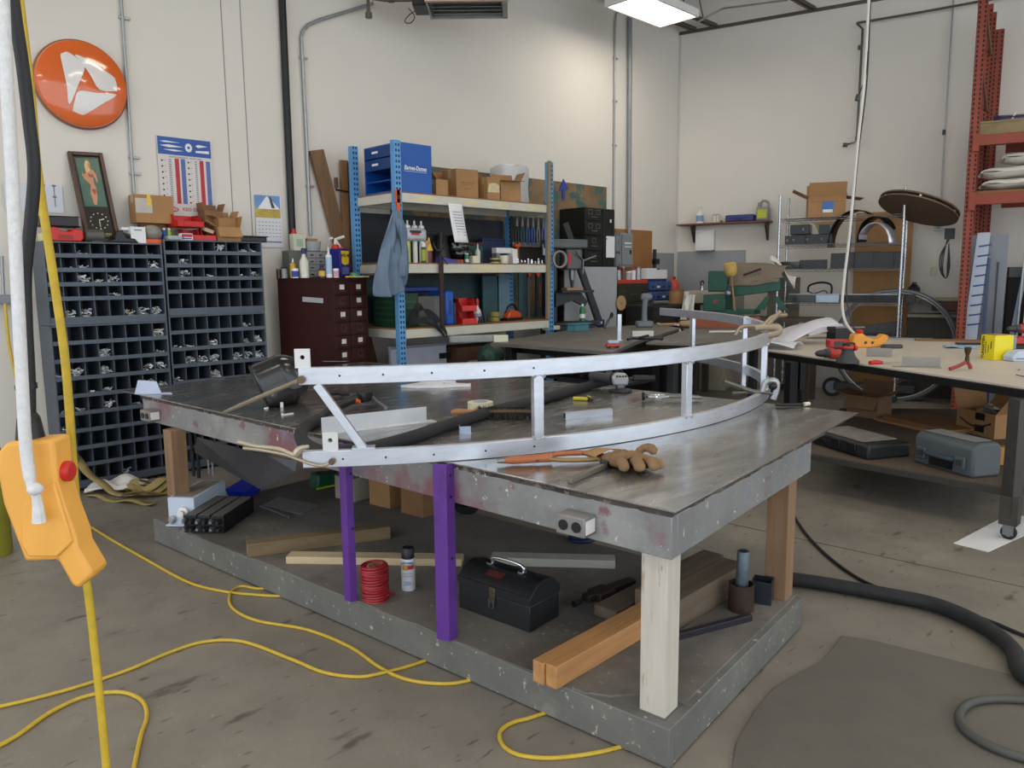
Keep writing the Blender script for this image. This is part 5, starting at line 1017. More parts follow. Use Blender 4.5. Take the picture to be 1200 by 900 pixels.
# --- goods on the rear table
t = thing('teal_tray', 'teal plastic box lying on the rear table', 'box', onA(678, 388)); te = mat('teal', '#4a7d8c', .45)
MB().prism([(-.11, -.06), (.11, -.06), (.13, .06), (-.13, .06)], 0, .075).build('tub', te, t, bevel=.008); MB().bx(-.14, -.07, .075, .14, .07, .09).build('rim', te, t, bevel=.003)
t = thing('blue_tool_box', 'dark blue packet with white print behind the teal box', 'box', onA(700, 382), R(20)); MB().bx(-.16, -.04, 0, .16, .04, .075).build('box', navy, t, bevel=.004); MB().bx(-.13, -.042, .02, -.02, -.04, .06).build('print', mat('print_sky2', '#9db8dd', .5), t); MB().bx(.02, -.042, .025, .07, -.04, .055).build('print', white, t)
t = thing('white_block', 'small white wooden block at the rear table edge', 'block', onA(646, 386.5)); MB().bx(-.1, -.05, 0, .1, .05, .045).build('block', cream, t, bevel=.004); MB().bx(-.1, -.051, .01, -.06, -.05, .035).build('stamp', grey, t)
t = thing('locking_pliers', 'locking pliers propped up behind the aluminium post', 'pliers', onA(712, 385)); 
for s in (-1, 1): q = MB(); q.tube(smooth_path([(-.05, s * .01, .01), (0, s * .02, .06), (.05, s * .015, .12)], 4), .012, n=6); q.build('handle', steel, t)
q = MB(); q.prism_xz([(.04, .11), (.07, .1), (.1, .16), (.08, .19), (.06, .17)], -.012, .012); q.build('jaws', darksteel, t, bevel=.003)
p = onA(726, 399); t = thing('standing_tube', 'square aluminium tube standing upright on the rear table', 'tube', p, R(30)); MB().bx(-.018, -.018, 0, .018, .018, .25).build('tube', alu, t, bevel=.002); MB().bx(-.05, -.03, 0, .05, .03, .004).build('foot_plate', alu, t)
t = thing('toy_van_tin', 'small red and blue vehicle shaped tin on the rear table', 'toy', onA(718, 408), R(-35)); MB().bx(-.06, -.03, .012, .06, .03, .04).build('body', mat('toy_red', '#c8402c', .35), t, bevel=.008); MB().bx(-.045, -.028, .04, .05, .028, .068).build('cab', mat('toy_glass', '#a9bcd6', .25), t, bevel=.008)
for sx in (-.035, .035):
    for sy in (-.03, .03): MB().lathe([(.012, -.004), (.012, .004)], (sx, sy, .012), 10, rot=(R(90), 0, 0)).build('wheel', black, t)
t = thing('tube_offcut', 'white rectangular offcut standing on the rear table', 'offcut', onA(753, 394), R(-42)); MB().bx(-.11, -.02, 0, .11, .02, .055).build('offcut', mat('offcut_white', '#d2cfca', .45), t, bevel=.003); MB().bx(-.108, -.016, .008, -.1105, .016, .047).build('end_bore', black, t)
t = thing('c_clamp', 'dark clamp lying with bent arms on the rear table', 'clamp', onA(755, 400), R(-40)); q = MB(); q.tube(smooth_path([(-.16, 0, .02), (-.1, .03, .03), (-.02, .0, .025), (.06, -.02, .03), (.17, .02, .02)], 5), .014, n=8); q.build('frame', darksteel, t); q = MB(); q.tube([(-.06, -.05, .04), (.05, .05, .05)], .012); q.build('screw', darksteel, t); MB().ball((.17, .02, .022), .02).build('pad', darksteel, t)
t = thing('wood_mallet', 'pale wooden mallet lying on the rear table', 'mallet', Zp(790, 383, TBZ + .02), R(-40)); MB().cyl((-.2, 0, .03), (.1, 0, .03), .016, .02).build('handle', wood, t); MB().lathe([(.03, -.07), (.038, -.03), (.038, .05), (.03, .08)], (.14, 0, .036), 14, rot=(0, R(90), 0)).build('head', mat('mallet_tan', '#a3855d', .6), t)
p = Zp(755, 383, TAZ); p = onA(755, 383.5); t = thing('drill_stand', 'grey cordless drill standing upside down on its handle', 'drill', p, R(-40)); gm_ = mat('tool_grey', '#70757a', .45)
MB().bx(-.1, -.07, 0, .1, .07, .075).build('battery_base', gm_, t, bevel=.02); q = MB(); q.tube(smooth_path([(0, 0, .07), (.0, 0, .2), (.01, 0, .34)], 4), [.045, .036, .034, .034, .034, .034, .034, .036, .04][:9], n=12); q.build('handle', gm_, t); q = MB(); q.lathe([(.03, -.06), (.045, -.04), (.045, .04), (.025, .07)], (.02, 0, .36), 14, rot=(0, R(90), 0)); q.build('head', gm_, t)
q = MB(); q.tube([onA(770, 379) - p, onA(795, 384) - p + V((0, 0, .03))], .008); t2 = thing('white_rod', 'thin white rod lying beside the grey drill', 'rod', p); q.build('rod', white, t2)
one(MB().prism([(-.22, -.09), (.2, -.12), (.24, .1), (-.14, .13)], 0, .003), 'paper_sheet', 'white paper sheet on the table behind the frame', 'paper', paper, onT(850, 388.5), R(-40))
t = thing('red_board', 'brick-red wooden board standing at the table back', 'board', Zp(848, 384, TBZ), R(-50)); MB().bx(-.42, -.02, 0, .42, .02, .13).build('board', mat('brick_wood', '#8d4a2c', .6, var=.15), t, bevel=.004); MB().bx(-.54, -.03, 0, -.42, .03, .1).build('end_block', black, t)
# ================================================================== drill press and its neighbours
ST = V((7.0, 6.2, 0))
t = thing('drill_press', 'dark grey drill press right of the blue rack', 'drill press', ST, R(-20)); dg = mat('press_grey', '#55585a', .45, .3); dk = mat('press_dark', '#2c2e30', .5, .3)
MB().bx(-.22, -.22, 0, .3, .22, 1.08).build('pedestal', mat('pedestal_dark', '#2a2a2b', .6), t, bevel=.004); MB().bx(-.25, -.16, 1.08, .4, .16, 1.12).build('base', dk, t, bevel=.01); MB().cyl((-.12, .05, 1.12), (-.12, .05, 2.05), .045).build('column', darksteel, t)
MB().bx(-.28, -.1, 1.99, .27, .12, 2.10).build('pulley_cover', dg, t, bevel=.02); MB().bx(-.02, -.09, 1.74, .2, .1, 1.99).build('head', dg, t, bevel=.02); MB().bx(-.0, -.095, 1.80, .04, -.09, 1.95).build('red_plate', redink, t)
MB().cyl((.1, 0, 1.74), (.1, 0, 1.62), .04, .03).build('quill', steel, t); MB().cyl((.1, 0, 1.62), (.1, 0, 1.5), .022, .014).build('chuck', darksteel, t)
MB().bx(-.12, -.16, 1.47, .32, .16, 1.50).build('work_table', dk, t, bevel=.006); MB().prism_xz([(-.14, 1.3), (.1, 1.38), (.26, 1.3), (.3, 1.36), (.2, 1.47), (-.14, 1.47)], -.04, .04).build('table_bracket', dk, t, smooth=False); MB().bx(-.02, -.1, 1.50, .2, .05, 1.53).build('wood_pad', wood, t)
for k in range(3): a = R(120 * k + 20); q = MB(); q.cyl((.2, -.1, 1.85), (.2 + .16 * math.cos(a), -.14, 1.85 + .16 * math.sin(a)), .009); q.build('feed_lever', steel, t)
t = thing('hose_coil', 'coil of grey hose hanging on the rack end by the press', 'hose', V((Yp(648, 304, 5.95).x + .08, 5.93, Yp(648, 304, 5.95).z)), R(-30))
for i in range(4): MB().tube([(.075 * math.cos(a) , -.012 * i + .003 * math.sin(3 * a), .09 * math.sin(a)) for a in [2 * math.pi * k / 24 for k in range(24)]], .011, n=6, closed=True).build('loop', mat('hose_grey', '#8b8983', .5), t)
vessel('green_spray_bottle', 'green and white bottle at the foot of the drill press', 'bottle', V((7.2, 6.09, 1.121)), [(.035, 0), (.035, .14), (.016, .18)], mat('bottle_green2', '#2f7a4d', .4), [(.016, .175), (.016, .21)], white, (.04, .09, .0355), paper)
# tall stand of the black filing cabinets, closed by a big pale board
t = thing('pale_board', 'large pale grey board standing below the black cabinets', 'board', V((7.3, 6.42, 0)), R(2)); MB().bx(-.05, 0, 0, 1.05, .02, 1.785).build('board', mat('pale_board', '#a9acb0', .5, var=.03), t)
t = thing('cabinet_stand', 'dark steel stand carrying the black filing cabinets', 'stand', V((7.62, 6.48, 0)))
for x in (.02, .72):
    for y in (.02, .42): MB().bx(x, y, 0, x + .04, y + .04, 1.76).build('leg', blackmetal, t)
MB().bx(0, 0, 1.76, .8, .5, 1.788).build('shelf', blackmetal, t)
bk = mat('file_black', '#1b201c', .4, .15, var=.1)
def filecab(name, lab, x0, x1, z0, z1, rows, double, group):
    t = thing(name, lab, 'cabinet', V((x0, 6.5, z0)), group=group); W, H = x1 - x0, z1 - z0; MB().bx(0, .012, 0, W, .44, H).build('body', bk, t, bevel=.003)
    rh = H / rows
    for r_ in range(rows):
        d = MB().bx(.012, 0, r_ * rh + .01, W - .012, .012, (r_ + 1) * rh - .006).build('drawer', bk, t, bevel=.003)
        xs = (.28, .72) if double else (.5,)
        for fx in xs:
            q = MB(); zc = r_ * rh + rh * .68; xc = W * fx
            for a in ((-.04, -.03, .04, -.024), (-.04, .024, .04, .03), (-.04, -.024, -.034, .024), (.034, -.024, .04, .024)): q.bx(xc + a[0], -.005, zc + a[1], xc + a[2], 0, zc + a[3])
            q.build('label_holder', steel, d, smooth=False)
        MB().bx(W * .32, -.012, r_ * rh + rh * .3, W * .68, 0, r_ * rh + rh * .36).build('pull', steel, d, bevel=.002)
    return t
filecab('card_cabinet', 'black two-drawer card cabinet, upper of the stacked pair', 7.74, 8.09, 2.19, 2.545, 2, True, None)
filecab('file_cabinet', 'black two-drawer file cabinet, lower of the stacked pair', 7.74, 8.09, 1.79, 2.187, 2, False, None)
t = thing('black_locker', 'narrow black locker with paper note, right of filing cabinets', 'cabinet', V((8.095, 6.5, 1.79))); MB().bx(0, .012, 0, .26, .44, .755).build('body', bk, t, bevel=.003); d = MB().bx(.01, 0, .01, .25, .012, .745).build('door', bk, t, bevel=.003); MB().bx(.05, -.02, .35, .07, 0, .37).build('latch', steel, d); MB().bx(.15, -.004, .58, .18, 0, .62).build('sticker', white, d)
MB().bx(.07, -.006, .12, .25, -.002, .4).build('paper_note', paper, t); 
a, b = Yp(661, 262, 6.36), Yp(703, 382, 6.12)
q = MB(); d = b - a; q.T = d.to_track_quat('Z', 'Y').to_matrix().to_4x4(); q.bx(-.05, -.03, 0, .05, -.022, d.length * 1.75); q.bx(-.05, -.022, 0, -.042, .04, d.length * 1.75); q.bx(.042, -.022, 0, .05, .04, d.length * 1.75)
one(q, 'steel_channel', 'black steel channel leaning at a slant before the pale board', 'steel beam', blackmetal, a)
# ================================================================== corner bench
dgreen = mat('drab_green', '#2c2d22', .5, .1, var=.12)
t = thing('drab_cabinet', 'dark drab green drawer cabinet near the electrical panel', 'cabinet', V((8.42, 6.5, 0))); MB().bx(0, .015, 0, .72, .46, 1.56).build('body', dgreen, t, bevel=.004)
for i in range(6):
    z = 1.54 - (i + 1) * .235; d = MB().bx(.015, 0, z, .705, .015, z + .225).build('drawer', dgreen, t, bevel=.004); MB().bx(.27, -.015, z + .1, .45, 0, z + .115).build('pull', brassd, d)
    for fx in (.1, .52):
        q = MB()
        for a in ((0, 0, .09, .008), (0, .072, .09, .08), (0, .008, .008, .072), (.082, .008, .09, .072)): q.bx(fx + a[0], -.005, z + .08 + a[1], fx + a[2], 0, z + .08 + a[3])
        q.build('label_holder', brassd, d, smooth=False)
t = thing('red_tray', 'red tray of jars on the drab green cabinet', 'tray', V((8.44, 6.52, 1.561))); MB().bx(0, 0, 0, .7, .34, .05).build('tray', mat('tray_red', '#c03a2c', .45), t, bevel=.004)
for i in range(6):
    m = (clearp, galv, mat('jar_brown', '#6a4032', .4), clearp, paper, galv)[i]; x = 8.5 + i * .115; r_ = .035 + .01 * (i % 2); h_ = .1 + .03 * ((i * 7) % 3)
    vessel('jar', 'jar in the red tray near the corner, %s from the left' % 'first second third fourth fifth sixth'.split()[i], 'jar', V((x, 6.64, 1.612)), [(r_, 0), (r_, h_)], m, [(r_ * .9, h_), (r_ * .95, h_ + .02)], (galv, red, galv, white, redink, steel)[i], n=12, group='jars in the red tray')
bb = mat('bin_navy', '#26365a', .45, var=.1)
t = thing('blue_bin_unit', 'dark blue small parts bin unit left of the corner', 'bin cabinet', V((9.16, 6.5, 0))); MB().bx(0, .1, 0, .58, .46, 1.62).build('body', bb, t, bevel=.003)
for r_ in range(3):
    for c_ in range(4): d = MB().bx(.02 + c_ * .138, 0, 1.17 + r_ * .145, .15 + c_ * .138, .1, 1.29 + r_ * .145).build('bin', mat('bin_blue', '#3a5488', .4), t, bevel=.006); MB().bx(.05 + c_ * .138, -.003, 1.2 + r_ * .145, .12 + c_ * .138, 0, 1.23 + r_ * .145).build('label', white if (r_ + c_) % 3 == 0 else navy, d)
carton('white_carton', 'white carton on the blue bin unit near the corner', V((9.32, 6.68, 1.621)), R(4), .28, .2, .15, paper, tape=False)
carton('low_white_carton', 'low white carton right of the white carton near corner', V((9.62, 6.7, 1.621)), R(-3), .24, .2, .13, white, tape=False)
t = thing('black_vise', 'small black press standing on the cartons near the corner', 'press', V((9.62, 6.74, 1.752))); MB().bx(-.06, -.05, 0, .06, .05, .02).build('base', black, t); MB().bx(-.02, -.02, .02, .02, .02, .3).build('column', darkgrey, t); MB().bx(-.04, -.06, .08, .05, .02, .16).build('head', black, t, bevel=.006)
t = thing('wall_clock_disc', 'pale round dial standing by the drab green cabinet', 'dial', V((8.41, 6.44, 1.3)), R(0)); MB().lathe([(.09, 0), (.1, .005), (.1, .02)], n=24, rot=(R(90), 0, 0)).build('dial', cardlight, t); MB().lathe([(.02, .02), (.02, .026)], n=12, rot=(R(90), 0, 0)).build('hub', grey, t)
one(MB().bx(-.13, -.14, 0, .2, .2, 1.349), 'corner_pedestal', 'dark pedestal carrying the red jug in the corner', 'pedestal', mat('counter_black', '#1f1d1a', .7), (9.93, 6.62, 0))
# counter along the corner below these goods
t = thing('corner_counter', 'dark low counter in front of the corner cabinets', 'counter', V((8.5, 5.95, 0))); MB().bx(0, 0, 1.24, 1.2, .5, 1.27).build('counter_top', mat('counter_dark', '#2b2822', .6), t); MB().bx(.02, .03, 0, 1.18, .48, 1.24).build('counter_body', mat('counter_black', '#1f1d1a', .7), t)
t = thing('grey_roll', 'grey metal tube lying on the dark corner counter', 'tube', V((8.55, 6.02, 1.3))); MB().cyl((0, 0, 0), (.36, 0, 0), .03).build('tube', steel, t); MB().cyl((-.02, 0, 0), (0, 0, 0), .034).build('collar', darkgrey, t)
vessel('cardboard_drum', 'round brown cardboard drum on the dark corner counter', 'drum', V((9.33, 6.16, 1.271)), [(.1, 0), (.1, .19)], card, [(.103, .17), (.103, .195)], card2, n=24)
q = MB(); q.grid(lambda u, v: ((.1 + .03 * math.sin(7 * u * 6.28 + 5 * v)) * math.cos(6.28 * u) * (1.1 - .5 * v) + .08 * v * v, (.07 + .02 * math.sin(5 * u * 6.28)) * math.sin(6.28 * u), .62 * v - .2), 20, 12); t = thing('white_plastic_bag', 'crumpled white plastic hanging off the corner counter', 'plastic bag', (lambda p_: V((p_.x, 5.86, .98)))(Yp(804, 355, 5.86))); q.build('film', mat('white_film', '#d6d3cc', .4, var=.06, bump=.5, bscale=14), t, smooth=True); MB().lathe([(.03, .4), (.04, .46)], n=8).build('twist', MATS['white_film'], t)
t = thing('red_fuel_jug', 'red-orange plastic jug in the corner', 'jug', V((9.93, 6.62, 1.50))); jm_ = mat('jug_red', '#c4482f', .4); q = MB(); q.lathe([(.08, -.15), (.1, -.12), (.1, .04), (.07, .09), (.035, .11)], n=18); q.build('jug', jm_, t); MB().lathe([(.022, .11), (.022, .15)], (.03, 0, 0), 12).build('cap', black, t); q = MB(); q.tube(smooth_path([(-.06, 0, .08), (-.02, 0, .14), (.02, 0, .12)], 4), .012); q.build('handle', jm_, t)
BC = Bp(802, 340, .95); BC.z = 0
t = thing('beige_cabinet', 'beige metal cabinet standing in the corner', 'cabinet', BC, RB); MB().bx(0, 0, 0, .62, .5, 1.44).build('body', mat('cabinet_beige', '#b9b09a', .5), t, bevel=.01); d = MB().bx(.02, -.014, .05, .6, -.0, 1.41).build('door', MATS['cabinet_beige'], t, bevel=.004); MB().bx(.53, -.03, .7, .55, -.014, .82).build('handle', steel, d)
for i in range(2):
    t = thing('chrome_fitting', ('chrome pipe fitting on the beige cabinet, left one', 'chrome pipe fitting on the beige cabinet, right one')[i], 'fitting', Bw((BC - WB0).dot(BT) + .2 + .12 * i, .75, 1.441), group='chrome fittings'); MB().lathe([(.035, 0), (.035, .03), (.02, .035), (.02, .07)], n=12).build('body', chrome, t); q = MB(); q.tube(smooth_path([(-.02, 0, .07), (-.04, 0, .12), (.02, 0, .14), (.05, 0, .1)], 4), .01, n=6); q.build('lever', black, t)
# ================================================================== green band saw by wall_right
bs = mat('saw_green', '#1f5442', .42, .1, var=.1); P0 = Bp(862, 330, 1.45); P0.z = 0
t = thing('band_saw', 'dark green horizontal band saw near the corner', 'band saw', P0, RB)
MB().bx(-.38, -.2, 1.18, -.08, .2, 1.40).build('motor_box', bs, t, bevel=.01); text('saw_lettering', 'JET', .06, redink, t, (-.2, -.202, 1.31), bold=.001)
MB().bx(-.33, -.16, 1.44, -.06, .16, 1.72).build('blade_guard', bs, t, bevel=.015); q = MB(); q.T = Matrix.Translation((-.05, 0, 1.42)) @ Matrix.Rotation(R(-7), 4, 'Y'); q.bx(0, -.2, -.05, .68, -.05, .12); q.build('bed_beam', bs, t, bevel=.01)
for x in (-.34, .55): MB().bx(x, -.17, 1.1, x + .1, .17, 1.14).build('foot', bs, t)
q = MB(); q.prism_xz([(.3, 1.2), (.42, 1.2), (.5, 1.38), (.44, 1.38)], -.16, -.12); q.build('brace', bs, t, smooth=False)
q = MB(); q.prism_xz([(.62, 1.2), (.72, 1.2), (.6, 1.38), (.54, 1.38)], -.16, -.12); q.build('brace', bs, t, smooth=False)
sb_ = thing('saw_bench', 'brown wooden bench under the green band saw', 'bench', P0, RB); bw = mat('bench_brown', '#4d3f35', .7, var=.2, scale=4); MB().bx(-.55, -.35, 1.06, 1.1, .35, 1.1).build('bench_top', bw, sb_); [MB().bx(x, y, 0, x + .08, y + .08, 1.06).build('leg', bw, sb_) for x in (-.5, .95) for y in (-.3, .22)]
MB().bx(-.38, -.19, 1.14, .3, .19, 1.2).build('tray', bs, t, bevel=.005)
MB().lathe([(.03, 0), (.04, .01), (.04, .05), (.02, .06)], (-.03, -.22, 1.42), 12, rot=(R(90), 0, 0)).build('hand_wheel', steel, t)
q = MB(); q.grid(lambda u, v: (-.02 + .62 * u + (.1 - .25 * (1 - u)) * v, -.23 + .42 * v, 1.50 + .06 * u + .34 * math.sin(math.pi * .5 * min(1, v * 1.25)) - .16 * u * v + .01 * math.sin(9 * u + 4 * v)), 14, 10)
t = thing('canvas_cover', 'grey-brown canvas draped over the band saw', 'cover', P0, RB); q.build('canvas', mat('canvas', '#7b7062', .8, var=.12, scale=6), t, solid=.01); q = MB(); q.tube([(.14, -.16, 1.66), (.36, -.14, 1.74)], .014); q.build('strap', mat('strap_maroon', '#4a1e1a', .6), t)
a = Bp(861, 364, 1.75); b = Bp(857, 322, 1.75); t = thing('float_stick', 'yellow foam float on a thin stick before the band saw', 'float', a); MB().cyl(a, b + V((0, 0, .0)), .012, n=8).build('stick', wood, t, world=True); q = MB(); q.T = Matrix.Translation(b - V((0, 0, .02))) @ Matrix.Rotation(R(-8), 4, 'X'); q.lathe([(.05, 0), (.075, .03), (.085, .1), (.08, .16), (.06, .18), (.02, .185)], n=14); q.build('foam', mat('foam_yellow', '#c3a45c', .8, var=.2, scale=14, bump=.2), t, world=True)
q = MB(); q.grid(lambda u, v: (.42 + .3 * u, .1 + .25 * v, 1.84 - .28 * u + .06 * math.sin(4 * u + 3 * v) + .04 * math.sin(9 * v)), 10, 10); t = thing('white_sheet', 'white plastic sheet bunched behind the band saw', 'sheet', P0, RB); q.build('film', MATS['white_film'], t, solid=.012)
# ================================================================== wall shelf on wall_right
t0, t1, z0, z1 = rB(798, 263.5, 905, 260.5, .02)
t = thing('wall_shelf', 'thin red-brown wall shelf on two brackets', 'shelf', Bw(t0, 0, 2.43), RB); shm = mat('shelf_brown', '#7a4a38', .6); MB().bx(0, -.25, 0, t1 - t0, 0, .022).build('board', shm, t, bevel=.002)
for x in (.22, t1 - t0 - .06): q = MB(); q.prism_yz([(0, 0), (-.2, 0), (-.2, -.03), (-.03, -.26), (0, -.26)], x - .012, x + .012); q.build('bracket', mat('bracket_brown', '#4a3630', .6), t, smooth=False)
def shB(x, off=.14): p = Bp(x, 258, off); tt = (p - WB0).dot(BT); return Bw(tt, off, 2.453)
vessel('pump_bottle', 'white pump bottle with blue label on the wall shelf', 'bottle', shB(820), [(.055, 0), (.055, .14), (.025, .18)], white, [(.03, .18), (.012, .2), (.01, .24), (.03, .245), (.03, .26)], white, (.03, .12, .056), mat('label_blue', '#7fa3c0', .5))
for i, x in enumerate((837, 841)): vessel('small_can', ('small white can on the wall shelf, left one', 'small white can on the wall shelf, right one')[i], 'can', shB(x), [(.028, 0), (.028, .11)], (glassy, cream)[i], [(.024, .11), (.024, .13)], galv, n=12, group='cans on the wall shelf')
one(MB().lathe([(.02, 0), (.02, .03), (.01, .035)], n=8), 'brown_cork', 'little brown knob beside the cans on the wall shelf', 'knob', card2, shB(845.5))
p = shB(868); t = thing('blue_case', 'long dark blue tool case on the wall shelf', 'case', p, RB); MB().bx(-.21, -.09, 0, .21, .09, .1).build('shell', mat('case_navy', '#27327a', .4), t, bevel=.015); MB().bx(-.215, -.095, .046, .215, .095, .054).build('seam', navy, t); MB().bx(-.06, -.105, .02, .06, -.09, .04).build('handle', navy, t)
p = shB(894); t = thing('grey_jug', 'grey plastic jug with yellow label on the wall shelf', 'jug', p, RB); jg = mat('jug_grey', '#8f9090', .45); MB().bx(-.09, -.07, 0, .09, .07, .2).build('body', jg, t, bevel=.02); q = MB(); q.tube(smooth_path([(.07, 0, .19), (.07, 0, .26), (.0, 0, .29), (-.04, 0, .25)], 4), .018); q.build('handle', jg, t); MB().lathe([(.03, .2), (.03, .27)], (-.05, 0, 0), 12).build('spout', jg, t); MB().bx(-.065, -.072, .04, .065, -.0695, .16).build('label', mat('label_yellowgreen', '#c3c832', .5), t)
t0, t1, z0, z1 = rB(815, 270, 836, 293, .12); t = thing('white_wall_box', 'white flat metal box mounted under the wall shelf', 'box', Bw(t0, .0, z0), RB); MB().bx(0, -.12, 0, t1 - t0, 0, z1 - z0).build('box', white, t, bevel=.005); MB().bx(.03, -.126, .04, t1 - t0 - .03, -.12, z1 - z0 - .03).build('door', white, t, bevel=.003); MB().bx(.02, -.125, .0, t1 - t0 - .02, -.01, -.02).build('bottom_edge', grey, t)

gb_ = Bp(918, 350, .45); one(MB().bx(-.22, -.02, 0, .22, .02, 1.62), 'brown_board', 'grey-brown board leaning behind the band saw', 'board', mat('board_taupe', '#6f675d', .7, var=.08), V((gb_.x, gb_.y, 0)), RB)
# ================================================================== white topped rolling table at the right
WZ = .95
wq = [Zp(898, 410, WZ), Zp(1222, 457, WZ), Zp(1330, 409, WZ), Zp(925, 389, WZ)]
wc = V((7.2, 2.4, 0)); wt = thing('rolling_table', 'white topped rolling steel table at the right', 'table', wc)
wtop = mat('table_white', '#cdc3b4', .5, var=.06, scale=3, color2='#b3a898', thr=.68)
MB().prism([(p.x - wc.x, p.y - wc.y) for p in wq], WZ - .012, WZ).build('table_top', wtop, wt, smooth=False)
def rail(a, b, z0, z1, w_, m, nm='frame_rail'):
    d = b - a; q = MB(); q.box((a + b) / 2 - wc + V((0, 0, (z0 + z1) / 2 - (a.z + b.z) / 2)), (d.length, w_, z1 - z0), rz=math.atan2(d.y, d.x)); return q.build(nm, m, wt, bevel=.003)
for i in range(4):
    a, b = V(wq[i]), V(wq[(i + 1) % 4]); rail(a, b, WZ - .065, WZ - .012, .05, blackmetal)
sg_ = mat('leg_steel', '#4b4844', .5, .4, var=.15)
LN = V((5.45, 1.13, 0)); LL = Zp(928, 424, .89); LL.z = 0; LB = V((7.6, .7, 0)); LF = V((8.9, 4.1, 0))
def tleg(p, fr=0):
    q = MB(); q.T = Matrix.Rotation(R(64), 4, 'Z'); q.bx(-.04, -.04, .16, .04, .04, WZ - .06); o = q.build('leg', sg_ if fr else blackmetal, wt, bevel=.003); o.location = p - wc
    q = MB(); q.bx(-.05, -.05, .1, .05, .05, .28); o = q.build('leg_sleeve', sg_, wt, bevel=.003); o.location = p - wc
    q = MB(); q.bx(-.025, -.03, .03, -.02, .03, .1); q.bx(.02, -.03, .03, .025, .03, .1); q.bx(-.03, -.04, .095, .03, .04, .1); cs = q.build('caster', steel, wt); cs.location = p - wc
    w_ = MB().lathe([(.012, -.016), (.042, -.016), (.045, -.01), (.045, .01), (.042, .016), (.012, .016)], (0, 0, .045), 18, rot=(0, R(90), 0)).build('wheel', rubber, cs)
    MB().lathe([(.025, -.018), (.025, .018)], (0, 0, .045), 12, rot=(0, R(90), 0)).build('hub', steel, cs)
tleg(LN, 1); tleg(LL); tleg(LB); tleg(LF)
SZ = .31
sq = [Zp(945, 530, SZ), Zp(1182, 572, SZ), Zp(1215, 480, SZ), Zp(985, 478, SZ)]
shm2 = mat('lower_shelf', '#5f5245', .75, var=.2, scale=3)
MB().prism([(p.x - wc.x, p.y - wc.y) for p in sq], SZ - .015, SZ).build('lower_shelf', shm2, wt, smooth=False)
rail(V(sq[0]) + (V(sq[0]) - V(sq[1])) * .12, V(sq[1]), SZ - .05, SZ - .005, .03, sg_, 'shelf_rail'); rail(V(sq[2]), V(sq[3]), SZ - .05, SZ - .016, .03, sg_, 'shelf_rail'); rail(V(sq[1]), V(sq[2]), SZ - .05, SZ - .016, .03, sg_, 'shelf_rail')
FD = (V(wq[1]) - V(wq[0])).normalized(); RZT = math.atan2(FD.y, FD.x)       # runs along the table front, left to right in view
def sh(x, y): return Zp(x, y, SZ)
# cases and cartons on the lower shelf
p = sh(982, 528); t = thing('black_tool_case', 'flat black tool case with a worn pale lid under the table', 'tool case', p, RZT); 
MB().bx(-.36, -.02, 0, .34, .36, .11).build('shell', mat('case_black', '#26282b', .5), t, bevel=.02); MB().bx(-.30, .03, .11, .22, .34, .116).build('worn_lid', mat('worn_pale', '#8f8a84', .7, var=.25, scale=12), t)
for x in (-.05, .12): MB().bx(x, -.035, .02, x + .1, -.02, .1).build('latch', black, t, bevel=.006)
MB().bx(-.3, -.03, .03, -.12, -.02, .07).build('handle', black, t, bevel=.005)
p = sh(1103, 551); t = thing('grey_tool_case', 'grey moulded plastic tool case standing under the table', 'tool case', p, RZT); gcase = mat('case_bluegrey', '#565d62', .5, var=.08)
q = MB(); q.prism_yz([(0, 0), (-.0, .2), (.05, .235), (.2, .235), (.24, .2), (.24, 0)], -.25, .25); q.build('shell', gcase, t, bevel=.02)
for x in (-.17, .16): d = MB().bx(x - .04, -.022, .05, x + .04, 0, .13).build('latch', gcase, t, bevel=.006); MB().bx(x - .022, -.028, .07, x + .022, -.022, .11).build('latch_tab', darkgrey, d)
q = MB(); q.tube(smooth_path([(-.12, 0, .1), (-.11, -.03, .1), (.09, -.03, .1), (.1, 0, .1)], 4), .014); q.build('handle', mat('handle_slate', '#3b4b5a', .5), t); MB().bx(-.11, -.003, .02, .09, .001, .085).build('handle_recess', black, t)
MB().bx(-.22, .05, .235, .2, .2, .237).build('lid_sheet', mat('sheet_dull', '#9a9b98', .5), t) 
p = sh(1075, 500); t = thing('flat_cardboard', 'flattened brown cardboard stacked under the table', 'cardboard', p, RZT); MB().bx(-.4, -.12, 0, .36, .35, .02).build('sheet', card, t); MB().bx(-.36, -.05, .02, .4, .42, .045).build('sheet', card2, t)
carton('open_carton', 'open plain carton under the white table, left one', sh(1018, 487), RZT + R(20), .3, .26, .2, mat('carton_dull', '#7d5f45', .8, var=.1), {'l': 80, 'b': 10, 'r': 60, 'f': 150})
pc = sh(1160, 508); t = carton('parts_carton', 'open carton full of scrap under the table at right', pc, RZT - R(6), .42, .3, .2, card, {'l': 20, 'r': 40, 'b': 40})
q = MB(); q.grid(lambda u, v: ((u - .5) * .34, -.152, .12 - .05 * math.sin(math.pi * u) + .014 * (v - .5)), 12, 1); q.build('printed_curve', ink, t, solid=.002); 
for z in (.13, .03): MB().bx(.0, -.1525, z, .1, -.15, z + .06).build('black_tape', black, t)
for i in range(7):
    o = one(MB().box((0, 0, 0), (random.uniform(.08, .16), random.uniform(.03, .06), random.uniform(.02, .05)), rot=(random.uniform(-.5, .5), random.uniform(-.5, .5), random.uniform(0, 3))), 'metal_offcut', 'scrap offcut poking out of the right open carton, %s of the heap' % 'first second third fourth fifth sixth seventh'.split()[i], 'offcut', (steel, cardlight, galv, darksteel, cream, alu, card2)[i], pc + V((-.1 + .035 * i, .02 * ((i * 3) % 4 - 1.5), .19 + .012 * (i % 3))), group='scrap in the open carton')
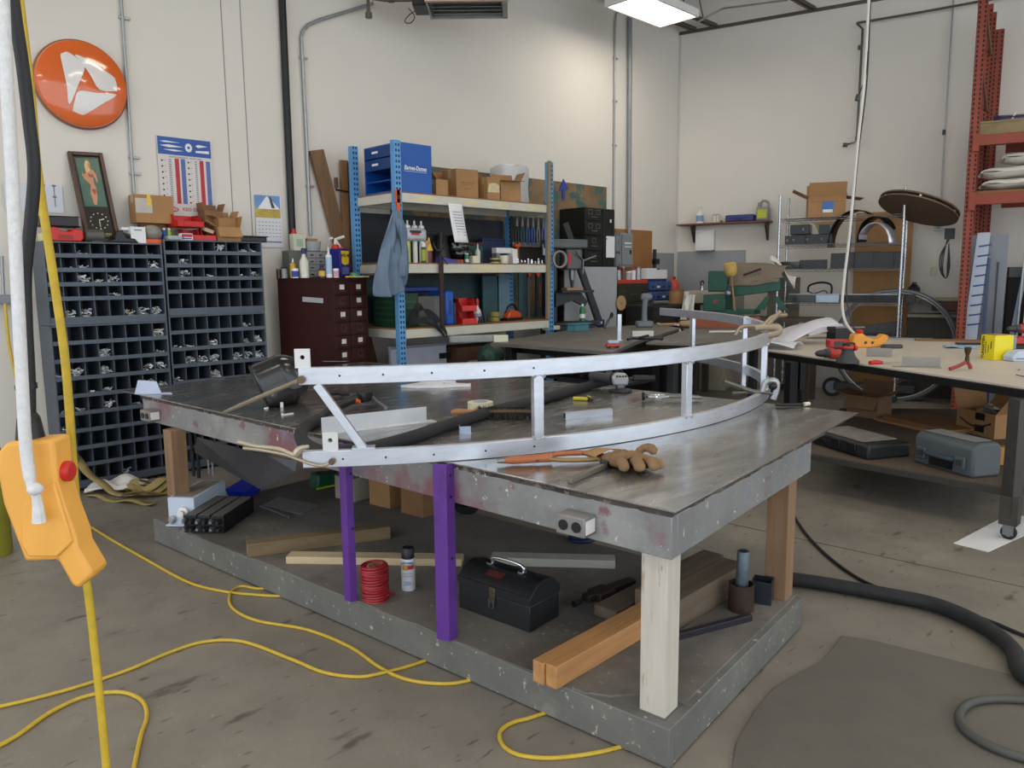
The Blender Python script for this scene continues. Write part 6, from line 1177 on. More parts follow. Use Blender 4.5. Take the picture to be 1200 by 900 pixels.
t = thing('yellow_block', 'orange-brown block beside the grey tool case', 'block', sh(1161, 545), RZT); MB().bx(-.03, 0, 0, .03, .14, .13).build('block', mat('block_ochre', '#a97a32', .6), t, bevel=.005); MB().bx(-.02, -.002, .02, .02, 0, .1).build('print', ink, t)
one(MB().bx(-.13, -.03, 0, .13, .03, .03), 'wood_offcut', 'pale wood offcut on the lower shelf right of the cases', 'offcut', cardlight, sh(1176, 528), RZT)
# paper on the floor below the caster
q = MB(); q.prism([(-.26, .16), (-.1, -.17), (.26, -.2), (.35, .15), (.1, .2)], 0, .002)
pa = [Zp(x, y, 0) for x, y in ((1117, 637), (1158, 647), (1200, 628), (1215, 604), (1176, 606))]; q = MB(); c0 = pa[0]; q.prism([(p.x - c0.x, p.y - c0.y) for p in pa], 0, .002); one(q, 'floor_paper', 'white paper sheet on the floor under the caster', 'paper', paper, c0, smooth=False)
# cart with a wheel behind the table
p = Zp(975, 464, 0); t = thing('hand_cart', 'low dark cart with a pale hubbed wheel behind the table', 'cart', p, RB); 
MB().lathe([(.05, -.035), (.12, -.035), (.13, -.02), (.13, .02), (.12, .035), (.05, .035)], (0, 0, .13), 24, rot=(R(90), 0, 0)).build('tyre', rubber, t); MB().lathe([(.085, -.03), (.085, .04), (.02, .045)], (0, 0, .13), 20, rot=(R(90), 0, 0)).build('hub', grey, t); MB().bx(.02, -.06, .1, 1.0, .12, .2).build('deck', darkgrey, t, bevel=.01); MB().lathe([(.05, -.035), (.12, -.035), (.13, 0), (.12, .035), (.05, .035)], (.9, .0, .13), 24, rot=(R(90), 0, 0)).build('tyre', rubber, t)
# ------------------------------------------------------------------ goods on the white table
def wp(x, y, z=0): return Zp(x, y, WZ + z)
drillred = mat('drill_red', '#b5342a', .4, var=.08)
def cordless(name, lab, loc, rz, L=.22):
    t = thing(name, lab, 'drill', loc, rz)
    MB().lathe([(.006, -.10), (.012, -.09), (.022, -.085), (.03, -.05), (.03, -.02), (.038, -.015), (.04, .02)], (0, 0, .05), 16, rot=(0, R(90), 0)).build('chuck', darkgrey, t)
    MB().lathe([(.04, 0), (.045, .01), (.045, .11), (.035, .13)], (.02, 0, .05), 16, rot=(0, R(90), 0)).build('motor_body', drillred, t); MB().bx(.06, -.03, .085, .12, .03, .1).build('top_grip', black, t, bevel=.005)
    q = MB(); q.tube(smooth_path([(.1, 0, .03), (.13, .06, .03), (.15, .12, .035)], 4), [.032, .028, .026, .026, .026, .026, .026, .028, .03][:9], n=10); q.build('handle', black, t); MB().box((.16, .16, .04), (.1, .08, .08), rz=.3).build('battery', drillred, t, bevel=.01)
    return t
cordless('cordless_drill', 'red and black cordless drill lying on the white table', wp(968, 421), R(-38))
p = wp(993, 425); t = thing('orbital_sander', 'grey orbital sander with red knob on the white table', 'sander', p); MB().lathe([(.09, 0), (.088, .02), (.06, .05), (.045, .09), (.05, .11)], n=22).build('skirt', darkgrey, t); MB().lathe([(.05, .11), (.055, .12), (.05, .14), (.03, .15)], n=18).build('body', drillred, t); MB().lathe([(.024, 0), (.02, .02)], (-.0, -.05, .12), 12, rot=(R(90), 0, R(45))).build('knob', red, t); MB().bx(-.05, -.03, .13, .08, .03, .16).build('grip', black, t, bevel=.012)
t = thing('red_battery', 'red tool body lying behind the drill and sander', 'power tool', wp(981, 407), R(-40)); MB().bx(-.1, -.05, 0, .1, .05, .08).build('body', drillred, t, bevel=.015); MB().bx(-.06, -.052, .02, .04, -.05, .06).build('panel', darkgrey, t)
t = thing('black_box', 'black open box behind the drill on the white table', 'box', wp(990, 397), R(-40)); q = MB(); q.bx(-.16, -.1, 0, .16, -.09, .13); q.bx(-.16, .09, 0, .16, .1, .13); q.bx(-.16, -.09, 0, -.15, .09, .13); q.bx(.15, -.09, 0, .16, .09, .13); q.bx(-.15, -.09, 0, .15, .09, .01); q.build('walls', black, t, smooth=False); MB().bx(-.165, -.105, .125, .165, -.095, .14).build('rim', grey, t)
p = wp(1013, 407); t = thing('pendant_control', 'orange hoist pendant lying on the white table', 'pendant control', p, R(-38)); hoistm = mat('hoist_orange', '#eba03c', .45, var=.06)
q = MB(); q.prism_xz([(-.14, 0), (.12, 0), (.2, .05), (.22, .11), (.17, .13), (.11, .075), (.02, .09), (-.05, .14), (-.13, .13), (-.15, .06)], -.05, .05); q.build('housing', hoistm, t, bevel=.012); MB().lathe([(.028, 0), (.034, .01), (.034, .03), (.02, .035)], (-.06, 0, .138), 14).build('stop_button', red, t)
for x in (-.02, .05): MB().lathe([(.014, 0), (.012, .008)], (x, -.05, .05), 10, rot=(R(90), 0, 0)).build('button', darkgrey, t)
t = thing('angle_offcut', 'grey angle metal offcut standing on edge beside red knife', 'offcut', wp(1030, 418), R(-68)); MB().bx(-.1, 0, 0, .1, .004, .075).build('flange', mat('raw_alu', '#96918a', .45, .4), t); MB().bx(-.1, 0, 0, .1, .06, .004).build('flange', MATS['raw_alu'], t)
t = thing('angle_offcut', 'larger grey angle offcut in front on the white table', 'offcut', wp(1079, 430), R(-66)); MB().bx(-.13, 0, 0, .13, .004, .075).build('flange', MATS['raw_alu'], t); MB().bx(-.2, -.08, 0, .13, 0, .004).build('flange', MATS['raw_alu'], t)
t = thing('utility_knife', 'red handled knife lying on the white table', 'knife', wp(1030, 427), R(-35)); q = MB(); q.tube([(-.08, 0, .014), (-.02, .01, .016), (.03, .0, .014)], [.016, .02, .012], n=8); q.build('handle', red, t); MB().prism([(.03, -.01), (.17, -.005), (.19, .005), (.03, .012)], .01, .013).build('blade', steel, t)
t = thing('grey_mouse', 'flat dark grey oval block on the white table', 'block', wp(1045, 408), R(-45)); o = MB().lathe([(.1, 0), (.105, .01), (.1, .03), (.08, .036)], n=24).build('block', darkgrey, t, bevel=.004); o.scale = (1, .5, 1)
o2 = MB().lathe([(.06, .036), (.05, .038)], n=20).build('label', grey, t); o2.scale = (1, .5, 1)
t = thing('blue_cloth', 'small pale blue cloth on the white table edge', 'cloth', wp(1124, 408), R(-60)); MB().grid(lambda u, v: ((u - .5) * .26, (v - .5) * .12, .012 + .01 * math.sin(7 * u + 3 * v)), 10, 6).build('cloth', mat('cloth_blue', '#8fb0d4', .8), t, solid=.008)
# yellow carton
p = wp(1167, 421); t = thing('yellow_carton', 'bright yellow carton standing on the white table', 'box', p, R(-36)); yc = mat('carton_yellow', '#efdc1e', .45, var=.03)
MB().bx(-.085, -.075, 0, .085, .075, .2).build('carton', yc, t, bevel=.003); MB().bx(-.06, -.05, .2, .06, .05, .207).build('open_top', card, t); MB().bx(.0855, -.075, 0, .11, .075, .2).build('grey_side', mat('side_grey', '#8d8f93', .5), t)
text('carton_lettering', 'TUNGSTEN', .036, ink, t, (-.0862, .045, .1), rot=(R(90), R(-90), R(-90)), bold=.0012)
for i_, (y_, a_, b_) in enumerate(((.018, .05, .15), (-.01, .06, .12), (-.04, .09, .15))): MB().bx(-.0862, y_ - .003, a_, -.085, y_ + .003 + .004 * (i_ == 2), b_).build('print_line', ink, t)
# red hand clamp
p = wp(1131, 434); t = thing('riveter', 'red handled hand riveter standing on the white table', 'hand tool', p, R(-40)); 
q = MB(); q.tube(smooth_path([(.0, 0, .06), (-.05, 0, .035), (-.12, 0, .012)], 4), .014, n=8); q.build('handle', mat('dull_red', '#9c3a37', .5), t); q = MB(); q.tube(smooth_path([(.01, 0, .06), (.035, 0, .035), (.04, 0, .01)], 4), .014, n=8); q.build('handle', MATS['dull_red'], t)
q = MB(); q.lathe([(.014, 0), (.016, .03), (.012, .06), (.022, .09), (.024, .115), (.02, .12)], (.01, 0, .05), 12); q.build('head', mat('bronze', '#4b3a2c', .4, .6), t)
# second drill at the right edge, with red base
cordless('cordless_drill', 'red cordless drill at the right edge beside yellow carton', wp(1190, 406) + V((0, 0, .12)), R(-45))
t = thing('red_charger', 'red and black charger below the right edge drill', 'charger', wp(1196, 408), R(-45)); MB().bx(-.14, -.08, .04, .2, .1, .11).build('body', drillred, t, bevel=.012); MB().bx(-.16, -.1, 0, .24, .12, .04).build('base', black, t, bevel=.006)
t = thing('blue_white_pad', 'pale blue-white folded pad at the right table edge', 'pad', wp(1198, 423), R(-40)); MB().prism_xz([(-.12, 0), (.2, 0), (.2, .05), (.05, .09), (-.08, .085), (-.13, .04)], -.06, .06).build('pad', mat('pad_blue', '#c3d0e6', .7), t, bevel=.01); MB().bx(-.1, -.062, .02, .1, -.06, .03).build('seam', grey, t)
for i, (x, y) in enumerate(((1196, 434), (1198, 441))): one(MB().tube([(-.05, 0, .004), (.05, .02, .004)], .004, n=6), 'wire_bit', ('short wire bit at the right table edge, farther one', 'short wire bit at the right table edge, nearer one')[i], 'wire', steel, wp(x, y), R(30 * i), group='wire bits')
# white curled plastic sheets at the table's left end
q = MB(); q.grid(lambda u, v: (-.38 + .7 * u, -.24 + .42 * v, .02 + .17 * math.sin(1.7 * u) + .06 * u * math.sin(3.14 * v) + .02 * math.sin(6 * v)), 16, 12)
t = thing('curled_sheet', 'large white curled plastic sheet at the table left end', 'plastic sheet', wp(936, 402), R(-20)); q.build('sheet', mat('sheet_white', '#d9d8e0', .4, var=.03), t, solid=.004); MB().lathe([(.008, 0), (.008, .006)], (.24, .0, .23), 8).build('hole', black, t)
q = MB(); q.grid(lambda u, v: (-.2 + .36 * u, -.2 + .36 * v, .02 + .05 * math.sin(3 * u + 2 * v)), 10, 10); t = thing('curled_sheet', 'smaller white sheet lying flatter before the curled one', 'plastic sheet', wp(912, 408), R(10)); q.build('sheet', MATS['sheet_white'], t, solid=.004)
q = MB(); q.grid(lambda u, v: (-.2 + .42 * u, -.1 + .2 * v, .03 + .09 * u + .04 * math.sin(4 * v)), 8, 8); t = thing('curled_sheet', 'white sheet bent upward near the black open box', 'plastic sheet', wp(962, 396), R(-35)); q.build('sheet', MATS['sheet_white'], t, solid=.004)
# thin bars and rags along the back of the table
for i, (x, y, L, m, lab) in enumerate(((1062, 398, .5, steel, 'thin steel bar along the table back, left one'), (1110, 400, .6, card2, 'brown strip along the table back, middle one'), (1150, 404, .45, black, 'black strip along the table back, right one'))):
    one(MB().bx(-L / 2, -.04, 0, L / 2, .04, .02), 'flat_bar', lab, 'bar', m, wp(x, y), R(-72 + 8 * i))
# ================================================================== chrome wire shelving
w0, w1, of, ob_ = 1.80, 3.30, 1.08, .52
ws = thing('wire_shelving', 'chrome wire shelving unit on casters by the right wall', 'shelving', Bw(w0, of), RB); WL, WD = w1 - w0, of - ob_
wire = mat('wire_chrome', '#b9bcc0', .25, .8, var=.08)
for x in (0, WL):
    for y in (0, WD):
        hh = 2.72 if True else 0
        pst = MB().cyl((x, y, .12), (x, y, hh), .0175, n=12).build('post', wire, ws)
        q = MB(); z = .2
        while z < hh - .02: q.lathe([(.019, 0), (.019, .006)], (x, y, z), 10, cap=False); z += .05
        g = q.build('grooves', galv, pst); g['kind'] = 'stuff'
        cs = MB().lathe([(.012, -.014), (.048, -.014), (.052, 0), (.048, .014), (.012, .014)], (x, y, .052), 18, rot=(R(90), 0, .5)).build('caster_wheel', rubber, ws); MB().bx(x - .02, y - .02, .09, x + .02, y + .02, .125).build('caster_fork', steel, cs)
def wshelf(z):
    s = MB()
    for y in (0, WD): s.tube([(0, y, z), (WL, y, z)], .004, n=6); s.tube([(0, y, z - .03), (WL, y, z - .03)], .004, n=6)
    for x in (0, WL): s.tube([(x, 0, z), (x, WD, z)], .004, n=6); s.tube([(x, 0, z - .03), (x, WD, z - .03)], .004, n=6)
    o = s.build('shelf_frame', wire, ws)
    s = MB()
    for y in (0, WD):
        k = 40; s.tube([(WL * i / k, y, z - (.03 if i % 2 else 0)) for i in range(k + 1)], .003, n=5)
    s.build('zigzag_truss', wire, o)
    s = MB()
    for i in range(1, 46): x = WL * i / 46; s.tube([(x, 0, z + .002), (x, WD, z + .002)], .002, n=4)
    s.build('wire_grid', wire, o)['kind'] = 'stuff'
WSZ = [2.40, 2.055, 1.728, 1.283, .62]
for z in WSZ: wshelf(z)
def wsp(x, k, off=.8): p = Bp(x, 300, off); return Bw((p - WB0).dot(BT), off, WSZ[k] + .005)
glb = mat('panel_gloss_black', '#0b0c0e', .25, var=.1, spec=.35)
t = carton('equipment_carton', 'open brown carton with blue label atop the wire shelving', wsp(965, 0, .82), RB + R(14), .46, .36, .27, card, {'l': 62, 'b': 4, 'r': 100, 'f': 16})
MB().bx(-.06, -.1815, .06, .08, -.18, .2).build('blue_label', mat('label_blue2', '#3d6db4', .5), t); MB().bx(-.05, -.1822, .06, .07, -.1815, .1).build('label_strip', paper, t); MB().bx(.2305, -.02, .05, .2315, .04, .17).build('blue_label', MATS['label_blue2'], t); MB().bx(-.2, -.1815, .2, .2, -.18, .205).build('print_line', card2, t)
one(MB().tube(smooth_path([(-.05, 0, 0), (0, 0, .06), (.06, 0, .05), (.1, .02, .02)], 4), .022, n=8), 'dark_fitting', 'dark object poking from the open carton', 'fitting', navy, wsp(985, 0, .82) + V((0, 0, .27)))
one(MB().bx(-.15, -.1, 0, .12, .1, .02), 'paper_stack', 'stack of papers left of the open carton', 'paper', mat('paper_grey', '#c9c8c4', .6), wsp(932, 0, .85), RB)
# second shelf : black blocks and hoops
for i, (x, w_, h_) in enumerate(((925, .1, .12), (937, .2, .13), (953, .2, .13), (968, .16, .13))): 
    t = thing('black_block', 'glossy black box on the second wire shelf, %s from left' % ('first', 'second', 'third', 'fourth')[i], 'box', wsp(x, 1, .85), RB, group='black boxes on the second wire shelf'); MB().bx(-w_ / 2, -.1, 0, w_ / 2, .1, h_).build('box', glb, t, bevel=.006); MB().bx(-w_ / 2 + .02, -.102, h_ * .4, -w_ / 2 + .04, -.1, h_ * .6).build('clip', grey, t)
t = thing('black_block', 'glossy black box stacked on top on the second shelf', 'box', wsp(938, 1, .85) + V((0, 0, .135)), RB, group='black boxes on the second wire shelf'); MB().bx(-.13, -.1, 0, .12, .1, .13).build('box', glb, t, bevel=.006); MB().bx(.03, -.102, .05, .05, -.1, .08).build('clip', grey, t)
t = thing('orange_lid_case', 'olive and black flared case under an orange strip', 'case', wsp(967, 1, .82) + V((0, 0, .135)), RB); MB().prism_xz([(-.08, 0), (.08, 0), (.13, .13), (-.13, .13)], -.1, .1).build('case', mat('olive_gold', '#6b6a42', .3), t, smooth=False); MB().bx(-.08, -.103, .0, .06, -.1, .12).build('front', glb, t); MB().bx(-.15, -.11, .13, .15, .11, .15).build('lid', mat('lid_orange', '#c47a44', .5), t)
def hoop(name, lab, x, off, rad, w_, m, a0, a1, rz, z):
    p = Bp(x, 300, off); p.z = z; t = thing(name, lab, 'metal strip', p, rz); n = 24
    q = MB(); q.grid(lambda u, v: (rad * math.cos(R(a0 + (a1 - a0) * u)), (v - .5) * w_, rad * 1.25 * math.sin(R(a0 + (a1 - a0) * u))), n, 1); q.build('strip', m, t, solid=.012); MB().bx(rad * math.cos(R(a1)) - .008, -w_ / 2, -.06 + rad * 1.25 * math.sin(R(a1)), rad * math.cos(R(a1)) + .008, w_ / 2, rad * 1.25 * math.sin(R(a1))).build('strip_end', m, t); return t
hoop('bent_strip', 'wide black strip bent in an arch, left of the rope', 1003, .95, .33, .22, glb, 60, 178, RB - R(14), 2.06)
hoop('bent_strip', 'black strip bent in a narrow arch, right of the rope', 1026, 1.1, .2, .2, glb, 20, 180, RB - R(25), 2.12)
hoop('bent_strip', 'silver strip bent in an arch hanging down at right', 1026, 1.28, .21, .16, alu, 0, 150, RB - R(25), 2.02)
# third shelf : black panels
for i, (x, w_, h_, m) in enumerate(((925, .3, .1, mat('panel_reflect', '#2d3230', .2, spec=.5)), (954, .36, .12, glb), (988, .3, .2, glb), (1012, .42, .21, glb), (1036, .25, .2, glb), (1050, .14, .2, glb))):
    t = thing('gloss_sheet', 'glossy black panel standing on the third wire shelf, %s from left' % ('first', 'second', 'third', 'fourth', 'fifth', 'sixth')[i], 'panel', wsp(x, 2, .9 - .03 * (i % 2)), RB, group='black panels on the third wire shelf'); MB().bx(-w_ / 2 + .006, -.06, 0, w_ / 2 - .006, .0, h_).build('panel', m, t, bevel=.004); MB().bx(-w_ / 2 + .01, -.063, h_ * .5, w_ / 2 - .01, -.06, h_ * .5 + .006).build('joint', darkgrey, t)
# fourth shelf : long black tubes and a looped hose
for i, (x, L, m) in enumerate(((943, .36, MATS['panel_reflect']), (972, .3, mat('panel_silver', '#8f9aa6', .15, .6)), (1008, .42, glb), (1040, .34, glb))):
    t = thing('box_section', 'dark box section lying on the fourth wire shelf, %s from left' % ('first', 'second', 'third', 'fourth')[i], 'metal section', wsp(x, 3, 1.0), RB, group='box sections on the fourth wire shelf'); MB().bx(-L / 2, -.05, 0, L / 2, .05, .1).build('section', m, t, bevel=.004); MB().bx(-L / 2 - .003, -.05, .1, L / 2 + .003, .05, .112).build('lip', galv, t)
one(MB().bx(-.05, -.05, 0, .06, .05, .11), 'black_block', 'single black block outside the right wire post', 'box', glb, Bw(3.42, .98, 1.283), RB, bevel=.004)
t = thing('hose_loop', 'black hose loop with a brass fitting on the fourth shelf', 'hose', wsp(963, 3, .8) + V((0, 0, .06)), RB); q = MB(); q.tube(smooth_path([(-.16, 0, .07), (-.14, 0, .16), (0, 0, .2), (.13, 0, .17), (.14, 0, .05), (.1, 0, .0)], 6), .014, n=8); q.build('hose', rubber, t); q = MB(); q.tube(smooth_path([(-.15, 0, .08), (-.08, 0, .05), (.05, 0, .09), (.1, 0, .05)], 6), .008, n=6); q.build('wire', rubber, t); MB().bx(.03, -.02, .0, .1, .02, .05).build('fitting', brassd, t)
# floor level behind: dark stuff under the shelving
for i, (x, y_, w_, h_, m, lab) in enumerate(((1005, 390, .9, .28, black, 'long black panel on the lowest wire shelf'), (1030, 390, .5, .42, darkgrey, 'dark grey board on the lowest wire shelf'), (965, 392, .5, .16, alu, 'silver bent sheet on the lowest wire shelf'), (985, 392, .45, .22, glb, 'black bent sheet on the lowest wire shelf'))):
    p = wsp(x, 4, .95 - .1 * (i == 1)); q = MB(); q.prism_xz([(-w_ / 2, 0), (w_ / 2, 0), (w_ / 2, h_), (-w_ / 2, h_ * .8)], -.05 - .06 * (i % 2), -.02); one(q, 'bent_sheet', lab, 'sheet', m, p, RB, bevel=.003)
# cardboard sheet against the wall, ring (tyre-like hoop), low counter with bottle, outlet
t0, t1, z0, z1 = rB(1000, 330, 1072, 240, .1); one(MB().bx(0, -.02, 0, t1 - t0, 0, 2.5), 'cardboard_sheet', 'tall brown cardboard sheet behind the wire shelving', 'cardboard', card, Bw(t0, .12, 0), RB)
p = Bp(1048, 400, .75); t = thing('grey_hoop', 'large grey metal hoop standing behind the wire shelving', 'hoop', V((p.x, p.y, .72)), RB); q = MB(); q.grid(lambda u, v: ((.72) * math.cos(2 * math.pi * u), (v - .5) * .18, .72 * math.sin(2 * math.pi * u)), 60, 1); o = q.build('rim', mat('hoop_grey', '#6f7277', .4, .5), t, solid=.05); q = MB(); q.tube([(.69 * math.cos(2 * math.pi * k / 60), -.09, .69 * math.sin(2 * math.pi * k / 60)) for k in range(60)], .012, n=6, closed=True); q.build('edge_tube', galv, t)
t = thing('low_counter', 'pale worktop with dark drawer against the right wall', 'counter', Bw(3.35, .5, 0), RB); MB().bx(0, 0, 1.30, .62, .48, 1.33).build('top', mat('counter_tan', '#a59a86', .6), t); MB().bx(.3, .02, 1.17, .6, .46, 1.3).build('drawer', mat('drawer_brown', '#5a3b2c', .6), t); MB().bx(.02, .02, 1.08, .6, .46, 1.12).build('shelf', mat('counter_tan', '#a59a86', .6), t); MB().bx(.04, .1, 0, .58, .46, 1.08).build('body', mat('counter_umber', '#4a453e', .7), t)  # counter body in one plain darker tone than its top
vessel('black_bottle', 'black jug on the pale worktop right of the shelving', 'jug', Bw(3.42, .3, 1.331), [(.07, 0), (.075, .02), (.075, .13), (.03, .18)], black, [(.03, .175), (.03, .21)], darkgrey, n=14)
t0, t1, z0, z1 = rB(1091, 313, 1098.5, 323, .02); t = thing('wall_outlet', 'cream wall outlet plate right of the wire shelving', 'outlet', Bw(t0, .0, z0), RB); MB().bx(0, -.012, 0, t1 - t0, 0, z1 - z0).build('plate', mat('plate_ivory', '#cfc7ae', .5), t, bevel=.003); MB().bx(.02, -.016, .03, t1 - t0 - .02, -.012, z1 - z0 - .03).build('receptacle', cream, t)
t0, t1, z0, z1 = rB(1095, 264, 1104, 270, .02); t = thing('conduit_box', 'small grey box at the foot of the right wall conduit', 'electrical box', Bw(t0, 0, z0), RB); MB().bx(0, -.06, 0, t1 - t0, 0, z1 - z0 + .04).build('box', galv, t, bevel=.003); MB().bx(.02, -.064, .02, t1 - t0 - .02, -.06, z1 - z0).build('cover', grey, t)
t = thing('right_conduit', 'thin grey conduit running down the right wall by the rack', 'pipe', Bp(1117, 0, .03)); MB().tube([Bp(1119, -20, .03), Bp(1117, 5, .03), Bp(1108, 145, .03), Bp(1101, 262, .03)], .011).build('pipe_run', galv, t, world=True); MB().cyl(Bp(1106.5, 152, .03), Bp(1106.2, 158, .03), .02).build('coupling', darkgrey, t, world=True)
t = thing('hanging_wires', 'loops of thin grey wire hanging by the orange rack', 'wire', Bp(1112, 275, .25)); MB().box(Bp(1113, 274, .25), (.12, .06, .14), rz=RB).build('wire_box', darkgrey, t, world=True)
for k in range(4): MB().tube(smooth_path([Bp(1110 + k, 280, .28), Bp(1106 - k * 1.5, 300, .28), Bp(1105 - k, 318, .28), Bp(1109, 326, .28), Bp(1113 - k, 312, .28), Bp(1112, 285, .28)], 5), .006, n=5).build('wire_loop', darkgrey, t, world=True)
# cable drum flange lying tilted on the shelving top
p = Bp(1075, 247, 1.0); t = thing('drum_flanges', 'pair of tilted round plywood flanges on the shelving top', 'cable drum', p, rot=(R(-16), R(17), RB)); fl_ = mat('flange_ply', '#6e5c49', .7, var=.15, scale=4); rad = .47
for z in (0, .05): MB().lathe([(.001, z), (rad, z), (rad, z + .018), (.001, z + .018)], n=48, cap=False).build('flange', fl_, t)
for k in range(16): a = 2 * math.pi * k / 16; MB().bx(-.012, -.02, .018, .012, .02, .05).build('spacer', white if k % 3 == 0 else black, t).location = (.43 * math.cos(a), .43 * math.sin(a), 0)
# rope / cord dropping to the lying pendant
t = thing('hoist_rope', 'white hoist cord with black cable dropping to the pendant', 'rope', Bp(1019, -5, 2.2)); 
def rp(x, y, k): 
    a = wp(1003, 398) + V((0, 0, .12)); d_ = 7.6; return Dp(x, y, d_)
MB().tube(smooth_path([rp(1020, -40, 0), rp(1017, 20, 0), rp(1012, 100, 0), rp(1004, 180, 0), rp(996, 270, 0), rp(989, 330, 0), rp(987, 358, 0), rp(991, 378, 0), rp(1001, 391, 0)], 6), .014, n=8).build('white_rope', mat('rope_white', '#d9d6cf', .7, var=.06), t, world=True)
MB().tube(smooth_path([rp(1022, -40, 0), rp(1019.5, 20, 0), rp(1015.5, 100, 0), rp(1006, 180, 0), rp(998, 270, 0), rp(992, 340, 0), rp(997, 375, 0), rp(1004, 390, 0)], 6), .007, n=6).build('black_cable', black, t, world=True)
MB().tube(smooth_path([rp(1017, 60, 0), rp(1015, 85, 0), rp(1008, 108, 0), rp(1005, 114, 0)], 4), .006, n=6).build('branch_cable', black, t, world=True); MB().cyl(rp(1006, 111, 0), rp(1004, 118, 0), .02).build('plug', darkgrey, t, world=True)
# ================================================================== orange pallet rack at the right edge
rko = mat('rack_red_orange', '#8f3d28', .55, .0, var=.12, scale=4); hole = mat('slot_pale', '#2a1a14', .8)
RO = Bw(3.94, 1.5); ro = thing('orange_rack', 'rust-orange pallet rack at the right edge', 'shelving', RO, RB)
def oup(x, y, h, nm='upright'):
    q = MB(); q.bx(x - .05, y, 0, x + .05, y + .005, h); q.bx(x - .05, y, 0, x - .045, y + .08, h); q.bx(x + .045, y, 0, x + .05, y + .08, h); u = q.build(nm, rko, ro, smooth=False)
    s = MB(); z = .06
    while z < h - .05:
        for sx in (-.028, .028): s.bx(x + sx - .008, y - .0015, z, x + sx + .008, y + .001, z + .03)
        s.bx(x - .0515, y + .03, z, x - .049, y + .05, z + .03); z += .052
    s.build('slots', hole, u, smooth=False)['kind'] = 'stuff'
def loc(x, y, off): p = Bp(x, y, off); return (p - WB0).dot(BT) - 3.94, p.z
oup(.06, 0, 5.1)
for px, py, off in ((1159, 5, .75), (1172, 34, .1)):
    xx, zz = loc(px, py, off); oup(xx, 1.5 - off, zz)
xx, zz = loc(1163, 13, .6); oup(xx, .95, zz)
for z0_, z1_ in ((3.09, 3.205), (2.43, 2.555)):
    MB().bx(.11, -.02, z0_, 3.0, .04, z1_).build('beam', rko, ro, bevel=.004); MB().bx(.4, .95, z0_ + .02, 3.0, 1.0, z1_ + .02).build('beam', rko, ro, bevel=.004)
    MB().bx(.05, -.03, z0_ - .06, .115, .0, z1_ + .02).build('beam_clip', rko, ro)
a_ = (.06, .08, 4.6); xx, zz = loc(1150, 60, .9)
for z in (4.75, 4.1): MB().tube([(.06, .08, z), (xx + .1, .75, z - .5)], .02, n=6).build('brace', mat('brace_brown', '#6e4a38', .6), ro)
# pallet on the upper beam
t = thing('wooden_pallet', 'weathered wooden pallet on the upper orange beam', 'pallet', Bw(4.03, 1.5, 3.207), RB); pw = mat('pallet_wood', '#8a7a58', .75, var=.2, scale=4)
for z in (0, .13): 
    for k in range(5): MB().bx(0, .02 + k * .2, z, 1.2, .14 + k * .2, z + .022).build('deck_board', pw, t)
for y in (.03, .43, .83): MB().bx(0, y, .022, 1.2, y + .1, .13).build('stringer', pw, t)
one(MB().grid(lambda u, v: (.12 + .9 * u, .1 + .5 * v, .02 + .07 * math.sin(3.14 * v) * (1 - .6 * u)), 10, 8), 'navy_tarp', 'folded dark blue tarp lying on the pallet', 'tarp', mat('tarp_navy', '#2a2456', .4), Bw(4.06, 1.45, 3.36), RB, solid=.04)
one(MB().tube([(0, 0, 0), (.03, .2, .1)], .012, n=6), 'white_strap', 'white strap end over the blue tarp', 'strap', white, Bw(4.36, 1.38, 3.37), RB)
# white sacks on the lower beam
sk = mat('sack_white', '#dedbd2', .6, var=.08, scale=5, bump=.3, bscale=12)
def sackg(w_, h_): return lambda u, v: (w_ * u + .03 * math.sin(9 * v), -.0 + .25 * (1 - math.cos(2 * math.pi * v)) + .012 * math.sin(14 * u), h_ / 2 + h_ / 2 * math.sin(2 * math.pi * v) * (1 - .5 * math.exp(-u * 14)) + .008 * math.sin(17 * u + 3 * v))
for i, (x0_, z) in enumerate(((.12, 2.60), (.1, 2.735), (.3, 2.885))):
    t = thing('white_sack', ('white cracked sack on the lower orange beam, bottom one', 'white cracked sack on the lower orange beam, middle one', 'white cracked sack on the lower orange beam, top one')[i], 'sack', Bw(3.94 + x0_ + .05, 1.46, z), RB, group='white sacks on the orange rack'); MB().grid(sackg(1.1, .13), 24, 16).build('sack', sk, t); MB().bx(.0, .04, .055, .02, .46, .075).build('seam', sk, t)
one(MB().bx(0, .0, 0, 2.6, .95, .03), 'rack_shelf_board', 'dark board under the white sacks on the rack', 'board', card2, Bw(4.06, 1.46, 2.558), RB)
# sheets stored upright below
t = thing('taped_sheet', 'pale sheet with blue tape bands standing in the orange rack', 'sheet', Bp(1122, 400, 1.35) * 1.0, RB); base = Bp(1122, 400, 1.35); t.location = V((base.x, base.y, .0)); 
MB().prism_xz([(0, 0), (.15, 0), (.26, 2.12), (.13, 2.12)], -.01, .01).build('sheet', mat('sheet_bluegrey', '#a9b3c4', .3, var=.04), t, smooth=False)
for k in range(9): z = 1.05 + k * .115; x_ = z / 2.12 * .14; MB().box((x_ + .085, -.013, z), (.13, .004, .018), rot=(0, R(-9), 0)).build('tape_band', mat('tape_blue', '#27407f', .5), t)
t = thing('grey_sheet', 'wide grey sheet standing behind the taped one', 'sheet', Bw(4.02, 1.2, 0), RB); MB().bx(0, 0, 0, .4, .012, 2.1).build('sheet', mat('sheet_mid', '#70747b', .3, .2, var=.06), t); MB().bx(.0, -.004, 1.0, .02, .016, 2.1).build('edge_trim', mat('edge_navy', '#2d3a5e', .5), t)
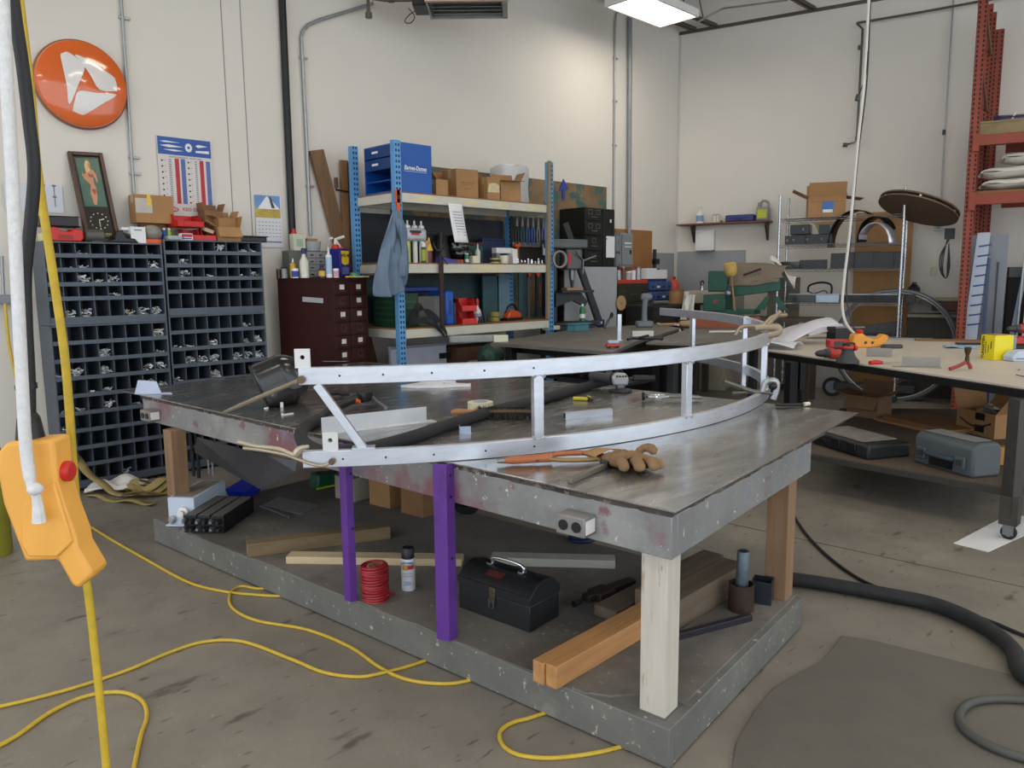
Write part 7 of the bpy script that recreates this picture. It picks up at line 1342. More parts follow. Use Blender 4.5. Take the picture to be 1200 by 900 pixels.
for i, (x, h_, w_, m, lean_) in enumerate(((.24, 1.85, .03, mat('bar_navy', '#3a4868', .4, .3), 0), (.34, 1.8, .02, darksteel, 0), (.42, 1.62, .05, mat('bar_slate', '#6d7684', .4, .3), 6), (.56, 1.95, .02, steel, 1), (.62, 2.02, .06, galv, 1), (.7, 1.7, .03, steel, 0), (.78, 1.6, .02, grey, 2), (.9, 1.9, .1, black, 0))):
    t = thing('stored_bar', 'metal bar standing upright in the orange rack, %s from the left' % 'first second third fourth fifth sixth seventh eighth'.split()[i], 'metal bar', Bw(3.98 + x, 1.32 - .02 * (i % 3), 0), rot=(0, R(lean_), RB), group='bars standing in the orange rack'); MB().bx(0, 0, 0, w_, .02, h_).build('bar', m, t, bevel=.002); MB().bx(-.001, -.001, h_ - .02, w_ + .001, .021, h_).build('cap', grey, t)
t = thing('rack_void_block', 'black block put in for the dark void low in the orange rack', 'bin', Bw(4.45, 1.1, 0), RB); MB().bx(-.0, 0, 0, 2.2, .5, 1.72).build('bin', mat('void_black', '#141414', .8), t); MB().bx(-.0, -.02, 1.6, 2.2, 0, 1.72).build('front_lip', darkgrey, t)  # no real bins: a black block stands in for the shade deep in the rack
# ================================================================== goods on the steel bench
def tp(x, y, z=0): return Zp(x, y, TZ + z)
RC = R(-44.5)      # local x runs to the right as seen, local y away
# welding helmet
hm = mat('helmet_black', '#151517', .22, var=.1, coat=.3); p = tp(318, 474); t = thing('welding_helmet', 'black welding helmet lying on the bench, opening left', 'helmet', p, RC)
HX = V((-.86, -.30, -.36)).normalized(); HE1 = V((-.36, 0, .93)); HE1 = (HE1 - HX * HE1.dot(HX)).normalized(); HE2 = HX.cross(HE1)
def hel(u, v):
    th = 2 * math.pi * u; fi = .02 + v * 1.86; k = abs(math.cos(th)) ** 1.2
    sq = (abs(math.cos(th)) ** 3.2 + abs(math.sin(th)) ** 3.2) ** (-1 / 3.2)
    pnt = V((.03, .0, .125)) - HX * (.2 * math.cos(fi) * (1 if fi < 1.571 else 1.5)) + (HE1 * (math.cos(th) * .155) + HE2 * (math.sin(th) * .125)) * (sq * min(1, math.sin(fi) * 1.06 + .02))
    return (pnt.x, pnt.y, max(.006, pnt.z))
MB().grid(hel, 44, 26).build('shell', hm, t, solid=.005, ang=60)
q = MB(); q.tube([hel(i_ / 44, 1) for i_ in range(44)], .006, n=6, closed=True); q.build('rim', black, t)
MB().lathe([(.028, 0), (.028, .012), (.02, .02)], (.06, -.137, .085), 14, rot=(R(90), 0, 0)).build('ratchet_knob', darkgrey, t); MB().lathe([(.008, .02), (.008, .024)], (.06, -.137, .085), 10, rot=(R(90), 0, 0)).build('knob_centre', grey, t)
q = MB(); q.tube([hel(.02 + .23 * i_ / 10, .62) for i_ in range(11)], .004, n=6); q.build('crease_bead', hm, t)
# small white clips
for i, (x, y, rz) in enumerate(((320, 474, .3), (330, 477, 1.2), (337, 486, .1), (312, 479, 2))):
    t = thing('plastic_clip', ('small white clip on the bench by the helmet, %s' % ('back left one', 'back right one', 'front one', 'leftmost one')[i]), 'clip', tp(x, y), rz, group='white clips'); L = (.03, .03, .07, .02)[i]; MB().bx(-L / 2, -.008, 0, L / 2, .008, .006).build('base', white, t); MB().bx(-L / 2, -.008, .006, -L / 2 + .006, .008, (.03, .03, .012, .01)[i]).build('tab', white, t)
# phone lying at the back
t = thing('black_ruler', 'flat black bar lying on the bench behind the upper rail', 'bar', tp(392, 424), RC - R(6)); MB().bx(-.12, -.02, 0, .14, .02, .012).build('bar', black, t, bevel=.003); MB().bx(-.1, -.021, .004, .12, -.02, .008).build('edge_strip', steel, t)
# white plastic offcuts behind the upper rail
t = thing('white_offcut', 'white shaped plastic offcut standing behind the upper rail', 'offcut', tp(512, 452), RC); MB().prism([(-.24, -.09), (-.14, -.13), (.05, -.13), (.14, -.1), (.24, -.09), (.24, -.03), (.1, .02), (.02, .14), (-.1, .14), (-.14, .04)], 0, .018).build('sheet', mat('offcut_plastic', '#dcdce2', .45), t, bevel=.003); MB().lathe([(.008, .018), (.008, .02)], (.05, 0, 0), 8).build('hole', grey, t); MB().prism_xz([(-.12, .0), (.13, .0), (.1, .05), (.06, .075), (-.04, .08), (-.08, .06)], .12, .126).build('reflection_tab', MATS['offcut_plastic'], t, smooth=False)  # the upright tab takes its outline from a reflection on the curved sheet
a = tp(150, 462)
t = thing('white_corner_tab', 'pale blue-white plastic plate at the bench left corner', 'plate', tp(177, 462), RC); MB().prism_xz([(-.11, 0), (.07, 0), (.04, .085), (-.08, .095)], 0, .008).build('plate', mat('plate_ice', '#c3cde6', .4), t, smooth=False); MB().prism([(-.11, 0), (.14, 0), (.1, .06), (-.06, .06)], 0, .004).build('flange', MATS['plate_ice'], t)
# aluminium angle
a, b = tp(405, 504), tp(500, 493); d = b - a; t = thing('aluminium_angle', 'long aluminium angle lying on the bench', 'angle bar', a, math.atan2(d.y, d.x)); MB().bx(-.12, 0, 0, d.length, .004, .075).build('flange', mat('angle_white', '#d5d8dd', .4, .3), t); MB().bx(-.12, -.06, 0, d.length + .03, 0, .004).build('flange', MATS['angle_white'], t)
# MIG torch with black hose sleeve
hose = mat('hose_sleeve', '#26272a', .7, var=.2, scale=20, bump=.15)
t = thing('welding_torch', 'black welding torch with red trigger on the bench', 'torch', tp(420, 475)); q = MB(); q.tube(smooth_path([tp(372, 492, .03), tp(385, 482, .04), tp(402, 474, .05), tp(421, 466, .06)], 4), .022, n=10); q.build('handle', black, t, world=True)
q = MB(); q.tube(smooth_path([tp(421, 466, .06), tp(432, 463, .06), tp(440, 470, .04), tp(452, 478, .025)], 4), [.024, .024, .022, .02, .018, .016, .015, .014, .013, .012, .012, .012, .012], n=10); q.build('neck', steel, t, world=True); MB().box(tp(418, 470, .05), (.04, .03, .02), rot=(0, .4, .5)).build('trigger', orange, t, world=True); MB().box(tp(428, 464, .065), (.1, .06, .07), rz=.3).build('torch_head', black, t, world=True, bevel=.015)
q = MB(); q.tube(smooth_path([tp(372, 492, .03), tp(358, 500, .025), tp(352, 510, .022), tp(360, 522, .022), tp(385, 531, .024), tp(430, 526, .026), tp(480, 513, .026), tp(525, 498, .026), tp(570, 484, .028), tp(640, 466, .028), tp(690, 452, .03), tp(715, 446, .05)], 8), .03, n=12)
one(q, 'torch_hose', 'thick black sleeved hose snaking across the bench', 'hose', hose)
t = thing('black_pliers', 'black handled tool lying behind the welding torch', 'tool', tp(390, 466), RC); q = MB(); q.tube(smooth_path([(-.08, -.02, .02), (0, 0, .03), (.1, .03, .02)], 4), .014, n=8); q.build('handle', black, t); q = MB(); q.tube(smooth_path([(-.08, .04, .02), (0, .01, .03), (.08, -.02, .02)], 4), .012, n=8); q.build('handle', black, t)
# masking tape roll and bench brush
t = thing('masking_tape_roll', 'cream masking tape roll on the bench beside brush', 'tape', tp(563, 481)); tm = mat('tape_cream', '#d8cfae', .6); MB().lathe([(.045, 0), (.072, 0), (.072, .05), (.045, .05), (.045, 0)], n=32, cap=False).build('roll', tm, t); MB().lathe([(.042, .002), (.0448, .002), (.0448, .0515), (.042, .0515)], n=32, cap=False).build('core', mat('core_blue', '#b9bfd8', .6), t)
p = tp(531, 490); t = thing('bench_brush', 'bench brush with wooden handle and dark bristles', 'brush', p, RC - R(4)); q = MB(); q.tube(smooth_path([(-.01, 0, .03), (.04, 0, .035), (.1, 0, .03), (.15, 0, .03)], 4), [.012, .016, .018, .018, .017, .016, .016, .016, .016, .018, .02, .02, .02], n=10); q.build('handle', mat('brush_wood', '#a5764a', .5, var=.15), t); MB().bx(.13, -.022, .028, .47, .022, .05).build('brush_back', mat('brush_back_wood', '#5a4330', .6), t, bevel=.008)
q = MB(); br = random.Random(3)
for i in range(900):
    x = .13 + .34 * br.random(); y = br.uniform(-.02, .02); a = br.uniform(-.022, .022); c = br.uniform(-.02, .02); h0 = .03
    q.tube([(x, y, .04), (x + a, y * 2.2 + c, br.uniform(.0, .008)) if br.random() < .7 else (x + a, y + c, br.uniform(.055, .066))], .0016, n=3, cap=False)
q.build('bristles', mat('bristle', '#2e2a24', .8, var=.4, scale=40), t, smooth=False)['kind'] = 'stuff'
t = thing('tiny_bracket', 'tiny aluminium channel bracket on the bench', 'bracket', tp(545, 507), RC + R(8)); MB().bx(-.028, 0, 0, .028, .003, .03).build('web', mat('ice_alu', '#bcc8e0', .35, .5), t); MB().bx(-.028, -.03, 0, .028, 0, .003).build('flange', MATS['ice_alu'], t); MB().bx(-.028, 0, .0, -.025, .02, .036).build('flange', MATS['ice_alu'], t)
# angle grinder
p = tp(727, 459); t = thing('angle_grinder', 'grey angle grinder with black side handle on the bench', 'grinder', p, RC); gg = mat('grinder_grey', '#a9abad', .4, .3)
MB().lathe([(.02, 0), (.075, .0), (.078, .006), (.07, .016), (.03, .022)], (.0, 0, .0), 28).build('disc', darksteel, t); MB().lathe([(.03, .02), (.033, .03), (.033, .05)], n=18).build('collar', steel, t)
q = MB(); q.prism_xz([(-.05, .045), (.045, .045), (.05, .08), (.035, .12), (-.03, .125), (-.06, .1)], -.036, .036); q.build('gear_head', gg, t, bevel=.012)
for k in range(4): MB().lathe([(.007, 0), (.007, .003)], (-.028 + .019 * k, -.037, .105), 8, rot=(R(90), 0, 0)).build('vent_hole', black, t)
q = MB(); q.tube([(.045, -.0, .085), (.075, -.0, .085), (.085, 0, .085), (.21, .0, .085), (.222, 0, .085)], [.012, .012, .022, .019, .022], n=12); q.build('side_handle', black, t); q = MB(); q.tube([(-.05, .02, .085), (-.1, .07, .085), (-.17, .16, .085)], [.034, .03, .03], n=14); q.build('motor_body', darkgrey, t)
# yellow handled pliers
p = tp(686, 470); t = thing('yellow_pliers', 'small yellow handled pliers lying on the bench', 'pliers', p, RC); ym = mat('grip_yellow', '#c9bb35', .45)
q = MB(); q.tube(smooth_path([(.02, 0, .012), (-.02, .015, .013), (-.07, .03, .012)], 4), .011, n=8); q.build('handle', ym, t); q = MB(); q.tube(smooth_path([(.02, 0, .012), (.03, .03, .013), (.025, .08, .012)], 4), .011, n=8); q.build('handle', ym, t); q = MB(); q.tube([(.015, .01, .012), (.05, -.04, .012)], [.016, .004], n=8); q.build('jaws', darksteel, t)
# short square tube
a, b = tp(663, 492), tp(718, 487); d = b - a; t = thing('short_tube', 'short square aluminium tube lying on the bench', 'tube', a, math.atan2(d.y, d.x)); L = d.length
q = MB(); w_ = .036; q.bx(0, 0, 0, L, w_, .003); q.bx(0, 0, w_ - .003, L, w_, w_); q.bx(0, 0, .003, L, .003, w_ - .003); q.bx(0, w_ - .003, .003, L, w_, w_ - .003); q.build('tube', alu, t, smooth=False); MB().bx(.004, .003, .003, .008, w_ - .003, w_ - .003).build('bore_shadow', black, t)
# locking clamp by the post
t = thing('locking_clamp', 'chrome locking clamp lying behind the middle upright', 'clamp', tp(790, 470), RC); 
for s in (-1, 1): q = MB(); q.tube(smooth_path([(-.04, s * .018, .03), (-.09, s * .045, .03), (-.14, s * .03, .03), (-.16, s * .01, .03)], 4), .011, n=8); q.build('jaw_arm', chrome, t)
q = MB(); q.tube(smooth_path([(-.05, .015, .03), (.05, .02, .03), (.15, .012, .02)], 4), .012, n=8); q.build('handle', steel, t); q = MB(); q.tube(smooth_path([(-.05, -.015, .03), (.05, -.02, .03), (.16, -.01, .02)], 4), .010, n=8); q.build('handle', steel, t); MB().lathe([(.026, 0), (.026, .012)], (-.19, 0, .032), 14, rot=(0, R(90), 0)).build('pad', black, t); MB().cyl((-.18, 0, .03), (-.14, 0, .03), .007).build('screw', steel, t)
# orange electrode holder
a, b = tp(600, 545), tp(706, 541); d = b - a; t = thing('electrode_holder', 'orange electrode holder clamp at the bench front', 'welding clamp', a, math.atan2(d.y, d.x)); om = mat('worn_orange', '#a9653f', .6, var=.2, scale=9, color2='#5a4438', thr=.62); L = d.length
q = MB(); q.tube([(-.03, 0, .02), (.0, 0, .02), (.12, 0, .024), (.16, .0, .026)], [.012, .016, .017, .02], n=10); q.build('handle', om, t); q = MB(); q.tube(smooth_path([(.15, .012, .028), (.2, .035, .03), (L - .06, .035, .03), (L, .0, .025)], 5), .011, n=8); q.build('jaw_arm', om, t); q = MB(); q.tube(smooth_path([(.15, -.012, .022), (.2, -.03, .02), (L - .06, -.04, .02), (L + .02, -.02, .02)], 5), .010, n=8); q.build('jaw_arm', mat('worn_brass', '#8d7350', .5, .4, var=.2), t); MB().cyl((-.06, 0, .018), (-.03, 0, .02), .008, .012).build('cable_nut', steel, t)
# leather work glove: palm, four curled fingers, thumb and cuff
lea = mat('leather_tan', '#86694a', .9, var=.28, scale=9, bump=.3, bscale=45); p = tp(741, 548); t = thing('work_glove', 'tan leather work glove lying on the bench', 'glove', p, RC)
gr = random.Random(5)
def palm(u, v):
    a = 2 * math.pi * u; cs, sn = math.cos(a), math.sin(a); w_ = .07 + .012 * math.sin(math.pi * v); th = .024 + .008 * math.sin(math.pi * v)
    return (-.045 + .055 * v + w_ * cs, .07 - .125 * v + .006 * cs, .028 + th * (abs(sn) ** .7) * (1 if sn > 0 else -1) * .95 + .006 * math.sin(16 * v + 3 * cs) * max(0, sn) + .004 * math.sin(11 * u * 6.28) * max(0, sn))
MB().grid(palm, 40, 16).build('palm', lea, t, smooth=True, ang=80)
def digit(pts, r_, nm):
    P = smooth_path(pts, 6); n = len(P); rs = []
    for k in range(n):
        w_ = k / (n - 1); rs.append(r_ * (1 + .07 * math.sin(k * 2.1) ) * (1 if w_ < .8 else max(.3, math.sqrt(max(0, 1 - ((w_ - .8) / .205) ** 2)))))
    MB().tube(P, rs, n=14, flat=.75).build(nm, lea, t, ang=80)
digit([(-.05, -.02, .034), (-.052, -.06, .042), (-.05, -.095, .036), (-.046, -.118, .018)], .0215, 'finger')
digit([(.0, -.03, .034), (.004, -.07, .044), (.008, -.105, .036), (.01, -.126, .018)], .0225, 'finger')
digit([(.05, -.025, .034), (.058, -.062, .042), (.064, -.094, .034), (.066, -.114, .018)], .0215, 'finger')
digit([(.06, .0, .03), (.08, -.03, .034), (.092, -.06, .03), (.096, -.084, .016)], .018, 'finger')
digit([(.02, .05, .036), (.05, .06, .062), (.075, .035, .07), (.09, .0, .056)], .019, 'thumb')
q = MB(); q.grid(lambda u, v: ((-.05 + (.082 + .006 * math.sin(31 * u)) * math.cos(2 * math.pi * u)) - .05 * v, .06 + .075 * v + .01 * math.cos(2 * math.pi * u), .03 + (.03 - .012 * v + .004 * math.sin(25 * u)) * math.sin(2 * math.pi * u)), 36, 5); q.build('cuff', mat('leather_cuff', '#a07c50', .85, var=.2), t, solid=.003, ang=80)
t = thing('flat_bar', 'grey flat steel bar lying by the glove', 'bar', tp(690, 559)); a, b = tp(668, 567), tp(716, 546); d = b - a; q = MB(); q.T = Matrix.Translation(a) @ Matrix.Rotation(math.atan2(d.y, d.x), 4, 'Z'); q.bx(0, -.008, 0, d.length, .014, .02); q.build('bar', mat('bar_olive', '#77736a', .5, .4), t, world=True, bevel=.003); q = MB(); q.T = Matrix.Translation(a) @ Matrix.Rotation(math.atan2(d.y, d.x), 4, 'Z'); q.bx(d.length - .06, -.014, 0, d.length + .05, .02, .03); q.build('dark_end', black, t, world=True, bevel=.006)
one(MB().tube([V((0, 0, .012)), tp(941, 474, .012) - tp(909, 477)], .009, n=8), 'pencil_rod', 'thin dark rod with pale tip at the bench back edge', 'rod', black, tp(909, 477)); 
one(MB().cyl((0, 0, .0), (tp(945, 473.5, 0) - tp(939, 474.3, 0)), .011), 'rod_tip', 'pale tip block at the end of the thin dark rod', 'tip', cream, tp(942, 473.8, .012))
# locking C-clamps on the right end of the frame
clm = mat('clamp_tan', '#9c8d76', .45, .5, var=.15, scale=14)
def ringz(px, z): a = angle_at(px); return ringpt(a, CR, z)
t = thing('locking_c_clamp', 'old tan locking clamp gripping the upper rail at right', 'clamp', ringz(896, UZ)); up = ringz(896, UZ + .07); D_ = lambda x, y: PL(x, y, up, (FWD.x, FWD.y, 0))
q = MB(); q.tube(smooth_path([D_(892, 395), D_(897, 393), D_(911, 390), D_(912, 384), D_(897, 383), D_(884, 384)], 4), .016, n=8, flat=1.4); q.build('c_jaw', clm, t, world=True); q = MB(); q.tube(smooth_path([D_(898, 383), D_(904, 376), D_(915, 365)], 4), .014, n=8); q.build('handle', clm, t, world=True); q = MB(); q.tube(smooth_path([D_(895, 381), D_(906, 371), D_(922, 369)], 4), .012, n=8); q.build('handle', clm, t, world=True); q = MB(); q.tube(smooth_path([D_(862, 393), D_(868, 384), D_(880, 382), D_(890, 383)], 4), .012, n=8); q.build('lower_arm', clm, t, world=True); MB().cyl(D_(892, 398), D_(892, 393), .016).build('pad', darksteel, t, world=True)
t = thing('locking_c_clamp', 'dark locking clamp gripping the lower rail at right', 'clamp', ringz(893, TZ)); up2 = ringz(893, TZ + .07); E_ = lambda x, y: PL(x, y, up2 - V((.05, .05, 0)), (FWD.x, FWD.y, 0)); cg = mat('clamp_grey', '#6b675f', .4, .6, var=.2, scale=14)
q = MB(); q.tube(smooth_path([E_(848, 447), E_(865, 453), E_(882, 459), E_(893, 459)], 4), .015, n=8); q.build('handle', cg, t, world=True); q = MB(); q.tube(smooth_path([E_(858, 461), E_(872, 460), E_(893, 459), E_(909, 463)], 4), .011, n=8); q.build('handle', cg, t, world=True); q = MB(); q.tube(smooth_path([E_(893, 459), E_(898, 447), E_(909, 447), E_(910, 456), E_(906, 468)], 4), .018, n=8); q.build('c_jaw', galv, t, world=True); MB().ball(E_(906, 452), .026).build('pad', black, t, world=True)
MB().lathe([(.02, -.01), (.024, 0), (.02, .01)], E_(902, 447), 12, rot=(R(90), 0, 0)).build('adjuster', steel, t, world=True)
# locking clamp rods at the free end of the frame
up3 = ringpt(A0 + .2, CR + .01, UZ + .03); F_ = lambda x, y: PL(x, y, up3, (FWD.x, FWD.y, 0)); rodm = mat('rod_tan', '#b5a993', .4, .5, var=.15, scale=10)
t = thing('clamp_handle', 'long pale clamp handle reaching from bench to upper rail', 'clamp', tp(262, 485)); a, b = tp(263, 483, .02), F_(350, 446); q = MB(); q.tube([a, a.lerp(b, .5), b], [.009, .012, .008], n=8); q.build('handle', rodm, t, world=True); q = MB(); q.tube([a.lerp(b, .25) + V((0, 0, .008)), b], [.005, .005], n=6); q.build('inner_rod', steel, t, world=True); MB().lathe([(.016, -.006), (.016, .006)], F_(353, 445), 14, rot=(R(90), 0, R(-45))).build('swivel_pad', brassd, t, world=True)
up4 = ringpt(A0 + .2, CR + .01, TZ + .03); G_ = lambda x, y: PL(x, y, up4, (FWD.x, FWD.y, 0))
t = thing('locking_pliers_clamp', 'locking pliers gripping the lower rail free end', 'clamp', G_(340, 530)); q = MB(); q.tube(smooth_path([G_(278, 518), G_(300, 523), G_(325, 526), G_(345, 534)], 4), .009, n=8); q.build('handle', rodm, t, world=True); q = MB(); q.tube(smooth_path([G_(285, 525), G_(310, 528), G_(335, 533), G_(348, 538)], 4), .007, n=8); q.build('handle', rodm, t, world=True); q = MB(); q.tube(smooth_path([G_(345, 534), G_(352, 526), G_(362, 523)], 4), [.012, .015, .016, .015, .013, .011, .009, .008, .007], n=8); q.build('jaw', rodm, t, world=True); q = MB(); q.tube(smooth_path([G_(348, 538), G_(365, 544), G_(378, 546), G_(388, 542)], 4), .006, n=8); q.build('lower_jaw', rodm, t, world=True); MB().lathe([(.013, -.006), (.013, .006)], G_(389, 541), 14, rot=(R(90), 0, R(-45))).build('swivel_pad', brassd, t, world=True)
# ================================================================== goods on the bench's lower deck
def dp_(x, y, z=0): return Zp(x, y, DZ + z)
dv = math.atan2(BU.y, BU.x)
# bent sheet tucked under the bench
bsm = mat('sheet_dark_grey', '#55555a', .35, .6, var=.08)
A_ = lambda x, y, k: Dp(x, y, k)
q = MB(); q._add([A_(231, 512, 5.0), A_(316, 534, 4.55), A_(304, 573, 4.6), A_(228, 530, 5.1)], [(0, 1, 2, 3)]); q._add([A_(316, 534, 4.55), A_(349, 540, 4.5), A_(346, 553, 4.5), A_(304, 573, 4.6)], [(0, 1, 2, 3)])
t = thing('bent_sheet', 'dark bent steel sheet hanging under the bench rail', 'sheet', A_(304, 573, 4.6)); q.build('sheet', bsm, t, world=True, solid=.004, smooth=False)
# supports of the sheet: dangling cables by the left post
for i, (x0_, y0_, y1_) in enumerate(((223, 515, 558), (229, 515, 560), (241, 530, 555), (246, 532, 558))):
    q = MB(); q.tube(smooth_path([Dp(x0_, y0_ - 8, 5.2), Dp(x0_ + 3, (y0_ + y1_) / 2, 5.2), Dp(x0_ + 4, y1_, 5.2)], 4), .012 if i < 2 else .007, n=6); one(q, 'dangling_cable', ('black cable dangling under the bench by the left post, %s' % ('leftmost', 'second', 'third silver', 'rightmost silver')[i]), 'cable', rubber if i < 2 else galv, group='cables under the bench')
# white power box
wbx = mat('box_icewhite', '#c7d2e4', .4, var=.05); a = dp_(216, 614); b = dp_(300, 582); d = V((.62, .55, 0)).normalized(); t = thing('white_power_box', 'white metal power box at the left end of lower deck', 'box', dp_(229, 616), R(40)); 
MB().bx(0, 0, 0, .42, .17, .175).build('box', wbx, t, bevel=.005); MB().bx(.02, .02, .175, .4, .15, .177).build('dusty_top', mat('dusty', '#8d8377', .7, var=.15), t); MB().bx(-.02, -.01, 0, .1, .18, .008).build('base_flange', wbx, t)
MB().lathe([(.03, 0), (.035, .01), (.035, .03), (.02, .04), (.02, .06)], (-.0, .06, .09), 14, rot=(0, R(-90), 0)).build('gland', white, t); MB().lathe([(.025, 0), (.025, .02), (.015, .03)], (.0, .14, .04), 12, rot=(0, R(-90), 0)).build('gland', galv, t)
# black connector box
t = thing('connector_box', 'black ribbed box with round connectors on lower deck', 'box', dp_(263, 625), R(40)); 
for k in range(3): MB().bx(0, .0 + k * .085, .0, .42, .081 + k * .085, .105).build('module', mat('module_black', '#131315', .5), t, bevel=.004); MB().bx(.01, .006 + k * .085, .105, .41, .075 + k * .085, .108).build('module_lid', mat('lid_dusty', '#5f5c58', .6, var=.15), t)
for k in range(6):
    for z in (.03, .075): MB().lathe([(.015, 0), (.018, .006), (.018, .02), (.01, .03), (.01, .038)], (0, .025 + k * .042, z), 10, rot=(0, R(-90), 0)).build('connector', darksteel if (k + int(z * 100)) % 2 else steel, t)
# blue tray, aluminium sheet, rod
t = thing('blue_tray', 'bright blue plastic bin behind the white power box', 'bin', dp_(287, 580), R(40)); MB().prism_xz([(-.1, 0), (.1, 0), (.14, .07), (-.14, .07)], -.07, .07).build('bin', mat('bright_blue', '#1f35d0', .4), t, bevel=.005); MB().bx(-.15, -.08, .065, .15, .08, .075).build('rim', MATS['bright_blue'], t)
t = thing('scrap_sheet', 'thin grey metal sheet lying flat on the lower deck', 'sheet', dp_(345, 592)); q = MB(); pts = [dp_(x, y) - dp_(345, 592) for x, y in ((308, 592), (326, 583), (375, 592), (352, 603))]; q.prism([(v_.x, v_.y) for v_ in pts], 0, .003); q.build('sheet', galv, t, smooth=False); MB().lathe([(.02, .003), (.02, .0035)], n=16).build('stain', grey, t)
one(MB().tube([V((0, 0, .012)), dp_(338, 606, .012) - dp_(306, 596)], .011, n=10), 'steel_rod', 'short steel rod lying right of the black connector box', 'rod', steel, dp_(306, 596))
# timbers
def timber(name, lab, x0_, y0_, x1_, y1_, w_, h_, m, ext=0, z=0, dirw=1, group=None, bevel=.004):
    a, b = dp_(x0_, y0_, z), dp_(x1_, y1_, z); d = b - a; t = thing(name, lab, 'timber', a, math.atan2(d.y, d.x), group); MB().bx(0, 0, 0, d.length + ext, w_ * dirw, h_).build('plank', m, t, bevel=bevel); return t, d.length + ext
oldt = mat('timber_old', '#7d6a4f', .75, var=.25, scale=3, stretch=(1, 8, 8), bump=.1); palet = mat('timber_pale', '#cdb995', .65, var=.12, scale=3, stretch=(1, 8, 8)); whitet = mat('timber_white', '#b6b3a9', .7, var=.1, scale=3, stretch=(1, 8, 8)); freshm = mat('timber_fresh', '#bd8a58', .6, var=.25, scale=3, stretch=(.6, 9, 9), bump=.06); weath = mat('timber_weathered', '#6b5d4e', .8, var=.25, scale=3, stretch=(.6, 7, 7), bump=.15)
timber('old_timber', 'old grey-brown timber lying at the deck centre left', 290, 654, 458, 632, .09, .075, oldt)
t, L = timber('pale_timber', 'pale new timber lying across the lower deck', 335, 661, 530, 664, .09, .04, palet, .05)
text('pencil_mark', 'JSP', .045, ink, t, (.33, .045, .0405), rot=(0, 0, 0))
timber('white_timber', 'long whitish timber beyond the black toolbox', 575, 663, 721, 667, .09, .045, whitet, 0)
a, b = dp_(652, 809), dp_(742, 755); d = (b - a).normalized(); nrm = V((-d.y, d.x, 0)); rzt = math.atan2(d.y, d.x); TW = .052
for i in range(2):
    t = thing('fresh_timber', ('fresh orange timber by the near post, right one of the pair', 'fresh orange timber by the near post, left one of the pair')[i], 'timber', a + nrm * (TW + .003) * i, rzt, 'fresh timbers'); MB().bx(-.01 * i, 0, 0, .95, TW, .088 - .002 * i).build('plank', freshm, t, bevel=.003)
q0 = dp_(792, 741); 
for i, (du, dvv, w_, h_, L, lab) in enumerate(((.0, 0, .12, .13, .62, 'thick weathered timber behind the near post, right one'), (.02, .125, .10, .125, .62, 'weathered timber behind the near post, middle one'), (-.1, .24, .12, .05, .95, 'thin weathered board behind the near post, left one'))):
    t = thing('weathered_timber', lab, 'timber', q0 + d * du + nrm * dvv, rzt, 'weathered timbers'); MB().bx(0, 0, 0, L, w_, h_).build('plank', weath, t, bevel=.005)
# red wire coil
p = dp_(441, 702); t = thing('wire_coil', 'stack of red coiled wire on the lower deck', 'wire coil', p); rw = mat('wire_red', '#a3262e', .4, var=.12)
for k in range(16):
    z = .006 + k * .0108; r_ = .058 + random.uniform(-.003, .003); cx, cy = random.uniform(-.003, .003) - .0006 * k, random.uniform(-.003, .003) + .0003 * k
    for rr_ in (r_, r_ - .011): MB().tube([(cx + rr_ * math.cos(2 * math.pi * j / 28), cy + rr_ * math.sin(2 * math.pi * j / 28), z + .003 * math.sin(2 * math.pi * j / 28 + k)) for j in range(28)], .0052, n=6, closed=True).build('wire_turn', rw, t)
MB().lathe([(.03, .0), (.04, .0), (.04, .165), (.03, .165)], n=20, cap=False).build('core', cardlight, t)
q = MB(); q.tube(smooth_path([(.05, -.02, .17), (.066, -.01, .13), (.068, .0, .06), (.07, -.01, .01), (.085, -.03, .006)], 5), .005, n=6); q.build('loose_end', rw, t)
# spray paint can
p = dp_(479, 690); t = thing('spray_paint_can', 'white spray paint can with black cap on lower deck', 'spray can', p, RC); MB().lathe([(.032, 0), (.034, .003), (.034, .15), (.03, .158)], n=24).build('can', mat('can_white', '#d5d7da', .3), t); MB().lathe([(.03, .158), (.032, .16), (.031, .205), (.026, .212)], n=24).build('cap', black, t)
MB().lathe([(.0342, .108), (.0342, .135)], n=24, cap=False).build('label_band', mat('label_silver', '#b9bcc4', .3), t)
q = MB(); q.grid(lambda u, v: (.0346 * math.sin((u - .5) * 1.2 + .45), -.0346 * math.cos((u - .5) * 1.2 + .45), .11 + .02 * v), 8, 1); q.build('red_flash', redink, t); q = MB(); q.grid(lambda u, v: (.0347 * math.sin((u - .5) * .8 - .35), -.0347 * math.cos((u - .5) * .8 - .35), .106 + .026 * v), 8, 1); q.build('gold_flash', mat('gold_ink', '#c39a3a', .4), t)
text('can_lettering', 'RUST-OLEUM', .0125, blueink, t, (0, -.0355, .143), bold=.0004, sx=.8); text('can_lettering', 'COLD GALV', .009, grey, t, (0, -.0352, .09)); text('can_lettering', 'COMPOUND', .009, grey, t, (0, -.0352, .076)); MB().bx(-.015, -.0352, .03, .015, -.034, .05).build('label_block', mat('label_pale_blue', '#8fa3c9', .5), t)
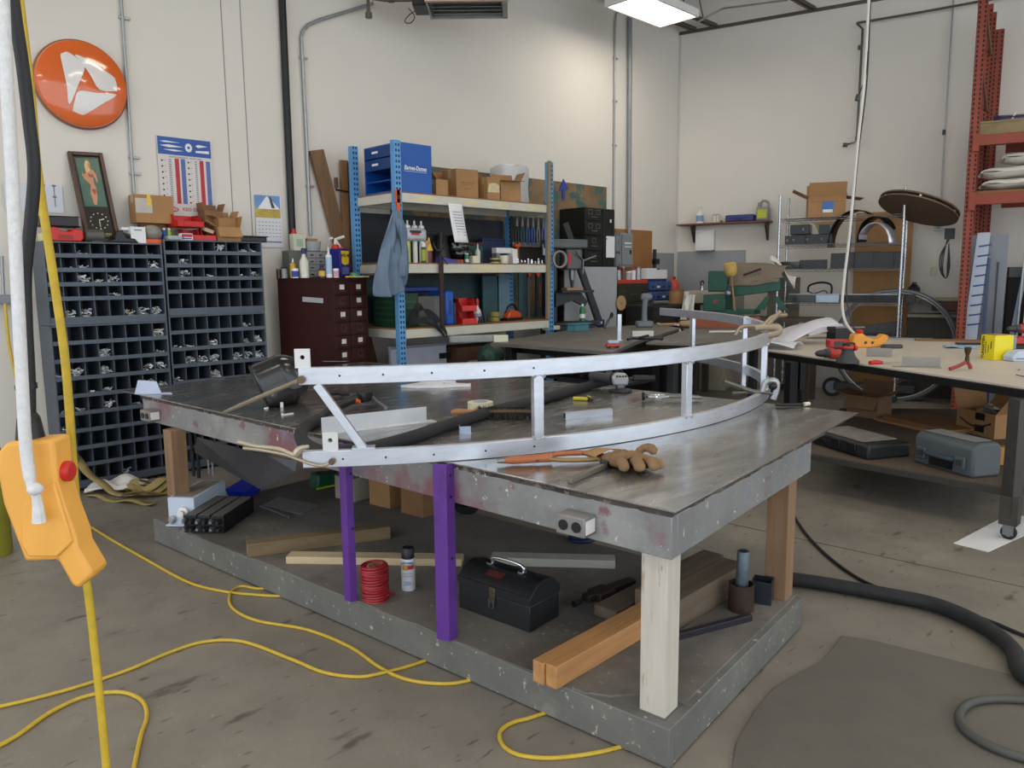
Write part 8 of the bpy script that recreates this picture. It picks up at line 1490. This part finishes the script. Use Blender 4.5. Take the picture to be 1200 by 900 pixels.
# toolbox
p = dp_(538, 712); b_ = dp_(621, 742); d = b_ - p; t = thing('black_toolbox', 'black steel cantilever toolbox with chrome handle', 'toolbox', p, math.atan2(d.y, d.x)); TL = d.length; tb = mat('toolbox_black', '#2b2c2f', .4, .3, var=.15, scale=6, color2='#4a4a4c', thr=.7); TD = .21
MB().bx(0, 0, 0, TL, TD, .115).build('lower_box', tb, t, bevel=.004)
q = MB(); q.prism_yz([(-.004, .117), (TD + .004, .117), (TD + .004, .15), (TD * .78, .195), (TD * .5, .208), (TD * .22, .195), (-.004, .15)], -.004, TL + .004); q.build('lid', tb, t, bevel=.003)
MB().bx(-.002, -.006, .148, TL + .002, -.002, .156).build('lid_bead', darksteel, t); q = MB(); q.tube(smooth_path([(TL * .28, TD * .5, .208), (TL * .3, TD * .5, .235), (TL * .5, TD * .5, .242), (TL * .7, TD * .5, .235), (TL * .72, TD * .5, .208)], 5), .007, n=8); q.build('handle', chrome, t)
for x in (TL * .26, TL * .7): MB().box((x, TD * .5, .207), (.03, .03, .008)).build('handle_mount', chrome, t)
MB().bx(TL * .46, -.008, .08, TL * .54, -.0, .15).build('latch', mat('latch_brass', '#6b6350', .35, .7), t, bevel=.003); q = MB(); q.tube([(TL * .47, -.012, .06), (TL * .47, -.012, .1), (TL * .53, -.012, .1), (TL * .53, -.012, .06)], .003, n=6, closed=True); q.build('hasp', steel, t)
MB().box((TL * .45, TD * .2, .193), (.09, .04, .003), rot=(R(22), 0, 0)).build('red_badge', mat('badge_red', '#5a2a2a', .5), t)
# trailer hitch style dark tool on the deck
t = thing('dark_clamp', 'dark rusty bar clamp lying beyond the fresh timbers', 'clamp', dp_(672, 708)); a, b = dp_(672, 708, .02), dp_(742, 682, .02); q = MB(); d = b - a; q.T = Matrix.Translation(a) @ Matrix.Rotation(math.atan2(d.y, d.x), 4, 'Z'); q.bx(.08, -.02, -.015, d.length, .03, .02); q.build('bar', mat('rust_dark', '#3a2f2a', .6, .4, var=.2), t, world=True, bevel=.004); q = MB(); q.tube([a, a + d * .12], [.016, .01], n=8); q.build('screw', black, t, world=True); MB().box(a + d * .45, (.1, .09, .05), rz=math.atan2(d.y, d.x)).build('jaw', MATS['rust_dark'], t, world=True, bevel=.006)
# steel pipe standing in a cup, square tube, flat bar
t = thing('pipe_cup', 'rusty brown pipe section standing on the deck corner', 'pipe', dp_(868, 714)); rust = mat('rust_pipe', '#4b3b34', .5, .5, var=.2, scale=10); MB().lathe([(.05, 0), (.056, 0), (.056, .125), (.05, .125), (.05, 0)], n=28, cap=False).build('pipe', rust, t); MB().lathe([(.049, .002), (.001, .003)], n=20).build('inner_floor', black, t)
t = thing('steel_bar', 'blue-grey steel round bar standing inside the rusty pipe', 'steel bar', dp_(868, 714) + V((0, 0, .006)), rot=(R(1), R(0), 0)); MB().lathe([(.026, 0), (.028, .003), (.028, .265), (.025, .27)], n=20).build('bar', mat('bar_scaled', '#5d6b74', .45, .5, var=.3, scale=24), t); MB().lathe([(.02, .27), (.019, .2705)], n=20).build('bar_end', darksteel, t)
t = thing('square_tube', 'dark square tube section standing beside the rusty pipe', 'tube', dp_(893, 704), R(20)); q = MB(); s_ = .045; 
for a in ((-s_, -s_, s_, -s_ + .005), (-s_, s_ - .005, s_, s_), (-s_, -s_ + .005, -s_ + .005, s_ - .005), (s_ - .005, -s_ + .005, s_, s_ - .005)): q.bx(a[0], a[1], 0, a[2], a[3], .105)
q.build('tube', mat('tube_bluesteel', '#3d434b', .35, .6, var=.15), t, smooth=False); MB().bx(-.038, -.038, .001, .038, .038, .003).build('inner_floor', black, t)
a, b = dp_(791, 752), dp_(882, 728); d = b - a; t = MB(); t.bx(0, 0, 0, d.length, .028, .028); one(t, 'square_bar', 'dark square steel bar lying on the deck corner', 'bar', mat('bar_violet', '#45424c', .35, .6, var=.1), a, math.atan2(d.y, d.x), bevel=.002)
# cartons far under the bench
carton('low_carton', 'printed pale carton far under the bench, left one', dp_(424, 580), dv + R(0), .3, .2, .16, mat('carton_pale', '#a99f90', .8), tape=False); 
carton('low_carton', 'brown carton far under the bench, middle one', dp_(462, 588), dv, .26, .2, .17, card, tape=False); carton('low_carton', 'darker brown carton far under the bench, right one', dp_(500, 598), dv, .26, .2, .17, card2, tape=False)
t = thing('green_bag', 'dark green pouch with yellow edging under the bench', 'bag', dp_(383, 570)); MB().prism_xz([(-.12, 0), (.1, 0), (.1, .1), (-.1, .12)], -.06, .06).build('pouch', green, t, bevel=.02); q = MB(); q.tube([(-.12, -.062, .015), (.1, -.062, .015)], .008, n=6); q.build('piping', mat('lime_piping', '#c3cf2f', .5), t)
t = thing('blue_coil', 'coil of blue cable at the far side of the deck', 'cable', dp_(684, 632)); 
for k in range(3): MB().tube([(.09 * math.cos(2 * math.pi * j / 24), .07 * math.sin(2 * math.pi * j / 24), .012 + .02 * k) for j in range(24)], .01, n=6, closed=True).build('loop', navy, t)
t = thing('black_bowl', 'black rubber bowl at the far side of the deck', 'bowl', dp_(548, 600)); MB().lathe([(.05, 0), (.1, .06), (.105, .06), (.055, .0)], n=20).build('bowl', rubber, t); MB().lathe([(.1, .058), (.106, .066)], n=20, cap=False).build('rim', rubber, t)
# ================================================================== floor things
def fp(x, y, z=0): return Zp(x, y, z)
ycord = mat('cord_yellow', '#cfae35', .5, var=.12, scale=30)
def floorcord(name, lab, pts, r_, m, cat='cord', k=8): return one(MB().tube(smooth_path([fp(x, y, r_ + .001) for x, y in pts], k), r_, n=8), name, lab, cat, m)
floorcord('extension_cord', 'yellow cord curving along the floor to the bench base', [(98, 612), (130, 632), (170, 655), (220, 682), (262, 693), (300, 697), (330, 698), (360, 690)], .0075, ycord)
floorcord('extension_cord', 'yellow cord looping out from under the base and back', [(345, 684), (306, 690), (283, 687), (270, 695), (272, 712), (300, 727), (360, 738), (410, 758), (445, 782), (480, 797), (528, 801), (570, 792)], .0075, ycord)
floorcord('extension_cord', 'yellow cord running from left edge across to the bench base', [(-20, 832), (30, 821), (90, 805), (150, 785), (200, 764), (240, 752), (285, 752), (340, 772), (380, 788), (420, 793), (450, 788), (484, 779), (520, 766)], .0075, ycord)
floorcord('extension_cord', 'yellow cord loop at the bottom left corner', [(-20, 884), (20, 862), (60, 834), (100, 816), (140, 811), (165, 820), (172, 838), (165, 862), (157, 900), (155, 925)], .008, ycord)
floorcord('extension_cord', 'yellow cord peeking out below the base front', [(660, 828), (622, 841), (600, 847), (586, 858), (590, 874), (610, 885), (650, 888), (704, 881), (750, 868)], .0075, ycord)
# anti-fatigue mat
mp = [(986, 747), (1020, 752), (1100, 772), (1200, 797), (1330, 830), (1330, 960), (1000, 990), (862, 930), (858, 900), (862, 873), (882, 838), (905, 810), (938, 790), (962, 777), (975, 763)]
w0_ = [fp(x, y) for x, y in mp]; c0 = fp(1000, 850); q = MB(); q.prism([((p.x - c0.x), (p.y - c0.y)) for p in w0_], 0, .012)
one(q, 'floor_mat', 'dark grey rubber mat on the floor at lower right', 'mat', mat('mat_grey', '#69645c', .75, var=.1, scale=5, bump=.25, bscale=70, color2='#8d8880', thr=.735), c0, bevel=.004, smooth=False)
# hoses on the floor, right
q = MB(); q.tube(smooth_path([fp(905, 676, .04), fp(940, 680, .04), fp(985, 687, .04), fp(1040, 697, .04), fp(1090, 707, .04), fp(1130, 722, .04), fp(1165, 742, .042), fp(1188, 763, .045), fp(1200, 790, .05), fp(1260, 815, .04), fp(1400, 830, .04), fp(1600, 840, .04)], 8), .036, n=12); one(q, 'thick_hose', 'thick black sleeved hose crossing the floor at right', 'hose', hose)
floorcord('floor_cable', 'thin black cable running from bench leg to the right', [(926, 596), (935, 612), (950, 632), (975, 656), (1010, 680), (1060, 700), (1110, 712), (1160, 728), (1215, 750), (1320, 780), (1500, 800)], .009, rubber, 'cable')
q = MB(); q.tube(smooth_path([fp(1500, 840, .028), fp(1320, 828, .028), fp(1240, 822, .028), fp(1200, 820, .028), (fp(1165, 819, .028)), fp(1137, 824, .028), fp(1124, 838, .028), fp(1132, 856, .028), fp(1160, 874, .028), fp(1200, 888, .028), fp(1260, 900, .028), fp(1400, 905, .028), fp(1600, 890, .028)], 8), .016, n=10); one(q, 'grey_hose', 'grey hose loop lying on the rubber mat', 'hose', mat('hose_greyish', '#4f4f4c', .6), (0, 0, 0))
# webbing and rags by the bins
web = mat('webbing_tan', '#9c8a58', .8, var=.2, scale=20)
def ribbon(name, lab, pts, w_, m, cat): 
    P = smooth_path([fp(x, y, z) for x, y, z in pts], 6); q = MB(); n = len(P)
    def f(u, v):
        i = min(n - 1, int(round(u * (n - 1)))); a = P[max(0, i - 1)]; b = P[min(n - 1, i + 1)]; d = (b - a); s = V((-d.y, d.x, 0)); s = s.normalized() if s.length > 1e-6 else V((1, 0, 0)); return P[i] + s * (v - .5) * w_ + V((0, 0, .012 * math.sin(u * 13)))
    q.grid(f, n - 1, 1); return one(q, name, lab, cat, m, solid=.006)
ribbon('webbing_strap', 'tan webbing strap trailing from the bins on the floor', [(84, 530, .3), (98, 548, .2), (116, 564, .1), (132, 576, .03), (160, 580, .03)], .07, web, 'strap')
t = thing('webbing_coil', 'folded coil of tan webbing on the floor by the bench leg', 'strap', fp(176, 579))
for k in range(4): q = MB(); P = [V(((.17 - .02 * k) * math.cos(a), (.13 - .015 * k) * math.sin(a), .03 + .02 * k + .03 * math.sin(2 * a + k))) for a in [2 * math.pi * j / 30 for j in range(30)]]; q.tube(P, .035, n=8, closed=True, flat=.2); q.build('strap_loop', web, t)
q = MB(); q.grid(lambda u, v: ((u - .5) * .42, (v - .5) * .26, .03 + .09 * abs(math.sin(5 * u + 2 * v)) * math.sin(math.pi * u) * math.sin(math.pi * v) + .02 * math.sin(11 * v + 5 * u) ** 2), 20, 16); one(q, 'white_rag', 'crumpled white rag on the floor before the bins', 'rag', mat('rag_white', '#d3d0cb', .8, var=.06), fp(138, 574), R(-30), solid=.006)
ribbon('webbing_end', 'loose tan strap end lying right of the rag', [(105, 580, .01), (130, 585, .01), (160, 588, .02), (182, 590, .02)], .06, web, 'strap')
# yellow cylinder at the left edge
t = thing('gas_cylinder', 'olive-yellow gas cylinder cut off by the left edge', 'gas cylinder', fp(-10, 650)); MB().lathe([(.11, 0), (.115, .02), (.115, .62), (.09, .7), (.04, .74)], n=24).build('cylinder', mat('cyl_yellow', '#8f8a2f', .45, var=.1), t); MB().lathe([(.03, .74), (.035, .8), (.02, .84)], n=14).build('valve', brassd, t)
# hook with small grey bracket on the wall behind the ropes
t = thing('wall_bracket', 'small grey wall bracket at the far left with a cord', 'bracket', Yp(3, 350, 6.9)); MB().box(Yp(4, 351, 6.9), (.18, .1, .07)).build('bracket', grey, t, world=True, bevel=.008); MB().tube([Yp(2, 300, 6.92), Yp(4, 345, 6.92)], .012).build('post', galv, t, world=True)
one(MB().tube(smooth_path([Yp(6, 356, 6.85), Yp(10, 400, 6.85), Yp(18, 440, 6.85), Yp(26, 470, 6.85)], 6), .012, n=6), 'yellow_lead', 'thin yellow lead hanging from the wall bracket', 'cord', ycord)
# ================================================================== hanging pendant control, nearest thing at left
HD = 1.62
def hp_(x, y, d=HD): return Dp(x, y, d)
pc_ = hp_(60, 600)
t = thing('hoist_pendant', 'yellow-orange hoist pendant control hanging at the left', 'pendant control', pc_, RC); ppx = HD / 900.0
pm2 = mat('pendant_yellow', '#efad4c', .45, var=.06, scale=9, color2='#c98a35', thr=.7)
prof = [(20, 514), (72, 511), (74, 522), (77, 560), (86, 590), (98, 622), (100, 635), (116, 662), (118, 668), (102, 683), (94, 679), (78, 650), (40, 652), (36, 640), (15, 585), (8, 545), (10, 524)]
def lp(x, y): d = hp_(x, y) - pc_; c_, s_ = math.cos(-RC), math.sin(-RC); return (d.x * c_ - d.y * s_, d.z)
q = MB(); q.prism_xz([lp(x, y) for x, y in prof], -.035, .035); q.build('housing', pm2, t, bevel=.012)
q = MB(); q.prism_xz([lp(x, y) for x, y in ((40, 585), (76, 560), (97, 628), (80, 645), (46, 645), (38, 630))], -.041, -.03); q.build('front_plate', pm2, t, bevel=.004)
a = lp(74, 552); MB().lathe([(.016, 0), (.022, .004), (.022, .016), (.017, .02)], (a[0], 0, a[1]), 18, rot=(0, R(90), 0)).build('stop_button', red, t)
a = lp(36, 516); MB().lathe([(.03, -.005), (.022, .05), (.016, .06)], (a[0] + .0, 0, a[1]), 18).build('cable_boot', black, t)
one(MB().tube(smooth_path([hp_(35, 492), hp_(34, 440), hp_(31, 380), hp_(30, 320), hp_(36, 260), hp_(40, 200), hp_(34, 140), hp_(27, 80), hp_(18, 20), hp_(12, -30)], 8), .0125, n=12), 'pendant_cable', 'black cable running up from the hoist pendant', 'cable', mat('cable_black', '#1f2024', .55))
t = thing('cable_tie', 'black cable tie round the pendant cable', 'cable tie', hp_(34, 452)); q = MB(); q.lathe([(.016, -.006), (.016, .006)], n=16, cap=False); o = q.build('band', black, t); MB().bx(-.03, -.03, -.005, -.014, -.015, .005).build('tail', black, t)
wr = mat('rope_braid', '#dcdcdc', .8, var=.1, scale=60, bump=.3, bscale=120)
t = thing('white_rope', 'white braided rope knotted over the hoist pendant', 'rope', hp_(33, 600, 1.55)); N_ = 1.555
MB().tube(smooth_path([hp_(2, -30, N_), hp_(6, 60, N_), hp_(14, 200, N_), hp_(20, 330, N_), hp_(26, 450, N_), hp_(30, 520, N_), hp_(35, 560, N_), hp_(40, 578, N_)], 8), [.012] * 49 + [.010] * 8, n=10).build('rope', wr, t, world=True); MB().ball(hp_(41, 573, N_ - .01), (.016, .016, .013)).build('knot', wr, t, world=True); MB().tube(smooth_path([hp_(41, 575, N_), hp_(44, 590, N_), hp_(46, 612, N_)], 4), [.009, .009, .009, .01, .01, .011, .012, .013, .014], n=8).build('frayed_end', wr, t, world=True)
N2 = 1.75; one(MB().tube(smooth_path([hp_(18, -40, N2), hp_(25, 20, N2), hp_(36, 110, N2), hp_(44, 200, N2), hp_(62, 320, N2), hp_(76, 420, N2), hp_(84, 520, N2), hp_(92, 620, N2), hp_(104, 700, N2), hp_(113, 780, N2), hp_(121, 860, N2), hp_(128, 940, N2)], 8), .0092, n=10), 'yellow_air_hose', 'yellow hose hanging down past the hoist pendant', 'hose', mat('hose_yellow', '#c9a92c', .55, var=.15, scale=25))
